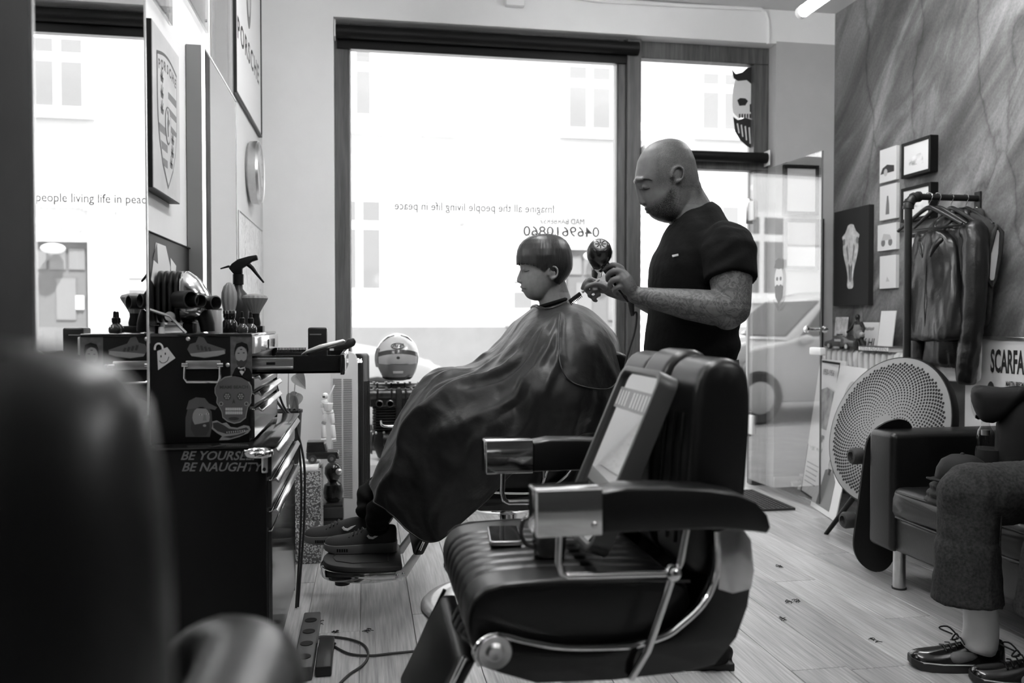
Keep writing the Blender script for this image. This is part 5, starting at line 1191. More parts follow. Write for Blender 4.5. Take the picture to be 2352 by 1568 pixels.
t, yf, yn, z0, z1, Xf = rpic('acrylic_picture', 'small blank white acrylic picture, lowest of its column', 2021, 2058, 589, 663, .022, M_white, M_paper, 0, G4)
rsh(t, [((yf+yn)/2+a, z0+b) for a, b in ((-.02, .04), (.015, .04), (.005, .07))], M_ink3, 'mark', Xf)
G5 = 'black framed prints on the concrete wall'
def landscape(n, l, tc):
    v = scaled(n, l, tc, 1, 5, 9); a = N(n, 'TexNoise', i_Scale=3.0, i_Detail=6.0); l.new(v, a.inputs['Vector']); return cramp(n, l, a.outputs['Fac'], [(.35, .2), (.5, .62), (.7, .75)])
M_land = ramp_mat('sketched_landscape_print', landscape, .6)
for lab, r in (('black framed landscape sketch, highest on the concrete wall', (2070, 2137, 331, 411)), ('black framed landscape sketch partly behind the coat rail elbow', (2069, 2137, 434, 512)), ('framed print behind the coat rail, third from the top', (2084, 2138, 540, 612)), ('framed print behind the hanging jackets, lowest of its column', (2084, 2138, 640, 712))):
    t, yf, yn, z0, z1, Xf = rpic('framed_print', lab, *r, .05, M_black, M_paper, .018, G5)
    w_ = yf-yn; h_ = z1-z0
    rsh(t, [(yn+w_*.25, z0+h_*.3), (yf-w_*.25, z0+h_*.3), (yf-w_*.25, z0+h_*.55), (yn+w_*.3, z0+h_*.6)], M_land, 'drawing', Xf+.006)
# two frames on the window pier, seen through the door glass
for lab, r in (('black framed white print on the pier, upper of two behind the door', (1802, 1881, 377, 494)), ('black framed white print on the pier, lower of two behind the door', (1802, 1881, 501, 619))):
    a = P(r[0], r[2], Y=YW-.03); b = P(r[1], r[3], Y=YW-.03); t = thing('framed_print', lab, 'picture', ((a.x+b.x)/2, YW, b.z), 'black framed prints on the pier')
    for p, q in (((a.x, b.z), (a.x+.022, a.z)), ((b.x-.022, b.z), (b.x, a.z)), ((a.x+.022, b.z), (b.x-.022, b.z+.022)), ((a.x+.022, a.z-.022), (b.x-.022, a.z))):
        MB().box2((p[0], YW-.03, p[1]), (q[0], YW-.001, q[1])).build('frame_bar', M_black, t, bevel=.001, seg=1)
    MB().box2((a.x+.022, YW-.02, b.z+.022), (b.x-.022, YW-.001, a.z-.022)).build('print', M_paper, t, smooth=False)
a = P(1889, 502, Y=YW-.03); b = P(1896, 890, Y=YW-.03)
t = thing('wall_rail', 'tall slim black rail on the pier beside the concrete wall', 'rail', (a.x, YW, b.z))
MB().box2((a.x, YW-.03, b.z), (a.x+.014, YW-.002, a.z)).build('rail', M_black, t, bevel=.002); MB().box2((a.x+.014, YW-.02, b.z), (a.x+.026, YW-.002, a.z)).build('backing', M_grey, t)
# ------------------------------------------------------------------ the open glass door
hx, hy = 2.545, 5.28; ex_, ey_ = 2.60, 4.48
dn_ = Vector((ex_-hx, ey_-hy, 0)); DL = dn_.length; dn_.normalize(); dno = Vector((-dn_.y, dn_.x, 0))
t = sroot('door_1', (hx, hy, 0)); t['label'] = 'frameless glass door standing open into the room'
dz0, dz1 = .045, 2.09
def dp(u, z, o=0.0): return Vector((hx, hy, 0))+dn_*u+dno*o+Z3*z
MB().loft([[dp(0, dz0, o), dp(DL, dz0, o), dp(DL, dz1, o), dp(0, dz1, o)] for o in (-.005, .005)]).build('pane', M_glassd, t, smooth=False)
MB().loft([[dp(DL-.002, dz0, o), dp(DL+.001, dz0, o), dp(DL+.001, dz1, o), dp(DL-.002, dz1, o)] for o in (-.0052, .0052)]).build('pane_edge', mat('glass_edge', .12, .2), t, smooth=False)
for z in (.35, 1.78):
    hg = MB().loft([[dp(-.01, z, o), dp(.055, z, o), dp(.055, z+.13, o), dp(-.01, z+.13, o)] for o in (-.014, .014)]).build('hinge', M_white, t, bevel=.006)
    MB().box((hx-.005, hy+.012, z+.065), (.05, .012, .17)).build('hinge_plate', M_steel, hg, bevel=.003)
kn = MB().tube([dp(DL-.05, 1.06, -.05), dp(DL-.05, 1.06, .05)], .013, 14).build('knob', M_chrome, t)
for s in (-1, 1): MB().lathe([(.001, 0), (.018, .002), (.022, .012), (.02, .024), (.012, .03)], dp(DL-.05, 1.06, s*.045), dno*s, 20).build('knob_end', M_chrome, kn)
MB().loft([[dp(DL-.09, .91, o), dp(DL+.02, .91, o), dp(DL+.02, .955, o), dp(DL-.09, .955, o)] for o in (-.02, .02)]).build('lock_case', M_white, t, bevel=.008)
M_dec = mat('grey_glass_decal', .2, .6); M_decw = mat('white_glass_decal', .75, .6)
ME = dno*(-1 if dno.x > 0 else 1)   # faces the room (-x)
def decal(pts, m, nm, lay=1): return MB().prism(pts, dp(0, 0, 0)+ME*.0052, dn_, Z3, ME, .0002*lay, .0002*lay+.0003).build(nm, m, t, smooth=False)
du_, dzc = .36, 1.37; q8 = lambda cx, cz, rx, rz, n=16: [(cx+rx*math.cos(2*PI*i/n), cz+rz*math.sin(2*PI*i/n)) for i in range(n)]
decal(q8(du_, dzc, .05, .085), M_decw, 'skull_decal'); decal([(du_-.055, dzc+.075), (du_-.04, dzc+.12), (du_, dzc+.135), (du_+.05, dzc+.12), (du_+.05, dzc+.07), (du_, dzc+.065)], M_dec, 'skull_decal', 2)
for s in (-1, 1): decal(q8(du_+s*.02, dzc+.005, .012, .013), M_dec, 'skull_decal', 2)
decal([(du_-.048, dzc-.045), (du_-.02, dzc-.03), (du_, dzc-.04), (du_+.02, dzc-.03), (du_+.048, dzc-.045), (du_+.04, dzc-.11), (du_, dzc-.155), (du_-.04, dzc-.11)], M_dec, 'skull_decal', 2)
for s in (-1, 1): decal([(du_+s*.06, dzc-.13), (du_+s*.07, dzc-.12), (du_+s*.006, dzc-.2), (du_, dzc-.185)], M_dec, 'skull_decal', 2)
# window lettering (read from the street, so reversed inside) and the skull decal on the transom
YG = FY1-.0305
M_vin = mat('grey_window_lettering', .14, .6)
def wtext(s, xc, yc, hpx, wpx, bold=0.0):
    a = P(xc, yc, Y=YG); l_ = P(xc-wpx/2, yc, Y=YG); r_ = P(xc+wpx/2, yc, Y=YG)
    hgt = (P(xc, yc-hpx, Y=YG).z-a.z)
    o = text(s, 1.0, (0, 0, 0), X3, Z3, M_vin, w1, bold=bold/max(hgt*1.35, .01)); xs = [v.co.x for v in o.data.vertices]; W_ = max(xs)-min(xs)
    kx = (r_.x-l_.x)/W_; kz = hgt*1.38
    for v in o.data.vertices: v.co = Vector((a.x-v.co.x*kx, YG-.0004, a.z+v.co.z*kz))
wtext('Imagine all the people living life in peace', 1093, 477, 19, 366, .0008)
wtext('MAD BARBERS.FI', 1289, 509, 13, 106); wtext('0469610860', 1290, 533, 23, 175, .0012)
M_dk = mat('black_glass_decal', .012, .6)
def tdec(pts, m, nm, lay=1):
    c = [P(x, y, Y=YG) for x, y in pts]; MB().prism([(q.x, q.z) for q in c], (0, YG, 0), X3, Z3, -Y3, .0003*lay, .0003*lay+.0004).build(nm, m, w2, smooth=False)
tdec([(1682, 245), (1683, 205), (1690, 182), (1710, 180), (1728, 192), (1728, 255), (1722, 272), (1695, 270), (1684, 258)], M_decw, 'skull_decal')
tdec([(1680, 158), (1690, 170), (1705, 166), (1716, 156), (1729, 153), (1729, 196), (1715, 184), (1695, 186), (1685, 180)], M_dk, 'skull_decal', 2)
tdec([(1693, 230), (1700, 225), (1712, 226), (1718, 232), (1712, 242), (1698, 243)], M_dk, 'skull_decal', 2)
tdec([(1722, 240), (1728, 236), (1728, 262), (1722, 256)], M_dk, 'skull_decal', 2)
for k_ in range(5): tdec([(1697+k_*6, 262), (1700.5+k_*6, 261), (1700.5+k_*6, 271), (1697+k_*6, 271)], M_dk, 'skull_decal', 2)
tdec([(1684, 268), (1695, 276), (1712, 270), (1728, 276), (1728, 342), (1716, 336), (1700, 322), (1688, 302)], M_dk, 'skull_decal', 1)
for k_ in range(4): tdec([(1692+k_*9, 284+k_*3), (1695+k_*9, 283+k_*3), (1699+k_*8.5, 306+k_*8), (1696+k_*8.5, 306+k_*8)], M_decw, 'skull_decal', 3)
# roller blinds
for lab, x0, x1, ya in (('black rolled-up blind cassette over the big shop window', 775, 1452, 66),):
    a = P(775, 70, Y=5.24); b = P(1452, 104, Y=5.24); zz = 2.855
    t = thing('roller_blind', lab, 'blind', ((a.x+b.x)/2, 5.25, zz))
    MB().cyl((OX0+.012, 5.25, zz+.015), (GX1+.12, 5.25, zz+.015), .042, n=24).build('roll', M_black, t)
    MB().box2((OX0+.02, 5.28, zz-.075), (GX1+.1, 5.292, zz+.01)).build('bottom_bar', M_black, t, bevel=.003)
    MB().box2((OX0+.004, 5.205, zz-.03), (OX0+.012, 5.296, zz+.07)).build('bracket', M_white, t)
zz = 2.195
t = thing('roller_blind', 'narrow black rolled-up blind above the shop door', 'blind', (2.2, 5.25, zz))
MB().cyl((DX0+.01, 5.25, zz), (OX1-.04, 5.25, zz), .035, n=24).build('roll', M_black, t)
for x_ in (DX0+.002, OX1-.036): MB().box2((x_, 5.22, zz-.05), (x_+.008, 5.296, zz+.05)).build('bracket', M_white, t, bevel=.002)
# ------------------------------------------------------------------ radiator and the things on it
RX0, RX1, RY0, RY1, RZ1 = 2.93, 3.06, 4.08, 5.06, .93
t = thing('radiator', 'old white ribbed radiator on the concrete wall', 'radiator', (3.0, 4.55, .12))
M_rad = mat('radiator_enamel', .62, .35)
nf = 17
for i in range(nf):
    yy = RY0+(RY1-RY0)*(i+.5)/nf; w_ = .021
    MB().loft([[Vector((RX0+(RX1-RX0)/2+a, yy+b, z)) for a, b in rrect((RX1-RX0)*k_, w_*2*k_, .018*k_, 3)] for z, k_ in ((.12, .6), (.15, .95), (.5, .85), (.88, .95), (.915, .9), (.93, .6))]).build('rib', M_rad, t)
MB().cyl((RX0+.06, RY0-.05, .84), (RX0+.06, RY1, .84), .022, n=14).build('header', M_rad, t); MB().cyl((RX0+.06, RY0-.02, .2), (RX0+.06, RY1, .2), .022, n=14).build('header', M_rad, t)
MB().lathe([(.001, 0), (.022, 0), (.026, .02), (.018, .045), (.001, .05)], (RX0+.06, RY0-.04, .84), (0, -1, 0), 16).build('valve', M_steel, t)
for yy in (RY0+.1, RY1-.1): MB().box2((RX0+.03, yy-.012, 0), (RX1, yy+.012, .14)).build('foot', M_rad, t)
TZ = RZ1+.0008
# book with title on the spine
sp0 = P(1972, 803, X=RX0-.015); sp1 = P(2040, 808, X=RX0-.015)
t = thing('book', 'white book with lettered spine lying on the radiator', 'book', (2.99, (sp0.y+sp1.y)/2, TZ))
MB().box2((RX0-.015, sp1.y, TZ), (RX0+.14, sp0.y, TZ+.004)).box2((RX0-.015, sp1.y, TZ), (RX0-.01, sp0.y, TZ+.03)).build('cover', M_paper, t); MB().box2((RX0-.015, sp1.y, TZ+.026), (RX0+.14, sp0.y, TZ+.0302)).build('front_cover', M_ink2, t)
MB().box2((RX0-.01, sp1.y+.004, TZ+.004), (RX0+.135, sp0.y-.004, TZ+.026)).build('pages', mat('page_block', .6, .8), t)
text('STEVE McQUEEN', .028, (RX0-.0155, (sp0.y+sp1.y)/2, TZ+.015), -Y3, Z3, M_ink2, t, sx=1.25)
# leaning board, note card and photo
def lean(nm, lab, x0, x1, yt, X, m, tilt, z0=TZ, th=.006, cat='card'):
    a = P(x0, yt, X=X); b = P(x1, yt, X=X); t = thing(nm, lab, cat, (X, (a.y+b.y)/2, z0)); h = a.z-z0
    up = Vector((tilt, 0, 1)).normalized(); L_ = h/up.z
    MB().loft([[Vector((X, b.y, z0))+up*0+X3*o, Vector((X, a.y, z0))+X3*o, Vector((X, a.y, z0))+up*L_+X3*o, Vector((X, b.y, z0))+up*L_+X3*o] for o in (0, th)]).build('board', m, t, bevel=.001, seg=1)
    return t, a, b, up, L_
t, a, b, up, L_ = lean('blank_board', 'blank pale board leaning on the wall above the radiator', 2014, 2048, 714, 2.99, M_paper, .12)
b8 = Vector((-.0006, 0, 0))
t, a, b, up, L_ = lean('lettered_card', 'white card with hand lettering behind the basketball figurine', 1972, 2013, 740, 3.02, M_paper, .1)
o_ = Vector((3.02, (a.y+b.y)/2, TZ))+b8
text('Y HI', .07, o_+up*.045+up*.0, -Y3, up, M_ink, t, shear=.15, bold=.001); MB().tube([o_+up*(L_-.04+.012*math.sin(k_*1.9))-Y3*(.004*k_-.05) for k_ in range(26)], .0012, 5).build('script_line', M_ink, t)
t, a, b, up, L_ = lean('motorbike_photo', 'small motorcycle photo standing on the radiator end', 1914, 1942, 728, 3.03, mat('photo_grey', .5, .4, mott=(30, .4)), .08)
o_ = Vector((3.03, (a.y+b.y)/2, TZ))+b8
for q in (-.035, .035): MB().tube([o_+Y3*(q+.028*math.cos(v))+up*(.05+.028*math.sin(v))-X3*.002 for v in [2*PI*i/16 for i in range(16)]], .006, 6, True).build('wheel', M_ink, t)
MB().box(o_+up*.08-X3*.002, (.002, .07, .03)).build('bike_body', M_ink, t)
# toy car
c = P(1940, 789, X=2.96); t = thing('toy_car', 'small dark model sports car on the radiator end', 'toy car', (2.96, c.y, TZ))
Lc = .34; q = lambda u, z: (c.y+Lc/2-u*Lc, TZ+.006+z*1.25)
prof = [(0, .015), (.02, .032), (.25, .042), (.34, .062), (.5, .068), (.68, .06), (.85, .045), (1, .042), (1, .012), (.02, .008)]
MB().loft([[Vector((2.96+dx, q(u*(1-2*i_)+i_, z)[0], q(u, z)[1])) for u, z in prof] for dx, i_ in ((-.045, .02), (-.038, 0), (.038, 0), (.045, .02))]).build('body', mat('dark_toy_paint', .05, .2, 0, .5, .5), t, bevel=.004)
for u in (.2, .78):
    for s in (-1, 1):
        wl = MB().cyl((2.96+s*.035, q(u, 0)[0], TZ+.022), (2.96+s*.05, q(u, 0)[0], TZ+.022), .021, n=18).build('wheel', M_tyre, t); MB().cyl((2.96+s*.05, q(u, 0)[0], TZ+.022), (2.96+s*.0515, q(u, 0)[0], TZ+.022), .014, n=12).build('hub', M_steel, wl)
MB().box((2.96-.036, q(.48, 0)[0], TZ+.058), (.02, .07, .014)).build('side_window', M_steel, t)
# basketball figurine
X_ = 2.95; b0 = P(1975, 795, X=X_); t = thing('basketball_figurine', 'dark basketball player figurine dribbling on the radiator', 'figurine', (X_, b0.y, TZ))
def fp(x, y, dx=0.0): q = P(x, y, X=X_+dx); return q
zsh = TZ+.006-P(1985, 790, X=X_).z
def fq(x, y, dx=0.0): q = fp(x, y, dx); return q+Z3*zsh
mb = MB()
mb.ell(fq(1970, 716), (.016, .015, .02), None, 12, 10); mb.tube([fq(1971, 722), fq(1972, 728)], .009, 8)
mb.tube([fq(1972, 728), fq(1972, 740), fq(1972, 750)], [.022, .028, .024], 14)
cap(mb, [fq(1965, 729, -.01), fq(1955, 742, -.02), fq(1946, 750, -.03)], [.01, .0085, .007], 8); cap(mb, [fq(1979, 729, .01), fq(1985, 741, .0), fq(1982, 752, -.02)], [.01, .0085, .007], 8)
cap(mb, [fq(1969, 752), fq(1971, 770), fq(1977, 788)], [.017, .012, .008], 10); cap(mb, [fq(1976, 752), fq(1980, 770), fq(1985, 788)], [.017, .012, .008], 10)
mb.ell(fq(1974, 790), (.012, .018, .007), None, 10, 6).ell(fq(1984, 790), (.012, .018, .007), None, 10, 6)
mb.build('body', M_dark, t, remesh=.003, lap=2)
MB().tube([fq(1972, 733), fq(1972, 741), fq(1972, 751)], [.025, .0295, .026], 14).build('jersey', M_ink2, t)
MB().tube([fq(1972, 750), fq(1970, 757), fq(1969, 764)], [.025, .022, .019], 12).tube([fq(1974, 750), fq(1977, 757), fq(1979, 764)], [.024, .022, .019], 12).build('shorts', M_ink2, t, remesh=.003)
MB().ell(fq(1980, 755, -.022), .016, None, 16, 10).build('ball', M_grey, t)
# ================================================================== COAT RAIL
PY = 3.84; PZ = 1.735; PXV = 2.70
M_pipe = mat('black_iron_pipe', .02, .35, .5)
t = thing('coat_rail', 'black iron pipe coat rail fixed to the concrete wall', 'coat rail', (PXV, PY, 0))
el_ = [Vector((PXV+.055*(1-math.cos(a)), PY, PZ-.055*(1-math.sin(a)))) for a in [PI/2*i/10 for i in range(11)]]
MB().cyl((PXV, PY, 0), (PXV, PY, PZ-.055), .0185, n=20).build('upright', M_pipe, t)
MB().cyl((PXV+.055, PY, PZ), (XR-.01, PY, PZ), .0165, n=20).build('rail', M_pipe, t)
eb = MB().tube(el_, .023, 18).build('elbow', M_pipe, t)
for a in (0, 3, 7, 10): MB().tube([el_[a]+(el_[min(a+1, 10)]-el_[max(a-1, 0)]).normalized()*d for d in (-.007, .007)], .027, 18).build('collar', M_pipe, eb)
MB().cyl((PXV, PY, 0), (PXV, PY, .012), .045, n=24).build('floor_flange', M_pipe, t)
MB().box2((XR-.012, PY-.022, PZ-.075), (XR-.001, PY+.022, PZ+.035)).build('wall_plate', M_pipe, t, bevel=.003); MB().ell((XR-.013, PY, PZ-.05), (.006, .009, .009), None, 12, 8).build('screw', M_chrome, t)
M_hang = mat('black_hanger', .015, .3)
def hanger(lab, x, yaw, sp=.21, bar=True):
    t = thing('coat_hanger', lab, 'hanger', (x, PY, PZ), 'black hangers on the coat rail'); R = RZ(yaw); o = Vector((x, PY, PZ))
    W_ = lambda y, z, xx=0: o + R @ Vector((xx, y, 0)) + Z3*z
    MB().tube([W_(.018, .012), W_(.012, .022), W_(0, .0235), W_(-.018, .014), W_(-.022, 0), W_(-.012, -.018), W_(0, -.035), W_(0, -.06)], .0022, 8).build('hook', M_chrome, t)
    MB().tube(spl([W_(-sp, -.155), W_(-sp*.6, -.11), W_(-.03, -.062), W_(0, -.054), W_(.03, -.062), W_(sp*.6, -.11), W_(sp, -.155)], 24), [.007+.005*math.sin(PI*i/23) for i in range(24)], 10).build('shoulder_bar', M_hang, t)
    if bar: MB().tube([W_(-sp*.97, -.158), W_(sp*.97, -.158)], .004, 8).build('trouser_bar', M_hang, t)
    return W_
def noisy(o, amp, scl, seed=0.0, st=(1, 1, 1)):
    me = o.data; n_ = len(me.vertices); nv = [v.normal.copy() for v in me.vertices]
    for v, q in zip(me.vertices, nv):
        p = Vector((v.co.x*st[0], v.co.y*st[1], v.co.z*st[2]))*scl+Vector((seed, seed, seed)); v.co += q*amp*(noise.ridged_multi_fractal(p, 1.0, 2.0, 3, 1.0, 2.0)-.9)
    me.update()
M_jkt = mat('black_jacket_leather', .005, .3, 0, .6, bump=(70, .3, .003)); M_den = mat('dark_denim', .035, .85, 0, .2, bump=(300, .3, .001), mott=(30, .25)); M_lin = mat('white_lining', .7, .8, bump=(30, .3, .003))
def garment(name, lab, W_, mtl, zs, ztop=-.075, sleeves=True, sl_len=.6, seed=1.0, dn=0.0, sw=.185):
    """zs: list of (dz below rail, half width along the shoulder line, thickness)"""
    o0 = W_(0, -.2); t = thing(name, lab, 'jacket' if name != 'denim_vest' else 'vest', o0, 'garments on the coat rail')
    rings = []
    for dz, hw, th in zs:
        rings.append([W_(hw*math.copysign(abs(math.cos(a))**.7, math.cos(a)), dz, th*math.sin(a)*(1+.25*math.sin(3*a+dz*9+seed))) for a in [2*PI*i/40 for i in range(40)]])
    b = MB().loft(rings).build('body', mtl, t, sub=2); noisy(b, .013, 8, seed, (1, 1, .35))
    # collar
    V_ = W_; zip_ = True
    W_ = lambda y, z, xx=0: V_(y, z-dn, xx)
    MB().tube([W_(-.075, -.115, .035), W_(-.06, -.075, .05), W_(0, -.06, .055), W_(.06, -.075, .05), W_(.075, -.115, .035)], [.012, .018, .02, .018, .012], 10).tube([W_(-.08, -.11, -.03), W_(-.04, -.15, -.055), W_(-.02, -.22, -.06)], [.018, .02, .012], 10).tube([W_(.08, -.11, -.03), W_(.04, -.15, -.055), W_(.02, -.22, -.06)], [.018, .02, .012], 10).build('collar', mtl, t, sub=1)
    MB().tube([W_(.0, -.22, -.066), W_(.006, -.45, -.07), W_(.0, zs[-1][0]+.02+dn, -.068)], .0022, 6).build('zip', M_pipe, t)
    if sleeves:
        for s in (-1, 1):
            pts = spl([W_(s*sw, -.16), W_(s*(sw+.045), -.24, -.01), W_(s*(sw+.055), -.24-sl_len*.45, -.02), W_(s*(sw+.04), -.24-sl_len*.8, -.035), W_(s*(sw+.03), -.24-sl_len, -.04)], 22)
            sv = MB().tube(pts, [.03, .05, .06]+[.062-.0010*i for i in range(19)], 18).build('sleeve', mtl, t, sub=1); noisy(sv, .006, 11, seed+s*3, (1, 1, 1.4))
    return t
w_ = hanger('black hanger hooked nearest the pipe elbow', 2.815, 14, .19)
w_ = hanger('black hanger carrying the cropped leather jacket', 2.865, 6, .19)
j1 = garment('leather_jacket', 'glossy black cropped leather jacket nearest the pipe upright', w_, M_jkt, [(-.17, .05, .03), (-.2, .10, .045), (-.26, .13, .055), (-.36, .14, .065), (-.5, .175, .075), (-.62, .19, .08), (-.71, .2, .08), (-.73, .195, .07)], sl_len=.44, seed=2.0, dn=.1, sw=.09, sleeves=False)
w_ = hanger('black curved hanger carrying the long leather jacket', 2.94, -3, bar=False)
j2 = garment('leather_jacket', 'long black leather jacket with its sleeve hanging forward', w_, M_jkt, [(-.09, .05, .03), (-.12, .12, .05), (-.165, .16, .06), (-.3, .17, .07), (-.5, .175, .075), (-.7, .175, .075), (-.84, .165, .075), (-.86, .16, .06)], sl_len=.70, seed=7.0, sw=.155)
w_ = hanger('black curved hanger carrying the denim vest by the wall', 3.025, -4, bar=False)
dv_ = garment('denim_vest', 'sleeveless dark denim vest with white lining by the concrete wall', w_, M_den, [(-.08, .05, .025), (-.11, .13, .035), (-.16, .22, .04), (-.2, .235, .042), (-.33, .2, .042), (-.5, .205, .045), (-.72, .2, .045)], sleeves=False, seed=11.0)
for s in (-1,):
    MB().tube([w_(s*.235, -.17, 0), w_(s*.245, -.2, .02), w_(s*.222, -.3, .03), w_(s*.2, -.42, .02), w_(s*.205, -.46, 0), w_(s*.2, -.42, -.02), w_(s*.222, -.3, -.03), w_(s*.245, -.2, -.02)], .011, 8, True).build('armhole', M_den, dv_)
    MB().loft([[w_(s*(.236+dx), -.19, .012), w_(s*(.216+dx), -.3, .02), w_(s*(.2+dx), -.43, .012), w_(s*(.2+dx), -.43, -.012), w_(s*(.216+dx), -.3, -.02), w_(s*(.236+dx), -.19, -.012)] for dx in (0, .006)]).build('lining', M_lin, dv_)
# white shirt tails hanging below the jackets
t = thing('white_shirt', 'white shirt tail showing below the long leather jacket', 'shirt', (2.98, PY, .8))
rr = [[Vector((2.985+.03*math.sin(a), PY+.17*math.cos(a), z+.012*math.sin(a*5))) for a in [2*PI*i/36 for i in range(36)]] for z in (1.35, 1.1, .9, .84, .795)]
noisy(MB().loft(rr).build('tail', M_lin, t, sub=1), .005, 8, 3)
# ================================================================== FILM POSTER, COUCH AND WHAT IS ON IT
PX_ = 3.04
y_f, y_n = 4.06, 3.34; z_0, z_1 = .22, 1.03
t = thing('film_poster', 'framed film poster with tall lettering standing behind the couch', 'poster', (PX_, 3.6, z_0))
for a, b in (((y_n, z_0), (y_n+.015, z_1)), ((y_f-.015, z_0), (y_f, z_1)), ((y_n+.015, z_1-.015), (y_f-.015, z_1)), ((y_n+.015, z_0), (y_f-.015, z_0+.015))):
    MB().box2((PX_, a[0], a[1]), (PX_+.03, b[0], b[1])).build('frame_bar', M_steel, t, bevel=.002, seg=1)
MB().box2((PX_+.01, y_n+.015, z_0+.015), (PX_+.028, y_f-.015, z_1-.015)).build('print', M_paper, t, smooth=False)
def po_(pts, m, nm, lay=1): return MB().prism(pts, (PX_+.0095, 0, 0), Y3, Z3, -X3, .0004*lay, .0004*lay+.0005).build(nm, m, t, smooth=False)
yd = P(2268, 900, X=PX_).y
po_([(y_f-.015, z_0+.015), (yd+.17, z_0+.015), (yd+.17, z_1-.19), (yd+.24, z_1-.015), (y_f-.015, z_1-.015)], mat('poster_dark_half', .04, .3, mott=(5, .8)), 'dark_half')
pc_ = P(2244, 925, X=PX_)
po_([(pc_.y+.055*math.cos(a), pc_.z+.085*math.sin(a)) for a in [2*PI*i/20 for i in range(20)]], M_ink3, 'pale_hair', 2); po_([(pc_.y+.034*math.cos(a), pc_.z-.012+.055*math.sin(a)) for a in [2*PI*i/20 for i in range(20)]], M_paper, 'face', 3)
for s in (-1, 1): po_([(pc_.y+s*.015+.008*math.cos(a), pc_.z+.004*math.sin(a)) for a in [2*PI*i/10 for i in range(10)]], M_ink, 'eye', 4)
po_([(pc_.y-.008, pc_.z-.036), (pc_.y+.008, pc_.z-.036), (pc_.y, pc_.z-.042)], M_ink, 'mouth', 4); po_([(pc_.y-.05, pc_.z-.2), (pc_.y+.05, pc_.z-.2), (pc_.y+.02, pc_.z-.06), (pc_.y-.02, pc_.z-.06)], M_paper, 'dress', 2)
qh = P(2272, 910, X=PX_); po_([(qh.y+.03*math.cos(a), qh.z+.075*math.sin(a)) for a in [2*PI*i/18 for i in range(18)]], M_ink, 'dark_head', 3); po_([(qh.y-.015+.018*math.cos(a), qh.z-.01+.035*math.sin(a)) for a in [2*PI*i/14 for i in range(14)]], M_ink3, 'face', 4)
tl = P(2272, 828, X=PX_); tw = .285
o = text('SCARFACE', 1.0, (0, 0, 0), X3, Z3, M_ink, t, align='LEFT', bold=.03); xs = [v.co.x for v in o.data.vertices]; zs_ = [v.co.z for v in o.data.vertices]; hh = P(2272, 802, X=PX_).z-P(2272, 856, X=PX_).z
for v in o.data.vertices: v.co = Vector((PX_+.0078, tl.y-(v.co.x-min(xs))/(max(xs)-min(xs))*tw, tl.z+((v.co.z-min(zs_))/(max(zs_)-min(zs_))-.5)*hh))
for s, x, y, sz_ in (('MARTIN BREGMAN', 2310, 881, .034), ('BRIAN DE PALMA', 2313, 906, .034)):
    a = P(x, y, X=PX_+.0078); text(s, sz_, a, -Y3, Z3, M_ink, t, align='LEFT', sx=.46, bold=.0008)
# couch
M_cou = mat('black_couch_leather', .004, .34, 0, .5, bump=(110, .15, .002))
CXF, CYN, CYF = 2.12, 1.35, 3.27
t = thing('couch', 'black leather couch with steel legs along the concrete wall', 'couch', (2.5, 2.4, 0))
MB().box2((CXF+.02, CYN+.02, .16), (3.0, CYF-.02, .30)).build('base', M_cou, t, bevel=.015, seg=3)
for ya, yb in ((CYF-.17, CYF), (CYN, CYN+.17)): MB().box2((CXF, ya, .155), (3.0, yb, .648)).build('armrest', M_cou, t, bevel=.025, seg=4)
MB().box2((2.82, CYN+.17, .28), (3.03, CYF-.17, .74)).build('backrest', M_cou, t, bevel=.05, seg=4)
n_ = 2
for i in range(n_):
    ya = CYN+.175+(CYF-CYN-.35)*i/n_; yb = CYN+.175+(CYF-CYN-.35)*(i+1)/n_-.004
    mb = MB(); U = np.linspace(0, 1, 26); rings = []
    for u in U:
        x = (CXF-.03)+(2.84-CXF+.03)*u; e = max(0, abs(u-.5)-.44)/.06; e = min(1, e)**2; h = .13-.03*e
        rings.append([Vector((x, (ya+yb)/2+(yb-ya)/2*sx*(1-.03*e*(abs(sx) > .9)), .302+max(0, h*sz_+.012*(sz_ > .5)*math.cos(sx*1.4)))) for sx, sz_ in [(-.97, .03), (-1, .2), (-1, .8), (-.985, .96), (-.95, 1), (-.6, 1), (-.2, 1), (.2, 1), (.6, 1), (.95, 1), (.985, .96), (1, .8), (1, .2), (.97, .03), (.3, 0), (-.3, 0)]])
    cu_ = mb.loft(rings).build('seat_cushion', M_cou, t, sub=1); noisy(cu_, .006, 8, i*4.0)
    MB().tube([(CXF-.024, ya+.05, .419), (CXF-.03, (ya+yb)/2, .424), (CXF-.024, yb-.05, .419)], .004, 6).build('piping', M_leam, cu_)
    MB().tube([(CXF-.024, ya+.05, .318), (CXF-.03, (ya+yb)/2, .316), (CXF-.024, yb-.05, .318)], .004, 6).build('piping', M_leam, cu_)
for ya in (CYN+.1, CYF-.15):
    for xx in (CXF+.05, 2.92):
        lg = MB().cyl((xx, ya, .006), (xx, ya, .165), .025, n=20).build('leg', M_steel, t); MB().cyl((xx, ya, 0), (xx, ya, .007), .029, n=20).build('foot_pad', M_rub, lg)
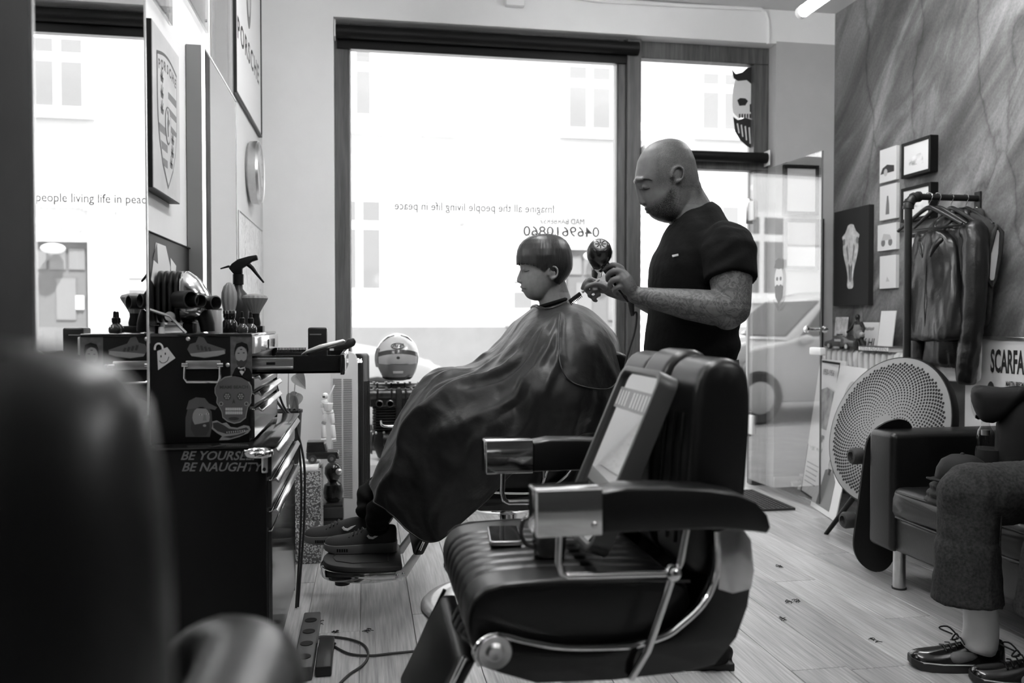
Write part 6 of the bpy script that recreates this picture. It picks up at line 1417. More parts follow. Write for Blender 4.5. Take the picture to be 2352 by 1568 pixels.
# backpack on the couch
M_bag = mat('black_nylon_bag', .007, .7, 0, .25, bump=(25, .4, .004)); M_web = mat('bag_webbing', .03, .7)
c = Vector((2.50, 2.76, .436)); t = thing('backpack', 'black backpack leaning on the couch with a bottle pocket', 'backpack', c)
R = RZ(-35)
def bq(x, y, z): return c + R @ Vector((x, y, z*.78))
rr = [[bq(a+.02*z, b, z) for a, b in rrect(w_, d_, min(w_, d_)*.35, 5)] for z, w_, d_ in ((0, .26, .16), (.03, .3, .19), (.2, .31, .2), (.36, .3, .19), (.46, .26, .16), (.5, .16, .1))]
noisy(MB().loft(rr).build('body', M_bag, t, sub=1), .006, 7, 1)
fp_ = MB().loft([[bq(-.14+a*.8-(.5-z)*.25, -.02+b, z) for a, b in rrect(w_, d_, min(w_, d_)*.4, 5)] for z, w_, d_ in ((.36, .03, .10), (.39, .10, .14), (.44, .17, .16), (.49, .22, .16), (.525, .24, .14), (.54, .2, .09))]).build('hood_flap', M_bag, t, sub=1); noisy(fp_, .008, 9, 5)
pk = MB().loft([[bq(-.17+a, .0+b, z) for a, b in rrect(w_, d_, .03, 4)] for z, w_, d_ in ((.02, .05, .12), (.05, .08, .14), (.2, .085, .14), (.23, .08, .135))]).build('side_pocket', M_bag, t)
for dx in (-.05, .06): MB().tube([bq(dx, -.1, .05), bq(dx, -.115, .2), bq(dx, -.11, .35), bq(dx, -.09, .45)], .017, 8, flat=.3).build('strap', M_web, t)
MB().tube([bq(-.05, 0, .5), bq(-.03, 0, .55), bq(.03, 0, .55), bq(.05, 0, .5)], .009, 8).build('grab_handle', M_web, t)
t = thing('water_bottle', 'clear drinking bottle in the side pocket of the backpack', 'bottle', bq(-.18, 0, .06))
MB().lathe([(.001, 0), (.03, 0), (.032, .01), (.032, .17), (.028, .2), (.014, .225), (.014, .24), (.001, .241)], bq(-.18, 0, .06), Z3, 20).build('bottle', M_acryl, t); MB().lathe([(.016, 0), (.016, .02), (.001, .021)], bq(-.18, 0, .295), Z3, 16).build('cap', M_steel, t)
# cap on the seat
c2 = Vector((2.27, 2.80, .435)); c2 = P(2210, 1108, D=2.98); c2.z = .53
fj = thing('folded_scarf', 'dark folded scarf under the baseball cap on the couch', 'scarf', (c2.x+.04, c2.y+.02, .437))
fz_ = MB()
for q_, (r_, z_) in enumerate(((.13, .455), (.125, .482), (.115, .51))): fz_.ell((c2.x+.03, c2.y+.02, z_), (r_, r_*1.1, .019), None, 24, 8)
noisy(fz_.build('folds', MATS['black_nylon_bag'], fj, remesh=.008, lap=2), .004, 9, 3)
t = thing('baseball_cap', 'black baseball cap lying on the couch beside the knee', 'cap', c2)
MB().lathe([(.085, 0), (.088, .02), (.083, .05), (.068, .08), (.04, .098), (.001, .104)], c2, Z3, 28).build('crown', M_bag, t)
MB().loft([[c2+Vector((-.06-r*math.cos(a), -.02+.085*math.sin(a)*1.0, .006+.012*math.cos(a)+o)) for r, a in [(.075, -1.3+2.6*i/12) for i in range(13)]]+[c2+Vector((-.055, .07, .01+o)), c2+Vector((-.055, -.11, .01+o))] for o in (0, .004)]).build('peak', M_bag, t)
MB().ell(c2+Z3*.104, (.008, .008, .005), None, 10, 6).build('button', M_bag, t)
# ------------------------------------------------------------------ fan, skateboard
M_perf = mat('grey_fan_face', .2, .35)
fc = P(2032, 985, D=4.02); fn = Vector((-.93, -.16, .33)).normalized(); fu = (Z3-fn*fn.z).normalized(); fv = fn.cross(fu); FRr = .365
t = thing('disc_fan', 'round perforated floor fan on slim black legs', 'fan', (fc.x, fc.y, 0))
MB().lathe([(.001, .008), (.05, .010), (.2, .004), (.34, -.004), (.36, -.006), (.365, -.012), (.365, -.02)], fc, fn, 64).build('face', M_perf, t)
MB().lathe([(.366, -.008), (.37, -.02), (.366, -.05), (.3, -.075), (.1, -.09), (.001, -.09)], fc, fn, 64).build('rear_housing', M_black, t)
hb = MB(); ga = PI*(3-math.sqrt(5))
for k_ in range(60, 1500):
    r = .0087*math.sqrt(k_)
    if r > .332 or r < .06: continue
    a = k_*ga; rr_ = .0022+.0050*(r/.33); p = fc+fu*(r*math.cos(a))+fv*(r*math.sin(a))
    h = np.interp(r, [0, .05, .2, .34], [.008, .010, .004, -.004])+.0006
    ring = [p+fn*h+(fu*math.cos(q)+fv*math.sin(q))*rr_ for q in [2*PI*i/8 for i in range(8)]]; hb._add(ring, [tuple(range(8))])
hb.build('perforation', M_black, t, smooth=False, kind='stuff')
MB().cyl(fc+fn*.009, fc+fn*.013, .03, n=24).build('badge', M_grey, t)
for e in (P(1897, 1226, Z=0), Vector((fc.x+.22, fc.y-.15, 0)), Vector((fc.x+.24, fc.y+.16, 0))):
    tp = fc-fu*.30-fn*.05+(Vector((e.x-fc.x, e.y-fc.y, 0))*.25); MB().cyl(e+Z3*.0, tp, .011, .014, 12).build('leg', M_black, t)
M_deck = mat('black_grip_deck', .010, .75, bump=(400, .3, .001))
b0 = P(1997, 1298, Z=.012); top = P(2044, 953, D=3.62)
up = (top-b0).normalized(); L = (top-b0).length; nrm = Vector((.03, -1, 0)); nrm = (nrm-up*nrm.dot(up)).normalized(); sdv = up.cross(nrm)
t = thing('skateboard', 'black skateboard standing upright against the couch arm', 'skateboard', b0)
pts = []
for i in range(41):
    u = (1-math.cos(PI*i/40))/2*L; w_ = .105*math.sqrt(max(0, 1-max(0, (.11-u)/.11, (u-(L-.11))/.11)**2)); k_ = .05*max(0, (.14-u)/.14, (u-(L-.14))/.14)**1.5
    pts.append((u, max(w_, .002), k_))
MB().loft([[b0+up*u+sdv*w_*a+nrm*(k_+o) for a, o in ((-1, .004), (-.6, 0), (0, -.002), (.6, 0), (1, .004), (1, .014), (.6, .011), (0, .009), (-.6, .011), (-1, .014))] for u, w_, k_ in pts]).build('deck', M_deck, t)
wd = -fv if False else sdv
for u in (.2, L-.2):
    ax0 = b0+up*u-nrm*.05
    tr_ = MB().tube([ax0-sdv*.1, ax0+sdv*.1], .008, 10).box(b0+up*u-nrm*.025, (.05, .05, .03)).build('truck', M_steel, t)
    for s in (-1, 1): MB().lathe([(.001, -.03), (.028, -.03), (.036, -.022), (.037, .018), (.03, .028), (.02, .03), (.016, .018), (.001, .018)], ax0+sdv*(s*.1), sdv*s, 24).build('wheel', M_rub, t)
# ------------------------------------------------------------------ leaning posters, mat, tiny shoes
def floor_lean(nm, lab, pts, m, th, cat='poster'):
    """pts: bottom far, bottom near, top near, top far as world points"""
    t = thing(nm, lab, cat, (pts[0]+pts[1])/2); n_ = (pts[1]-pts[0]).cross(pts[3]-pts[0]).normalized(); n_ = n_ if n_.x < 0 else -n_
    MB().loft([[p for p in pts], [p-n_*th for p in pts]]).build('board', m, t, bevel=.001, seg=1)
    return t, n_
A0 = Vector((2.78, 5.02, .004)); A1 = Vector((2.70, 4.66, .004)); tz = .86
t, n_ = floor_lean('rally_poster', 'black edged vintage car poster leaning on the radiator', [A0, A1, A1+Vector((.17, .0, tz)), A0+Vector((.13, .0, tz))], M_paper, .012)
e1 = (A1-A0).normalized(); e2 = Vector((.135, 0, tz)).normalized(); o0 = A0+n_*.0008
def fl_(o0, e1, e2, n_, pts, m, nm, par, lay=1): return MB().prism(pts, o0, e1, e2, n_, .0004*lay, .0004*lay+.0005).build(nm, m, par, smooth=False)
W_ = (A1-A0).length
for a, b in ((0, .012), (W_-.012, W_)): fl_(o0, e1, e2, n_, [(a, 0), (b, 0), (b, .86), (a, .86)], M_black, 'frame_bar', t)
for a, b in ((0, .012), (.848, .862)): fl_(o0, e1, e2, n_, [(0, a), (W_, a), (W_, b), (0, b)], M_black, 'frame_bar', t, 2)
text('1950-1956', .05, o0+e1*(W_/2)+e2*.79+n_*.001, e1, e2, M_ink2, t, bold=.001)
fl_(o0, e1, e2, n_, [(.03, .44), (W_-.03, .44), (W_-.03, .68), (.2, .7), (.03, .66)], mat('print_mid', .3, .6, mott=(12, .5)), 'car_print', t)
fl_(o0, e1, e2, n_, [(.03, .28), (W_-.03, .3), (W_-.05, .4), (.06, .41)], M_land, 'car_print', t)
for k_ in range(5): fl_(o0, e1, e2, n_, [(.04, .08+k_*.03), (W_-.06-.02*(k_ % 2), .08+k_*.03), (W_-.06-.02*(k_ % 2), .088+k_*.03), (.04, .088+k_*.03)], M_ink2, 'print_line', t)
B0 = P(1888, 1138, Z=.003); B1 = P(1995, 1198, Z=.003); B0 = Vector((2.62, 4.62, .004)); B1 = Vector((2.54, 4.22, .004))
t, n_ = floor_lean('portrait_print', 'large white print with a dark bearded portrait leaning behind the fan', [B0, B1, B1+Vector((.2, .02, .84)), B0+Vector((.2, .02, .84))], M_paper, .006)
e1 = (B1-B0).normalized(); e2 = Vector((.2, .02, .84)).normalized(); o0 = B0+n_*.0008
fl_(o0, e1, e2, n_, [(.08, .03), (.3, .03), (.3, .2), (.22, .27), (.12, .24)], M_ink2, 'coat', t); fl_(o0, e1, e2, n_, [(.19+.035*math.cos(a), .27+.05*math.sin(a)) for a in [2*PI*i/16 for i in range(16)]], M_ink3, 'face', t, 2)
fl_(o0, e1, e2, n_, [(.155, .27), (.16, .325), (.19, .34), (.225, .32), (.225, .27), (.215, .3), (.165, .3)], M_ink, 'hair', t, 3); fl_(o0, e1, e2, n_, [(.165, .255), (.215, .255), (.205, .22), (.175, .22)], M_ink, 'beard', t, 3)
fl_(o0, e1, e2, n_, [(.25+.09*math.cos(a), .66+.12*math.sin(a)) for a in [2*PI*i/20 for i in range(20)]], M_ink3, 'round_print', t)
# rubber ring mat by the door
ma = P(1760, 1112, Z=0); mx0, mx1, my0, my1 = 2.02, 2.47, 4.55, 5.08
t = thing('door_mat', 'black rubber grid mat in front of the shop door', 'mat', ((mx0+mx1)/2, (my0+my1)/2, 0))
g = MB()
for i in range(17): x = mx0+(mx1-mx0)*i/16; g.box2((x-.004, my0, 0), (x+.004, my1, .012))
for i in range(20): y = my0+(my1-my0)*i/19; g.box2((mx0, y-.004, 0), (mx1, y+.004, .0115))
g.build('grid', M_rub, t, smooth=False); MB().box2((mx0-.01, my0-.012, 0), (mx1+.01, my0, .014)).box2((mx0-.01, my1, 0), (mx1+.01, my1+.012, .014)).box2((mx0-.012, my0, 0), (mx0-.002, my1, .014)).box2((mx1+.002, my0, 0), (mx1+.012, my1, .014)).build('rim', M_rub, t, bevel=.002)
for k_, (x_, y_) in enumerate(((1838, 1128), (1818, 1118))):
    c = P(x_, y_, Z=.0); t = thing('tiny_shoe', ('tiny white high-top shoe on the floor under the glass door, front one', 'tiny white high-top shoe on the floor under the glass door, rear one')[k_], 'shoe', c, 'tiny shoes by the door')
    so, d_, u_, s_, L_ = shoe(t, c+Vector((-.01, -.0, 0)), c+Vector((.115, .03, 0)), .05, .045, 'dress', M_white, M_paper, name='upper')
    h_ = c+Vector((.085, .022, .0)); MB().lathe([(.022, .03), (.024, .06), (.022, .085), (.018, .085), (.018, .05)], h_, Z3, 16).build('ankle_collar', M_white, t)
    for q in range(3): MB().tube([c+Vector((.045+.014*q, -.008, .04+.012*q)), c+Vector((.045+.014*q, .03, .04+.012*q))], .003, 6).build('lace', M_ink3, t)
# ================================================================== SEATED VISITOR (legs in frame)
DS = 2.65
M_jean = mat('dark_jeans', .03, .85, 0, .15, bump=(420, .5, .0015), mott=(120, .45)); M_sock = mat('white_sock', .6, .9, bump=(120, .3, .002))
hp = Vector((2.42, 2.38, .56)); kn = P(2222, 1135, D=DS); hm = P(2221, 1380, D=DS); an = P(2252, 1430, D=DS+.01)
kn2 = Vector((1.99, 2.10, .60)); hm2 = Vector((1.99, 2.14, .235)); an2 = Vector((2.01, 2.15, .13)); hp2 = Vector((2.42, 2.2, .56))
t_v = thing('person', 'visitor on the couch in jeans, white socks and black laced shoes', 'person', (2.45, 2.3, .44))
mb = MB()
for a, b, c in ((hp, kn, an), (hp2, kn2, an2)):
    cap(mb, [a, a.lerp(b, .5), b], [.075, .065, .05]); ft = c+Vector((0, 0, -.09)); cap(mb, [b, b.lerp(c, .4), c, Vector((c.x, c.y, .085))], [.048, .05, .034, .03]); cap(mb, [Vector((c.x+.03, c.y, .05)), Vector((c.x-.09, c.y, .042))], [.026, .02])
to = Vector((2.47, 2.29, .55)); mb.tube([to, to+Vector((.05, 0, .2)), to+Vector((.1, 0, .42)), to+Vector((.11, 0, .5))], [.14, .13, .15, .07], 18)
hd = to+Vector((.08, 0, .68)); mb.tube([to+Vector((.11, 0, .46)), hd], .055, 14); mb.ell(hd+Vector((-.01, 0, .03)), (.098, .078, .118), None, 20, 14); mb.ell(hd+Vector((-.108, 0, .01)), (.02, .014, .022), None, 10, 8); mb.ell(hd+Vector((-.06, 0, -.07)), (.05, .05, .035), None, 12, 8)
for s in (-1, 1):
    shv = to+Vector((.1, s*.19, .41)); elv = to+Vector((.02, s*.23, .14)); hv = to+Vector((-.2, s*.12, .11)); cap(mb, [shv, elv], [.055, .042]); cap(mb, [elv, hv], [.04, .028]); mb.ell(hd+Vector((.0, s*.082, .02)), (.02, .01, .03), None, 10, 8)
    mb.ell(hv+Vector((-.03, 0, 0)), (.045, .035, .018), None, 12, 8)
    for k_ in range(4): finger(mb, [hv+Vector((-.06, (k_-1.5)*.018, .005)), hv+Vector((-.09, (k_-1.5)*.019, .008)), hv+Vector((-.115+.006*abs(k_-1.5), (k_-1.5)*.02, -.004))], .008, .0065)
    finger(mb, [hv+Vector((-.02, -s*.03, 0)), hv+Vector((-.05, -s*.05, .004)), hv+Vector((-.07, -s*.052, 0))], .009, .0075)
vb = mb.build('body', skin_mat('visitor_skin', .15, 700.0), t_v, remesh=.006, lap=2)
set_attr(vb, 'tone', lambda co: np.ones(len(co))); set_attr(vb, 'ink', lambda co: np.zeros(len(co)))
mb = MB()
for a, b, c in ((hp, kn, hm), (hp2, kn2, hm2)):
    fw = Vector((-1, 0, 0))
    mb.tube(spl([a+Vector((.06, 0, .01)), a.lerp(b, .4), a.lerp(b, .8)+Vector((0, 0, -.004)), b+Vector((.012, 0, .0)), b+Vector((.004, 0, -.07)), b.lerp(c, .5)+Vector((0, 0, 0)), b.lerp(c, .8), c], 44), [.105-.012*min(1, i/22)-.006*(18 < i < 30)+.010*max(0, (i-30)/13) for i in range(44)], 26)
    mb.ell(b+Vector((-.0, 0, .0)), (.088, .086, .082), None, 18, 12)
mb.ell((2.47, 2.29, .55), (.17, .2, .12), None, 18, 12)
jn = mb.build('jeans', M_jean, t_v, remesh=.006, lap=3); noisy(jn, .004, 15, 2.0, (1, 1, .7))
for c in (hm, hm2):
    hem = [c+Vector((.092*math.cos(a), .092*math.sin(a), .012-.006*math.cos(a))) for a in [2*PI*i/30 for i in range(30)]]
    MB().tube(hem, .006, 8, True, 1.6).build('hem', M_jean, t_v)
MB().tube([kn+Vector((.06, -.078, .02)), kn.lerp(hm, .4)+Vector((.055, -.074, 0)), hm+Vector((.065, -.072, 0))], .0025, 6).build('side_seam', M_jean, t_v)
mb = MB()
mb.tube([to+Vector((0, 0, -.03)), to+Vector((.05, 0, .2)), to+Vector((.09, 0, .36)), to+Vector((.105, 0, .44)), to+Vector((.11, 0, .485))], [.175, .168, .175, .12, .075], 24)
for s in (-1, 1):
    mb.ell(to+Vector((.098, s*.15, .395)), (.085, .09, .08), None, 16, 10)
    mb.tube([to+Vector((.1, s*.17, .405)), to+Vector((.06, s*.215, .27)), to+Vector((.02, s*.232, .14)), to+Vector((-.08, s*.18, .125)), to+Vector((-.17, s*.13, .114))], [.075, .066, .058, .052, .042], 18)
noisy(mb.build('jumper', M_bag, t_v, remesh=.008, lap=4), .004, 8, 4)
for s in (-1, 1):
    MB().ell(hd+Vector((-.094, s*.03, .035)), (.008, .013, .008), None, 12, 8).build('eye', M_ink2, t_v)
    MB().tube([hd+Vector((-.095, s*.012, .052)), hd+Vector((-.094, s*.03, .057)), hd+Vector((-.083, s*.048, .052))], .003, 6).build('eyebrow', M_brow, t_v)
MB().tube([hd+Vector((-.093, -.02, -.045)), hd+Vector((-.1, 0, -.047)), hd+Vector((-.093, .02, -.045))], .002, 6).build('mouth_line', M_brow, t_v)
MB().ell(hd+Vector((.012, 0, .06)), (.105, .087, .105), None, 20, 12).build('hair', M_hair, t_v)
M_oxf = mat('black_shoe_leather', .010, .16, 0, .5, .4)
for c, toe, heel in ((an, P(2088, 1528, Z=0), P(2306, 1537, Z=0)), (an2, P(2228, 1566, Z=0), P(2450, 1585, Z=0))):
    MB().tube([Vector((c.x-.004, c.y, .24)), Vector((c.x, c.y, .17)), Vector((c.x+.004, c.y, .12)), Vector((c.x-.004, c.y, .08)), Vector((c.x-.012, c.y, .05))], [.05, .05, .052, .054, .05], 20).build('sock', M_sock, t_v, sub=1)
    so, d_, u_, s_, L_ = shoe(t_v, toe, heel, .105, .088, 'dress', M_oxf, M_rub, name='laced_shoe')
    for k_ in range(4):
        p = heel+d_*(L_*(.46+.06*k_))+u_*(.092-.008*k_); MB().tube([p+s_*.03-u_*.006, p+u_*.004, p-s_*.03-u_*.006], .0028, 6).build('lace', M_black, so)
    p = heel+d_*(L_*.48)+u_*.1
    for s in (-1, 1): MB().tube(spl([p, p+s_*(s*.03)+u_*.02+d_*.02, p+s_*(s*.05)+u_*.008+d_*.04, p+s_*(s*.02)+u_*.0+d_*.01], 12), .0026, 6).build('bow', M_black, so)
    MB().tube([heel+d_*(L_*a)+s_*(b*.0525)+u_*.027 for a, b in ((.02, -.55), (.2, -.83), (.5, -.93), (.7, -1.02), (.9, -.86), (.99, -.3), (.99, .3), (.9, .86), (.7, 1.02), (.5, .93), (.2, .83), (.02, .55))], .0022, 6, True).build('welt_stitch', M_ink3, so)
# ================================================================== THINGS ON THE TOOL CHEST
TC = 1.0692
def on(x, Y, z=TC): q = P(x, 750, Y=Y); return Vector((q.x, Y, z))
M_gun = mat('dark_gunmetal', .05, .3, .7); M_br = mat('brush_bristle', .2, .8, bump=(400, .5, .002)); M_brd = mat('dark_bristle', .11, .8, bump=(400, .5, .002))
c = on(396, 2.56); t = thing('clipper_stand', 'ribbed black clipper stand with chrome front on the tool chest', 'clipper stand', c)
for k_ in range(5):
    x = c.x-.052+k_*.0165
    MB().prism(rrect(.12, .15, .045, 6), (x, c.y+.02, TC+.105), Y3, Z3, X3, 0, .009).build('rib', M_dark, t, bevel=.002)
MB().cyl((c.x-.06, c.y+.02, TC+.105), (c.x+.03, c.y+.02, TC+.105), .045, n=24).build('drum', M_black, t)
MB().loft([[Vector((c.x+u, c.y+.02+a, TC+.105+dz+b)) for a, b in rrect(w_, h_, min(w_, h_)*.42, 5)] for u, w_, h_, dz in ((.028, .12, .15, 0), (.045, .122, .15, 0), (.075, .11, .12, -.01), (.098, .08, .07, -.022), (.104, .05, .03, -.03))]).build('chrome_front', M_chrome, t)
for dx, dy, r, zz in ((.052, -.06, .026, .095), (.075, -.045, .02, .092), (.112, -.02, .02, .088)):
    MB().lathe([(.001, -.025), (r*.95, -.025), (r, 0), (r, .035), (r*.85, .036), (r*.82, -.01), (.001, -.012)], (c.x+dx-.01, c.y+dy, TC+zz), Vector((.75, -.66, 0)), 24).build('socket', M_gun, t)
MB().tube(spl([(c.x+.075, c.y+.0, TC+.09), (c.x+.085, c.y+.0, TC+.06), (c.x+.095, c.y, TC+.03), (c.x+.098, c.y, TC+.004)], 12), [.02, .021, .022, .023, .023, .023, .0225, .022, .022, .021, .021, .02], 16).build('clipper', M_black, t)
a, b, d = Vector((c.x-.07, c.y-.075, TC+.075)), Vector((c.x+.01, c.y-.075, TC+.048)), Vector((c.x+.052, c.y-.075, TC+.001))
for p, q in ((a, b), (b, d)): MB().tube([p, q], .0085, 8, flat=.5).build('bracket_arm', M_grey, t)
MB().cyl(b+Vector((0, -.006, 0)), b+Vector((0, .006, 0)), .013, n=16).build('bracket_joint', M_steel, t)
for q in (-.05, .04): MB().box((c.x+q, c.y+.04, TC+.015), (.03, .06, .03)).build('foot', M_black, t, bevel=.004)
c = on(495, 2.66); t = thing('spray_can', 'pale metal spray can beside the clipper stand', 'spray can', c)
MB().lathe([(.001, 0), (.02, 0), (.0205, .004), (.0205, .07), (.018, .077), (.012, .083), (.012, .086), (.001, .087)], c, Z3, 28).build('body', mat('pale_can', .45, .3, .4), t); MB().lathe([(.0095, .085), (.0095, .1), (.007, .106), (.001, .107)], c, Z3, 16).build('nozzle_cap', M_grey, t); MB().lathe([(.0208, .068), (.0212, .071), (.0208, .074)], c, Z3, 28).build('rim', M_steel, t)
c = on(527, 2.78); t = thing('shaving_brush', 'shaving brush with round bristle head and black chrome handle', 'brush', c)
MB().lathe([(.001, 0), (.022, 0), (.024, .012), (.023, .03), (.016, .04), (.019, .05), (.0185, .06), (.001, .061)], c, Z3, 28).build('handle', M_shell, t); MB().lathe([(.0195, .058), (.02, .062), (.0195, .068), (.001, .0685)], c, Z3, 28).build('ferrule', M_chrome, t)
rr = []
for r, z in ((.016, .066), (.0205, .085), (.023, .105), (.022, .125), (.016, .145), (.007, .156), (.001, .158)): rr.append([c+Vector((r*(1+.07*math.cos(9*a))*math.cos(a), r*(1+.07*math.cos(9*a))*math.sin(a), z)) for a in [2*PI*i/54 for i in range(54)]])
MB().loft(rr).build('bristles', M_br, t)
c = on(548, 2.98); t = thing('spray_bottle', 'black trigger spray bottle at the back of the tool chest', 'spray bottle', c)
MB().lathe([(.001, 0), (.036, 0), (.038, .006), (.038, .1), (.03, .128), (.015, .145), (.014, .165), (.001, .166)], c, Z3, 28).build('bottle', M_dark, t)
MB().cyl(c+Z3*.16, c+Z3*.195, .018, n=20).build('collar', M_black, t)
hz_ = c+Z3*.195
MB().prism([(-.014, 0), (-.03, .02), (-.055, .017), (-.057, .013), (-.05, .012), (-.03, .03), (.0, .052), (.035, .062), (.06, .066), (.064, .05), (.045, .042), (.03, .03), (.014, .02), (.014, 0)][0:2]+[(-.02, .035), (.0, .05), (.035, .061), (.062, .066), (.066, .05), (.045, .043), (.03, .03), (.014, .02), (.014, 0)], hz_, X3, Z3, Y3, -.011, .011).build('spray_head', M_black, t, bevel=.003)
MB().tube([hz_+Vector((.03, 0, .036)), hz_+Vector((.046, 0, .022)), hz_+Vector((.062, 0, .0)), hz_+Vector((.084, 0, -.028))], [.008, .007, .005, .003], 10).build('trigger', M_black, t)
MB().tube([hz_+Vector((-.01, 0, .02)), hz_+Vector((-.032, 0, .026)), hz_+Vector((-.058, 0, .018))], [.006, .004, .002], 8).build('rear_spur', M_black, t)
c = on(586, 2.84); t = thing('powder_brush', 'wide fan shaped powder brush standing on a small black box', 'brush', c+Z3*.02)
tb = thing('small_box', 'small black box under the powder brush', 'box', c); MB().box2((c.x-.027, c.y-.03, TC), (c.x+.027, c.y+.03, TC+.0195)).build('box', M_black, tb, bevel=.002)
c2 = c+Z3*.0196
MB().lathe([(.001, 0), (.017, 0), (.018, .01), (.014, .03), (.0145, .04), (.001, .041)], c2, Z3, 24).build('handle', M_black, t)
rr = [[c2+Vector((r*(1+.03*math.cos(17*a))*math.cos(a), r*(1+.03*math.cos(17*a))*math.sin(a), z)) for a in [2*PI*i/68 for i in range(68)]] for r, z in ((.013, .038), (.024, .06), (.036, .08), (.0405, .09), (.036, .098), (.02, .103), (.001, .105))]
MB().loft(rr).build('bristles', M_br, t)
for lab, x, Y, s in (('small dark dropper bottle at the chest corner', 556, 2.6, 1.0), ('small black pump bottle in front of the powder brush', 576, 2.68, 1.05)):
    c = on(x, Y); t = thing('serum_bottle', lab, 'bottle', c, 'small bottles on the tool chest')
    MB().lathe([(.001, 0), (.0155*s, 0), (.017*s, .004), (.017*s, .014), (.012*s, .022), (.007*s, .027), (.007*s, .031)], c, Z3, 20).build('bottle', mat('brown_glass', .03, .08, 0, .6), t); MB().lathe([(.0085*s, .03), (.0085*s, .043), (.005*s, .046), (.004*s, .062), (.001, .064)], c, Z3, 16).build('dropper_cap', M_black, t)
c = on(371, 2.5); t = thing('tiny_bottle', 'tiny white capped bottle on the chest edge', 'bottle', c); MB().lathe([(.001, 0), (.009, 0), (.0085, .012), (.0075, .018), (.001, .0185)], c, Z3, 16).build('cap', M_white, t)
# in the open drawer
c = on(731, 2.92, .9585); t = thing('black_box', 'tall black plastic case standing in the open drawer', 'case', c)
MB().box2((c.x-.032, c.y-.04, .9585), (c.x+.03, c.y+.04, 1.083)).build('case', M_dark, t, bevel=.006, seg=3); MB().box2((c.x-.026, c.y-.041, 1.058), (c.x+.012, c.y-.0402, 1.062)).build('seam', M_ink2, t)
a = on(634, 2.82, 1.006); b = on(703, 2.82, 1.012); t = thing('comb', 'black wide tooth comb lying in the open drawer', 'comb', a)
MB().box2((a.x, 2.81, .97), (b.x, 2.83, 1.004)).build('spine', M_black, t, bevel=.003)
for k_ in range(20): x = a.x+(b.x-a.x)*(k_+.5)/20; MB().box2((x-.0012, 2.815, 1.003), (x+.0012, 2.825, 1.018)).build('tooth', M_black, t, smooth=False)
a = Vector((on(690, 2.56).x, 2.56, 1.004)); b = Vector((on(818, 2.56).x, 2.60, 1.038)); dx_ = (b-a).normalized(); up_ = Vector((-dx_.z, 0, dx_.x)); L_ = (b-a).length
t = thing('hair_clipper', 'slim silver and black hair clipper lying across the open drawer', 'clipper', a)
MB().prism([(0, 0), (.02, .01), (.06, .018), (L_*.78, .02), (L_*.82, .012), (L_*.7, .006), (.05, .002)], a+Y3*-.012, dx_, up_, Y3, 0, .03).build('upper_shell', M_steel, t, bevel=.003)
MB().prism([(.03, .0), (L_*.8, .006), (L_*.86, .018), (L_*.98, .016), (L_, .004), (L_*.96, -.008), (L_*.8, -.014), (.08, -.004)], a+Y3*-.010, dx_, up_, Y3, 0, .028).build('grip', M_dark, t, bevel=.004)
MB().box(a+dx_*(L_*.55)+up_*-.004+Y3*-.012, (.012, .004, .006)).build('switch', M_paper, t)
# ================================================================== BEHIND THE CABINET: BLOCK, PLANT, TOYS
def terr(n, l, tc):
    v = n.new('ShaderNodeTexVoronoi'); v.inputs['Scale'].default_value = 130; l.new(tc.outputs['Object'], v.inputs['Vector']); return cramp(n, l, v.outputs['Distance'], [(.05, .55), (.35, .38), (.6, .09)])
M_terr = ramp_mat('pressed_bead_foam', terr, .8, .2, bump=(.6, .004))
bx1 = P(737, 1200, Y=3.9).x
for lab, z0_, z1_ in (('speckled grey foam block on the floor, lower of two stacked', 0, .2), ('speckled grey foam block topped with a white lid, upper of two stacked', .201, .445)):
    t = thing('foam_block', lab, 'block', (bx1-.12, 4.0, z0_), 'stacked foam blocks'); MB().box2((bx1-.26, 3.9, z0_), (bx1, 4.14, z1_-(.022 if z1_ > .3 else 0))).build('block', M_terr, t, bevel=.004)
    if z1_ > .3: MB().box2((bx1-.26, 3.9, z1_-.022), (bx1-.012, 4.14, z1_)).build('lid', M_white, t, bevel=.003)
# plant
pc = Vector((P(662, 960, Y=3.98).x, 4.0, .446)); t = thing('potted_plant', 'climbing heart leaf plant in a dark rimmed pot behind the tool cabinet', 'plant', pc)
MB().lathe([(.001, 0), (.045, 0), (.058, .2), (.06, .235), (.064, .238), (.064, .25), (.054, .25), (.052, .21), (.001, .2)], pc, Z3, 28).build('pot', M_dark, t); MB().lathe([(.053, .212), (.001, .218)], pc, Z3, 20).build('soil', mat('soil', .03, .9), t)
M_leaf = mat('leaf_grey', .2, .4, 0, .5, mott=(20, .2)); M_stem = mat('stem_grey', .22, .6)
def leaf(base, tip, wd, nrm):
    ax_ = tip-base; n_ = Vector(nrm); s_ = ax_.cross(n_).normalized(); rows = []
    for u, w_ in ((-.12, .0), (-.1, .5), (0, .85), (.2, 1.0), (.45, .85), (.7, .5), (.88, .2), (1, .0)):
        rows.append([base+ax_*u+s_*(wd*w_*v)+n_*(.012*(abs(v)*1.2-.3)*w_)-Z3*(.012*u*u)-(ax_*.1*(1-abs(v)) if u < -.05 else Vector((0, 0, 0)))*-1 for v in (-1, -.5, 0, .5, 1)])
    o = MB().grid(rows).build('leaf', M_leaf, t, sub=1); MB().tube([base, base+ax_*.5-Z3*.002, tip], .0012, 5).build('midrib', M_stem, o); return o
lv = lambda x, y, dy=0.0: P(x, y, Y=3.96+dy)
leaf(lv(681, 862), lv(702, 888), .034, (-.3, -.8, .5)); leaf(lv(682, 905, .02), lv(668, 938), .034, (.3, -.9, .3)); leaf(lv(676, 912, -.02), lv(686, 944), .022, (-.5, -.8, .3)); leaf(lv(664, 905), lv(659, 930), .02, (.6, -.8, 0))
soil = pc+Z3*.215
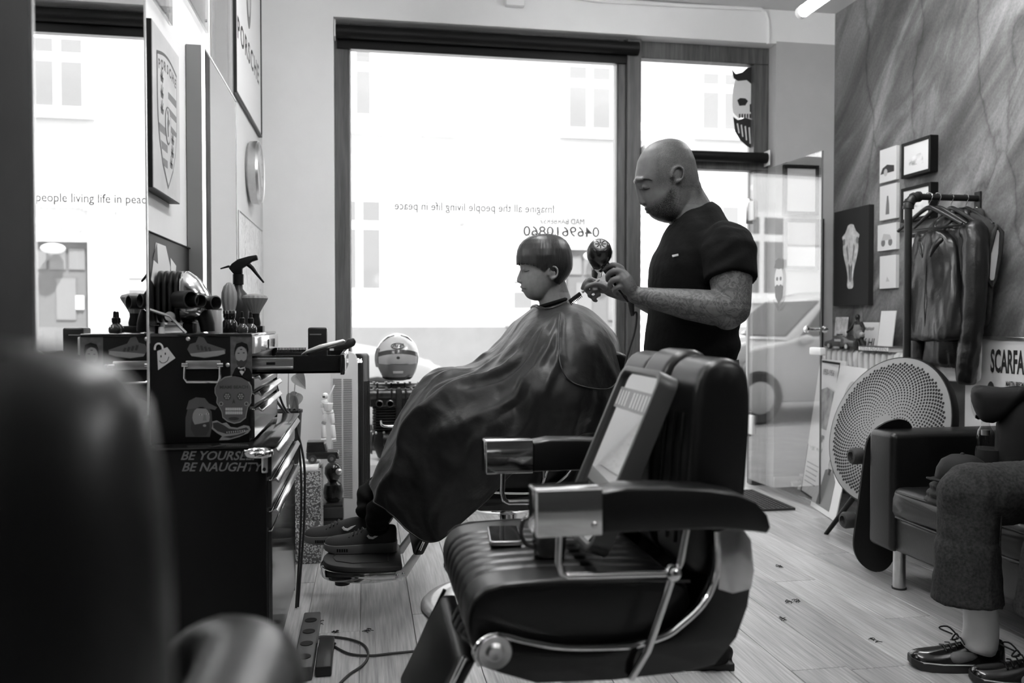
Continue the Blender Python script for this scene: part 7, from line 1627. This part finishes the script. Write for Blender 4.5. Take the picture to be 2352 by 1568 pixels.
for pts in ([soil, lv(662, 900), lv(663, 830), lv(661, 800)], [soil+Vector((.01, 0, 0)), lv(674, 920), lv(679, 870), lv(681, 862)], [soil, lv(672, 935), lv(680, 908), lv(682, 905, .02)], [soil, lv(670, 940), lv(676, 912, -.02)], [soil, lv(662, 935), lv(664, 905)]): MB().tube(spl(pts, 12), .0022, 6).build('stem', M_stem, t)
# toy jeep on the block
jz = .447; jx0, jx1 = P(704, 1040, Y=4.0).x, P(769, 1040, Y=4.0).x; Lj = (jx1-jx0)*1.12; yj = 4.02
t = thing('toy_jeep', 'black model off-road car on the foam block', 'toy car', ((jx0+jx1)/2, yj, jz))
M_jp = mat('black_toy_paint', .015, .3, 0, .5, .4); q = lambda u: jx0+u*Lj
MB().box2((q(0), yj-.045, jz+.018), (q(1), yj+.045, jz+.052)).build('body', M_jp, t, bevel=.005)
MB().loft([[Vector((q(u), yj+v, z)) for u, v in ((a, -w_), (b, -w_), (b, w_), (a, w_))] for a, b, w_, z in ((.0, .62, .045, jz+.052), (.02, .55, .04, jz+.09), (.02, .55, .041, jz+.098))]).build('cabin', M_jp, t, bevel=.003)
MB().loft([[Vector((q(u), yj+v, z)) for u, v in ((a, -w_), (a+.008/Lj, -w_), (a+.008/Lj, w_), (a, w_))] for a, w_, z in ((.612, .038, jz+.056), (.555, .034, jz+.088))]).build('windscreen', M_steel, t)
for u0, u1 in ((.05, .25), (.3, .52)): MB().box2((q(u0), yj-.0455, jz+.06), (q(u1), yj-.0425, jz+.084)).build('side_window', M_gun, t)
for u in (.2, .8):
    for s in (-1, 1): wl = MB().cyl((q(u), yj+s*.035, jz+.02), (q(u), yj+s*.052, jz+.02), .02, n=18).build('wheel', M_tyre, t); MB().cyl((q(u), yj+s*.052, jz+.02), (q(u), yj+s*.0535, jz+.02), .009, n=12).build('hub', M_steel, wl)
MB().box2((q(.97), yj-.047, jz+.018), (q(1.03), yj+.047, jz+.028)).build('bumper', M_gun, t, bevel=.002)
for s in (-1, 1): MB().cyl((q(1), yj+s*.03, jz+.04), (q(1.015), yj+s*.03, jz+.04), .007, n=12).build('headlight', M_steel, t)
# white robot figure standing on the jeep roof
def rp(x, y, dy=0.0): return P(x, y, Y=4.02+dy)
bz = jz+.0985; t = thing('robot_figure', 'white jointed robot toy standing on the black model car', 'toy', Vector((rp(745, 1000).x, 4.02, bz)))
dzr = bz-rp(745, 1008).z
def rq(x, y, dy=0.0): return rp(x, y, dy)+Z3*dzr
for nm, p0, p1, r0_, r1_ in (('foot', (738, 1006), (749, 1004), .012, .011), ('shin', (744, 1000), (743, 972), .014, .011), ('knee', (743, 970), (745, 964), .012, .012), ('thigh', (745, 962), (748, 946), .012, .013), ('hip', (742, 944), (766, 942), .011, .011), ('torso', (754, 940), (754, 922), .018, .026), ('shoulder', (740, 922), (752, 916), .013, .013), ('forearm', (741, 934), (745, 948), .01, .009), ('upper_arm', (740, 922), (741, 932), .011, .01), ('shin', (766, 1000), (764, 972), .014, .011), ('thigh', (764, 968), (762, 946), .012, .013), ('foot', (762, 1006), (772, 1004), .012, .011), ('blade', (752, 916), (768, 880), .006, .003)):
    MB().tube([rq(*p0), rq(*p1)], [r0_, r1_], 6).build(nm, M_white if nm != 'knee' else M_grey, t, bevel=.002)
MB().ell(rq(747, 905), (.015, .014, .015), None, 8, 6).build('head', M_white, t); MB().box(rq(744, 907)-Y3*.013, (.012, .006, .006)).build('visor', M_black, t)
# dark round figures on a low crate
cx_ = P(760, 1180, Y=4.2).x
t = thing('crate', 'low dark crate beside the foam blocks', 'crate', (cx_, 4.16, 0)); MB().box2((cx_-.045, 4.15, 0), (cx_+.06, 4.32, .215)).build('box', M_dark, t, bevel=.004)
for k_ in range(3): MB().box2((cx_-.047, 4.146, .02+k_*.065), (cx_+.062, 4.152, .07+k_*.065)).build('slat', M_ink, t, bevel=.002)
t = thing('ball_figure', 'glossy black round bellied figurine with a chain on the crate', 'figurine', (cx_+.01, 4.22, .216))
MB().lathe([(.001, 0), (.03, 0), (.045, .02), (.05, .05), (.042, .085), (.022, .1), (.03, .115), (.042, .14), (.04, .17), (.025, .19), (.001, .196)], (cx_+.01, 4.22, .216), Z3, 28).build('body', M_shell, t)
MB().tube([(cx_+.01+.034*math.cos(a), 4.22+.034*math.sin(a), .216+.105-.018*(1-math.sin(a))) for a in [2*PI*i/24 for i in range(24)]], .003, 6, True).build('chain', M_chrome, t)
MB().ell((cx_+.04, 4.175, .37), (.016, .012, .016), None, 12, 8).build('medallion', M_steel, t)
# ================================================================== TOWER FAN, DISPLAY BENCH, ENGINE, HELMET
fx_, fy_ = P(803, 900, Y=4.58).x, 4.58; fR = RZ(-24); o = Vector((fx_, fy_, 0)); FH = P(800, 806, Y=4.55).z
t = thing('tower_fan', 'white tower fan with black side and lit digits', 'fan', (fx_, fy_, 0))
def tq(x, y, z): return o+fR @ Vector((x, y, 0))+Z3*z
fxs = fR @ X3; fys = fR @ Y3
sil = [(-.085, .03), (.07, .03), (.07, FH-.045), (.055, FH-.012), (.02, FH), (-.07, FH-.018), (-.085, FH-.03)]
MB().prism(sil, o+fys*-.055, fxs, Z3, fys, 0, .012).build('front_panel', mat('tower_fan_white', .62, .4), t, bevel=.004, seg=2)
MB().prism([(-.083, .03), (.095, .03), (.095, FH-.03), (.085, FH-.012), (-.07, FH-.02)], o+fys*-.043, fxs, Z3, fys, 0, .095).build('body', M_dark, t, bevel=.01, seg=3)
MB().lathe([(.001, 0), (.14, 0), (.14, .012), (.1, .03), (.001, .03)], o, Z3, 40).build('base', M_dark, t)
sm = None
for k_ in range(66):
    z = .17+k_*(FH-.31)/66
    for s in (-1, 1):
        xo = -.052 if s < 0 else .008
        if sm is None:
            sl = MB().box((0, 0, 0), (.05, .003, .0042)).build('slat', mat('slat_shadow', .16, .5), t, smooth=False); sm = sl.data  # dark bars carry the shade of the grille slits in their colour
        else: sl = bpy.data.objects.new('slat', sm); COL.objects.link(sl); put(sl, t)
        sl.matrix_basis = Matrix.Translation(tq(xo+.007, -.0555, z)) @ fR.to_4x4()
for k_ in range(4): MB().box(tq(.0965, -.02+k_*.02, FH*.47), (.003, .008, FH*.72), fR).build('side_slot', M_black, t, smooth=False)
text('26', .03, tq(.081, -.0475, FH-.05), fxs, Z3, mat('lit_digits', .9, .5, emit=2.0), t)
MB().box(tq(.08, -.044, FH*.5), (.02, .003, FH*.9), fR).build('dark_edge', M_dark, t)
# bench
t = thing('display_bench', 'low white display bench under the shop window', 'bench', (.5, 4.98, 0)); MB().box2((-.16, 4.76, .0), (1.2, 5.19, .30)).build('bench', M_white, t, bevel=.004)
ecx, ecy, ez = P(915, 950, Y=4.92).x, 4.95, .301
t = thing('engine_block', 'old finned motorcycle engine standing on the display bench', 'engine', (ecx, ecy, ez))
M_eng = mat('oily_engine_metal', .10, .32, .85, mott=(18, .5)); M_engd = mat('dark_engine_metal', .035, .4, .7, mott=(22, .4))
MB().loft([[Vector((ecx+a, ecy+b, z)) for a, b in rrect(w_, d_, .04, 4)] for z, w_, d_ in ((ez, .18, .14), (ez+.02, .24, .18), (ez+.1, .30, .22), (ez+.17, .28, .2))]).build('crankcase', M_engd, t)
for s in (-1, 1): MB().lathe([(.001, .03), (.05, .028), (.065, .015), (.07, 0)], (ecx+s*.15, ecy, ez+.1), (s, 0, 0), 24).build('side_cover', M_eng, t)
for k_ in range(9): MB().box((ecx, ecy, ez+.185+k_*.0155), (.3-.008*(k_ % 2), .19, .006)).build('cooling_fin', M_engd, t, bevel=.0015, seg=1)
MB().box((ecx, ecy, ez+.25), (.26, .15, .16)).build('cylinder_core', M_engd, t)
MB().box((ecx, ecy, ez+.345), (.33, .2, .06)).build('cylinder_head', M_eng, t, bevel=.008)
for dy, zz in ((-.075, .385), (.04, .412)):
    cv = MB().loft([[Vector((ecx+u, ecy+dy+a, ez+zz+b)) for a, b in rrect(.075*k2, .062*k2, .025*k2, 5)] for u, k2 in ((-.18, .8), (-.172, 1), (.172, 1), (.18, .8))]).build('cam_cover', M_eng, t)
    for k_ in range(5): u = -.14+k_*.07; MB().cyl((ecx+u, ecy+dy-.02, ez+zz+.025), (ecx+u, ecy+dy-.02, ez+zz+.04), .008, n=8).build('bolt', M_steel, cv)
    for k_ in range(4): u = -.12+k_*.08; MB().box((ecx+u, ecy+dy, ez+zz), (.012, .082, .068)).build('band', M_engd, cv, bevel=.004)
MB().box((ecx+.0, ecy-.105, ez+.3), (.036, .03, .24)).build('cam_tunnel', M_engd, t, bevel=.006)
for u in (-.11, -.05, .06, .12): MB().lathe([(.022, 0), (.022, .02), (.016, .024), (.014, .0)], (ecx+u, ecy-.1, ez+.335), (0, -1, 0), 18).build('port', M_eng, t)
MB().tube(spl([(ecx-.1, ecy-.11, ez+.235), (ecx-.095, ecy-.13, ez+.215), (ecx-.06, ecy-.135, ez+.208), (ecx-.01, ecy-.13, ez+.21), (ecx-.0, ecy-.11, ez+.23)], 16), .009, 10).build('oil_pipe', M_chrome, t)
MB().cyl((ecx-.09, ecy-.1, ez+.13), (ecx+.02, ecy-.1, ez+.13), .04, n=20).build('starter', M_engd, t)
for k_ in range(7): MB().ell((ecx-.13+k_*.045, ecy-.118, ez+.17), (.008, .006, .008), None, 8, 6).build('bolt', M_steel, t)
# helmet
hzb = ez+.452; hc = Vector((ecx-.005, ecy-.02, hzb+.137)); t = thing('racing_helmet', 'white and grey racing helmet with visor resting on the engine', 'helmet', (hc.x, hc.y, hzb))
M_hw = mat('helmet_white', .62, .15, 0, .5, .8); M_hg = mat('helmet_grey', .16, .2, 0, .5, .6); M_hd = mat('helmet_dark', .045, .25, 0, .5, .4)
rr = []
for j in range(15):
    ph = PI*j/14*.84; z = .148*math.cos(ph); r = math.sin(ph)
    rr.append([hc+Vector(((.128 if z > -.02 else .128-.20*(-z-.02))*max(r, .01)*math.cos(a), (.14 if math.sin(a) < 0 else .13)*max(r, .01)*math.sin(a), z)) for a in [2*PI*i/40 for i in range(40)]])
MB().loft(rr).build('shell', M_hw, t, sub=1)
def hs(az, el, k=1.0):  # point on the shell, az 0 = front (-y)
    a, e = math.radians(az), math.radians(el); return hc+Vector((.129*k*math.sin(a)*math.cos(e), -.141*k*math.cos(a)*math.cos(e), .149*k*math.sin(e)))
def hpatch(nm, a0, a1, e0, e1, m, k=1.012, n=14, bow=0.0):
    return MB().grid([[hs(a0+(a1-a0)*i/n, (e0+(e1-e0)*j/6)-bow*((2*i/n-1)**2), k) for i in range(n+1)] for j in range(7)]).build(nm, m, t, solid=.003)
hpatch('visor_gap', -62, 62, -8, 22, M_hd, 1.006, 20, 8); hpatch('visor', -56, 56, -9, 12, mat('visor_silver', .5, .12, .3), 1.018, 20, 7)
hpatch('chin_bar', -60, 60, -42, -11, M_hg, 1.02, 20, -2); hpatch('chin_vent', -14, 14, -31, -26, M_hw, 1.035, 8); hpatch('side_flash', -88, -60, -18, 24, M_hg, 1.006, 10); hpatch('neck_roll', -70, 70, -53, -43, M_hd, 1.0, 20)
el = [hs(-1+19*math.cos(2*PI*i/24), 30.5+7*math.sin(2*PI*i/24), 1.012) for i in range(24)]; MB().tube(el, .0022, 6, True).build('logo_oval', M_ink, t)
text('Arai', .036, hs(-1, 30.5, 1.05), X3, Vector((0, .5, .86)), M_ink, t, bold=.0006, shear=.2)
MB().ell(hs(0, 3.5, 1.022), (.010, .003, .008), None, 12, 8).build('visor_badge', M_ink, t)
for s in (-1, 1): MB().tube([hs(s*20, 66, 1.0), hs(s*50, 56, 1.0), hs(s*62, 42, 1.0)], [.002, .005, .001], 6).build('crown_stripe', M_ink, t)
# ================================================================== CABLES AND FLOOR BITS
t = thing('power_strip', 'dark power strip lying beside the tool cabinet', 'power strip', (-.19, 2.85, 0))
MB().box2((-.225, 2.62, .0), (-.165, 3.12, .045)).build('body', mat('worn_grey_plastic', .06, .5), t, bevel=.006)
for k_ in range(4): MB().cyl((-.195, 2.7+k_*.11, .045), (-.195, 2.7+k_*.11, .047), .021, n=20).build('socket', M_black, t)
t = thing('adapter_brick', 'black power adapter beside the power strip', 'adapter', (-.13, 2.75, 0)); MB().box2((-.158, 2.64, .0), (-.108, 2.9, .034)).build('brick', M_dark, t, bevel=.006)
def cable(lab, pts, r=.004, cat='cable'):
    o = MB().tube(spl(pts, 60), r, 8).build('cable', M_rub); return tag(o, lab, cat)
g = lambda x, y: P(x, y, Z=.006)
cable('black cable looping over the floor from the power strip', [Vector((-.165, 2.84, .03)), g(735, 1462), g(790, 1465), g(832, 1478), g(846, 1500), g(835, 1525), g(800, 1550), g(770, 1580)])
cable('black cable crossing the floor towards the foreground chair', [Vector((-.105, 2.86, .02)), g(760, 1478), g(800, 1500), g(850, 1505), g(900, 1500), g(955, 1495)])
cq = lambda x, y: P(x, y, Y=3.29)
cable('black cable hanging down behind the tool cabinet', [Vector((-.33, 3.1, .93)), cq(650, 930), cq(678, 968), cq(688, 1040), cq(692, 1120), cq(690, 1230), cq(684, 1330), Vector((cq(680, 1390).x, 3.29, .006))], .0045)
cable('second black cable hanging behind the tool cabinet', [Vector((-.33, 3.1, .84)), cq(655, 948), cq(680, 985), cq(698, 1060), cq(700, 1150), cq(697, 1230), cq(690, 1320), Vector((cq(684, 1385).x, 3.30, .006))], .0045)
hb = MB(); r2 = random.Random(5)
for x, y in ((722, 1434), (735, 1430), (712, 1440), (845, 1448), (770, 1452), (1795, 1420), (1812, 1382), (1830, 1380), (1790, 1300), (2010, 1470)):
    p = P(x, y, Z=.002)
    for k_ in range(9): a = r2.uniform(0, PI); d = Vector((math.cos(a), math.sin(a), 0))*r2.uniform(.005, .012); q = p+Vector((r2.uniform(-.01, .01), r2.uniform(-.018, .018), 0)); hb.tube([q-d, q+d*.2+Z3*.003, q+d], .0011, 4)
o = hb.build('hair_clippings', M_black); o['kind'] = 'stuff'; o['label'] = 'dark tufts of cut hair on the floor boards'; o['category'] = 'hair'
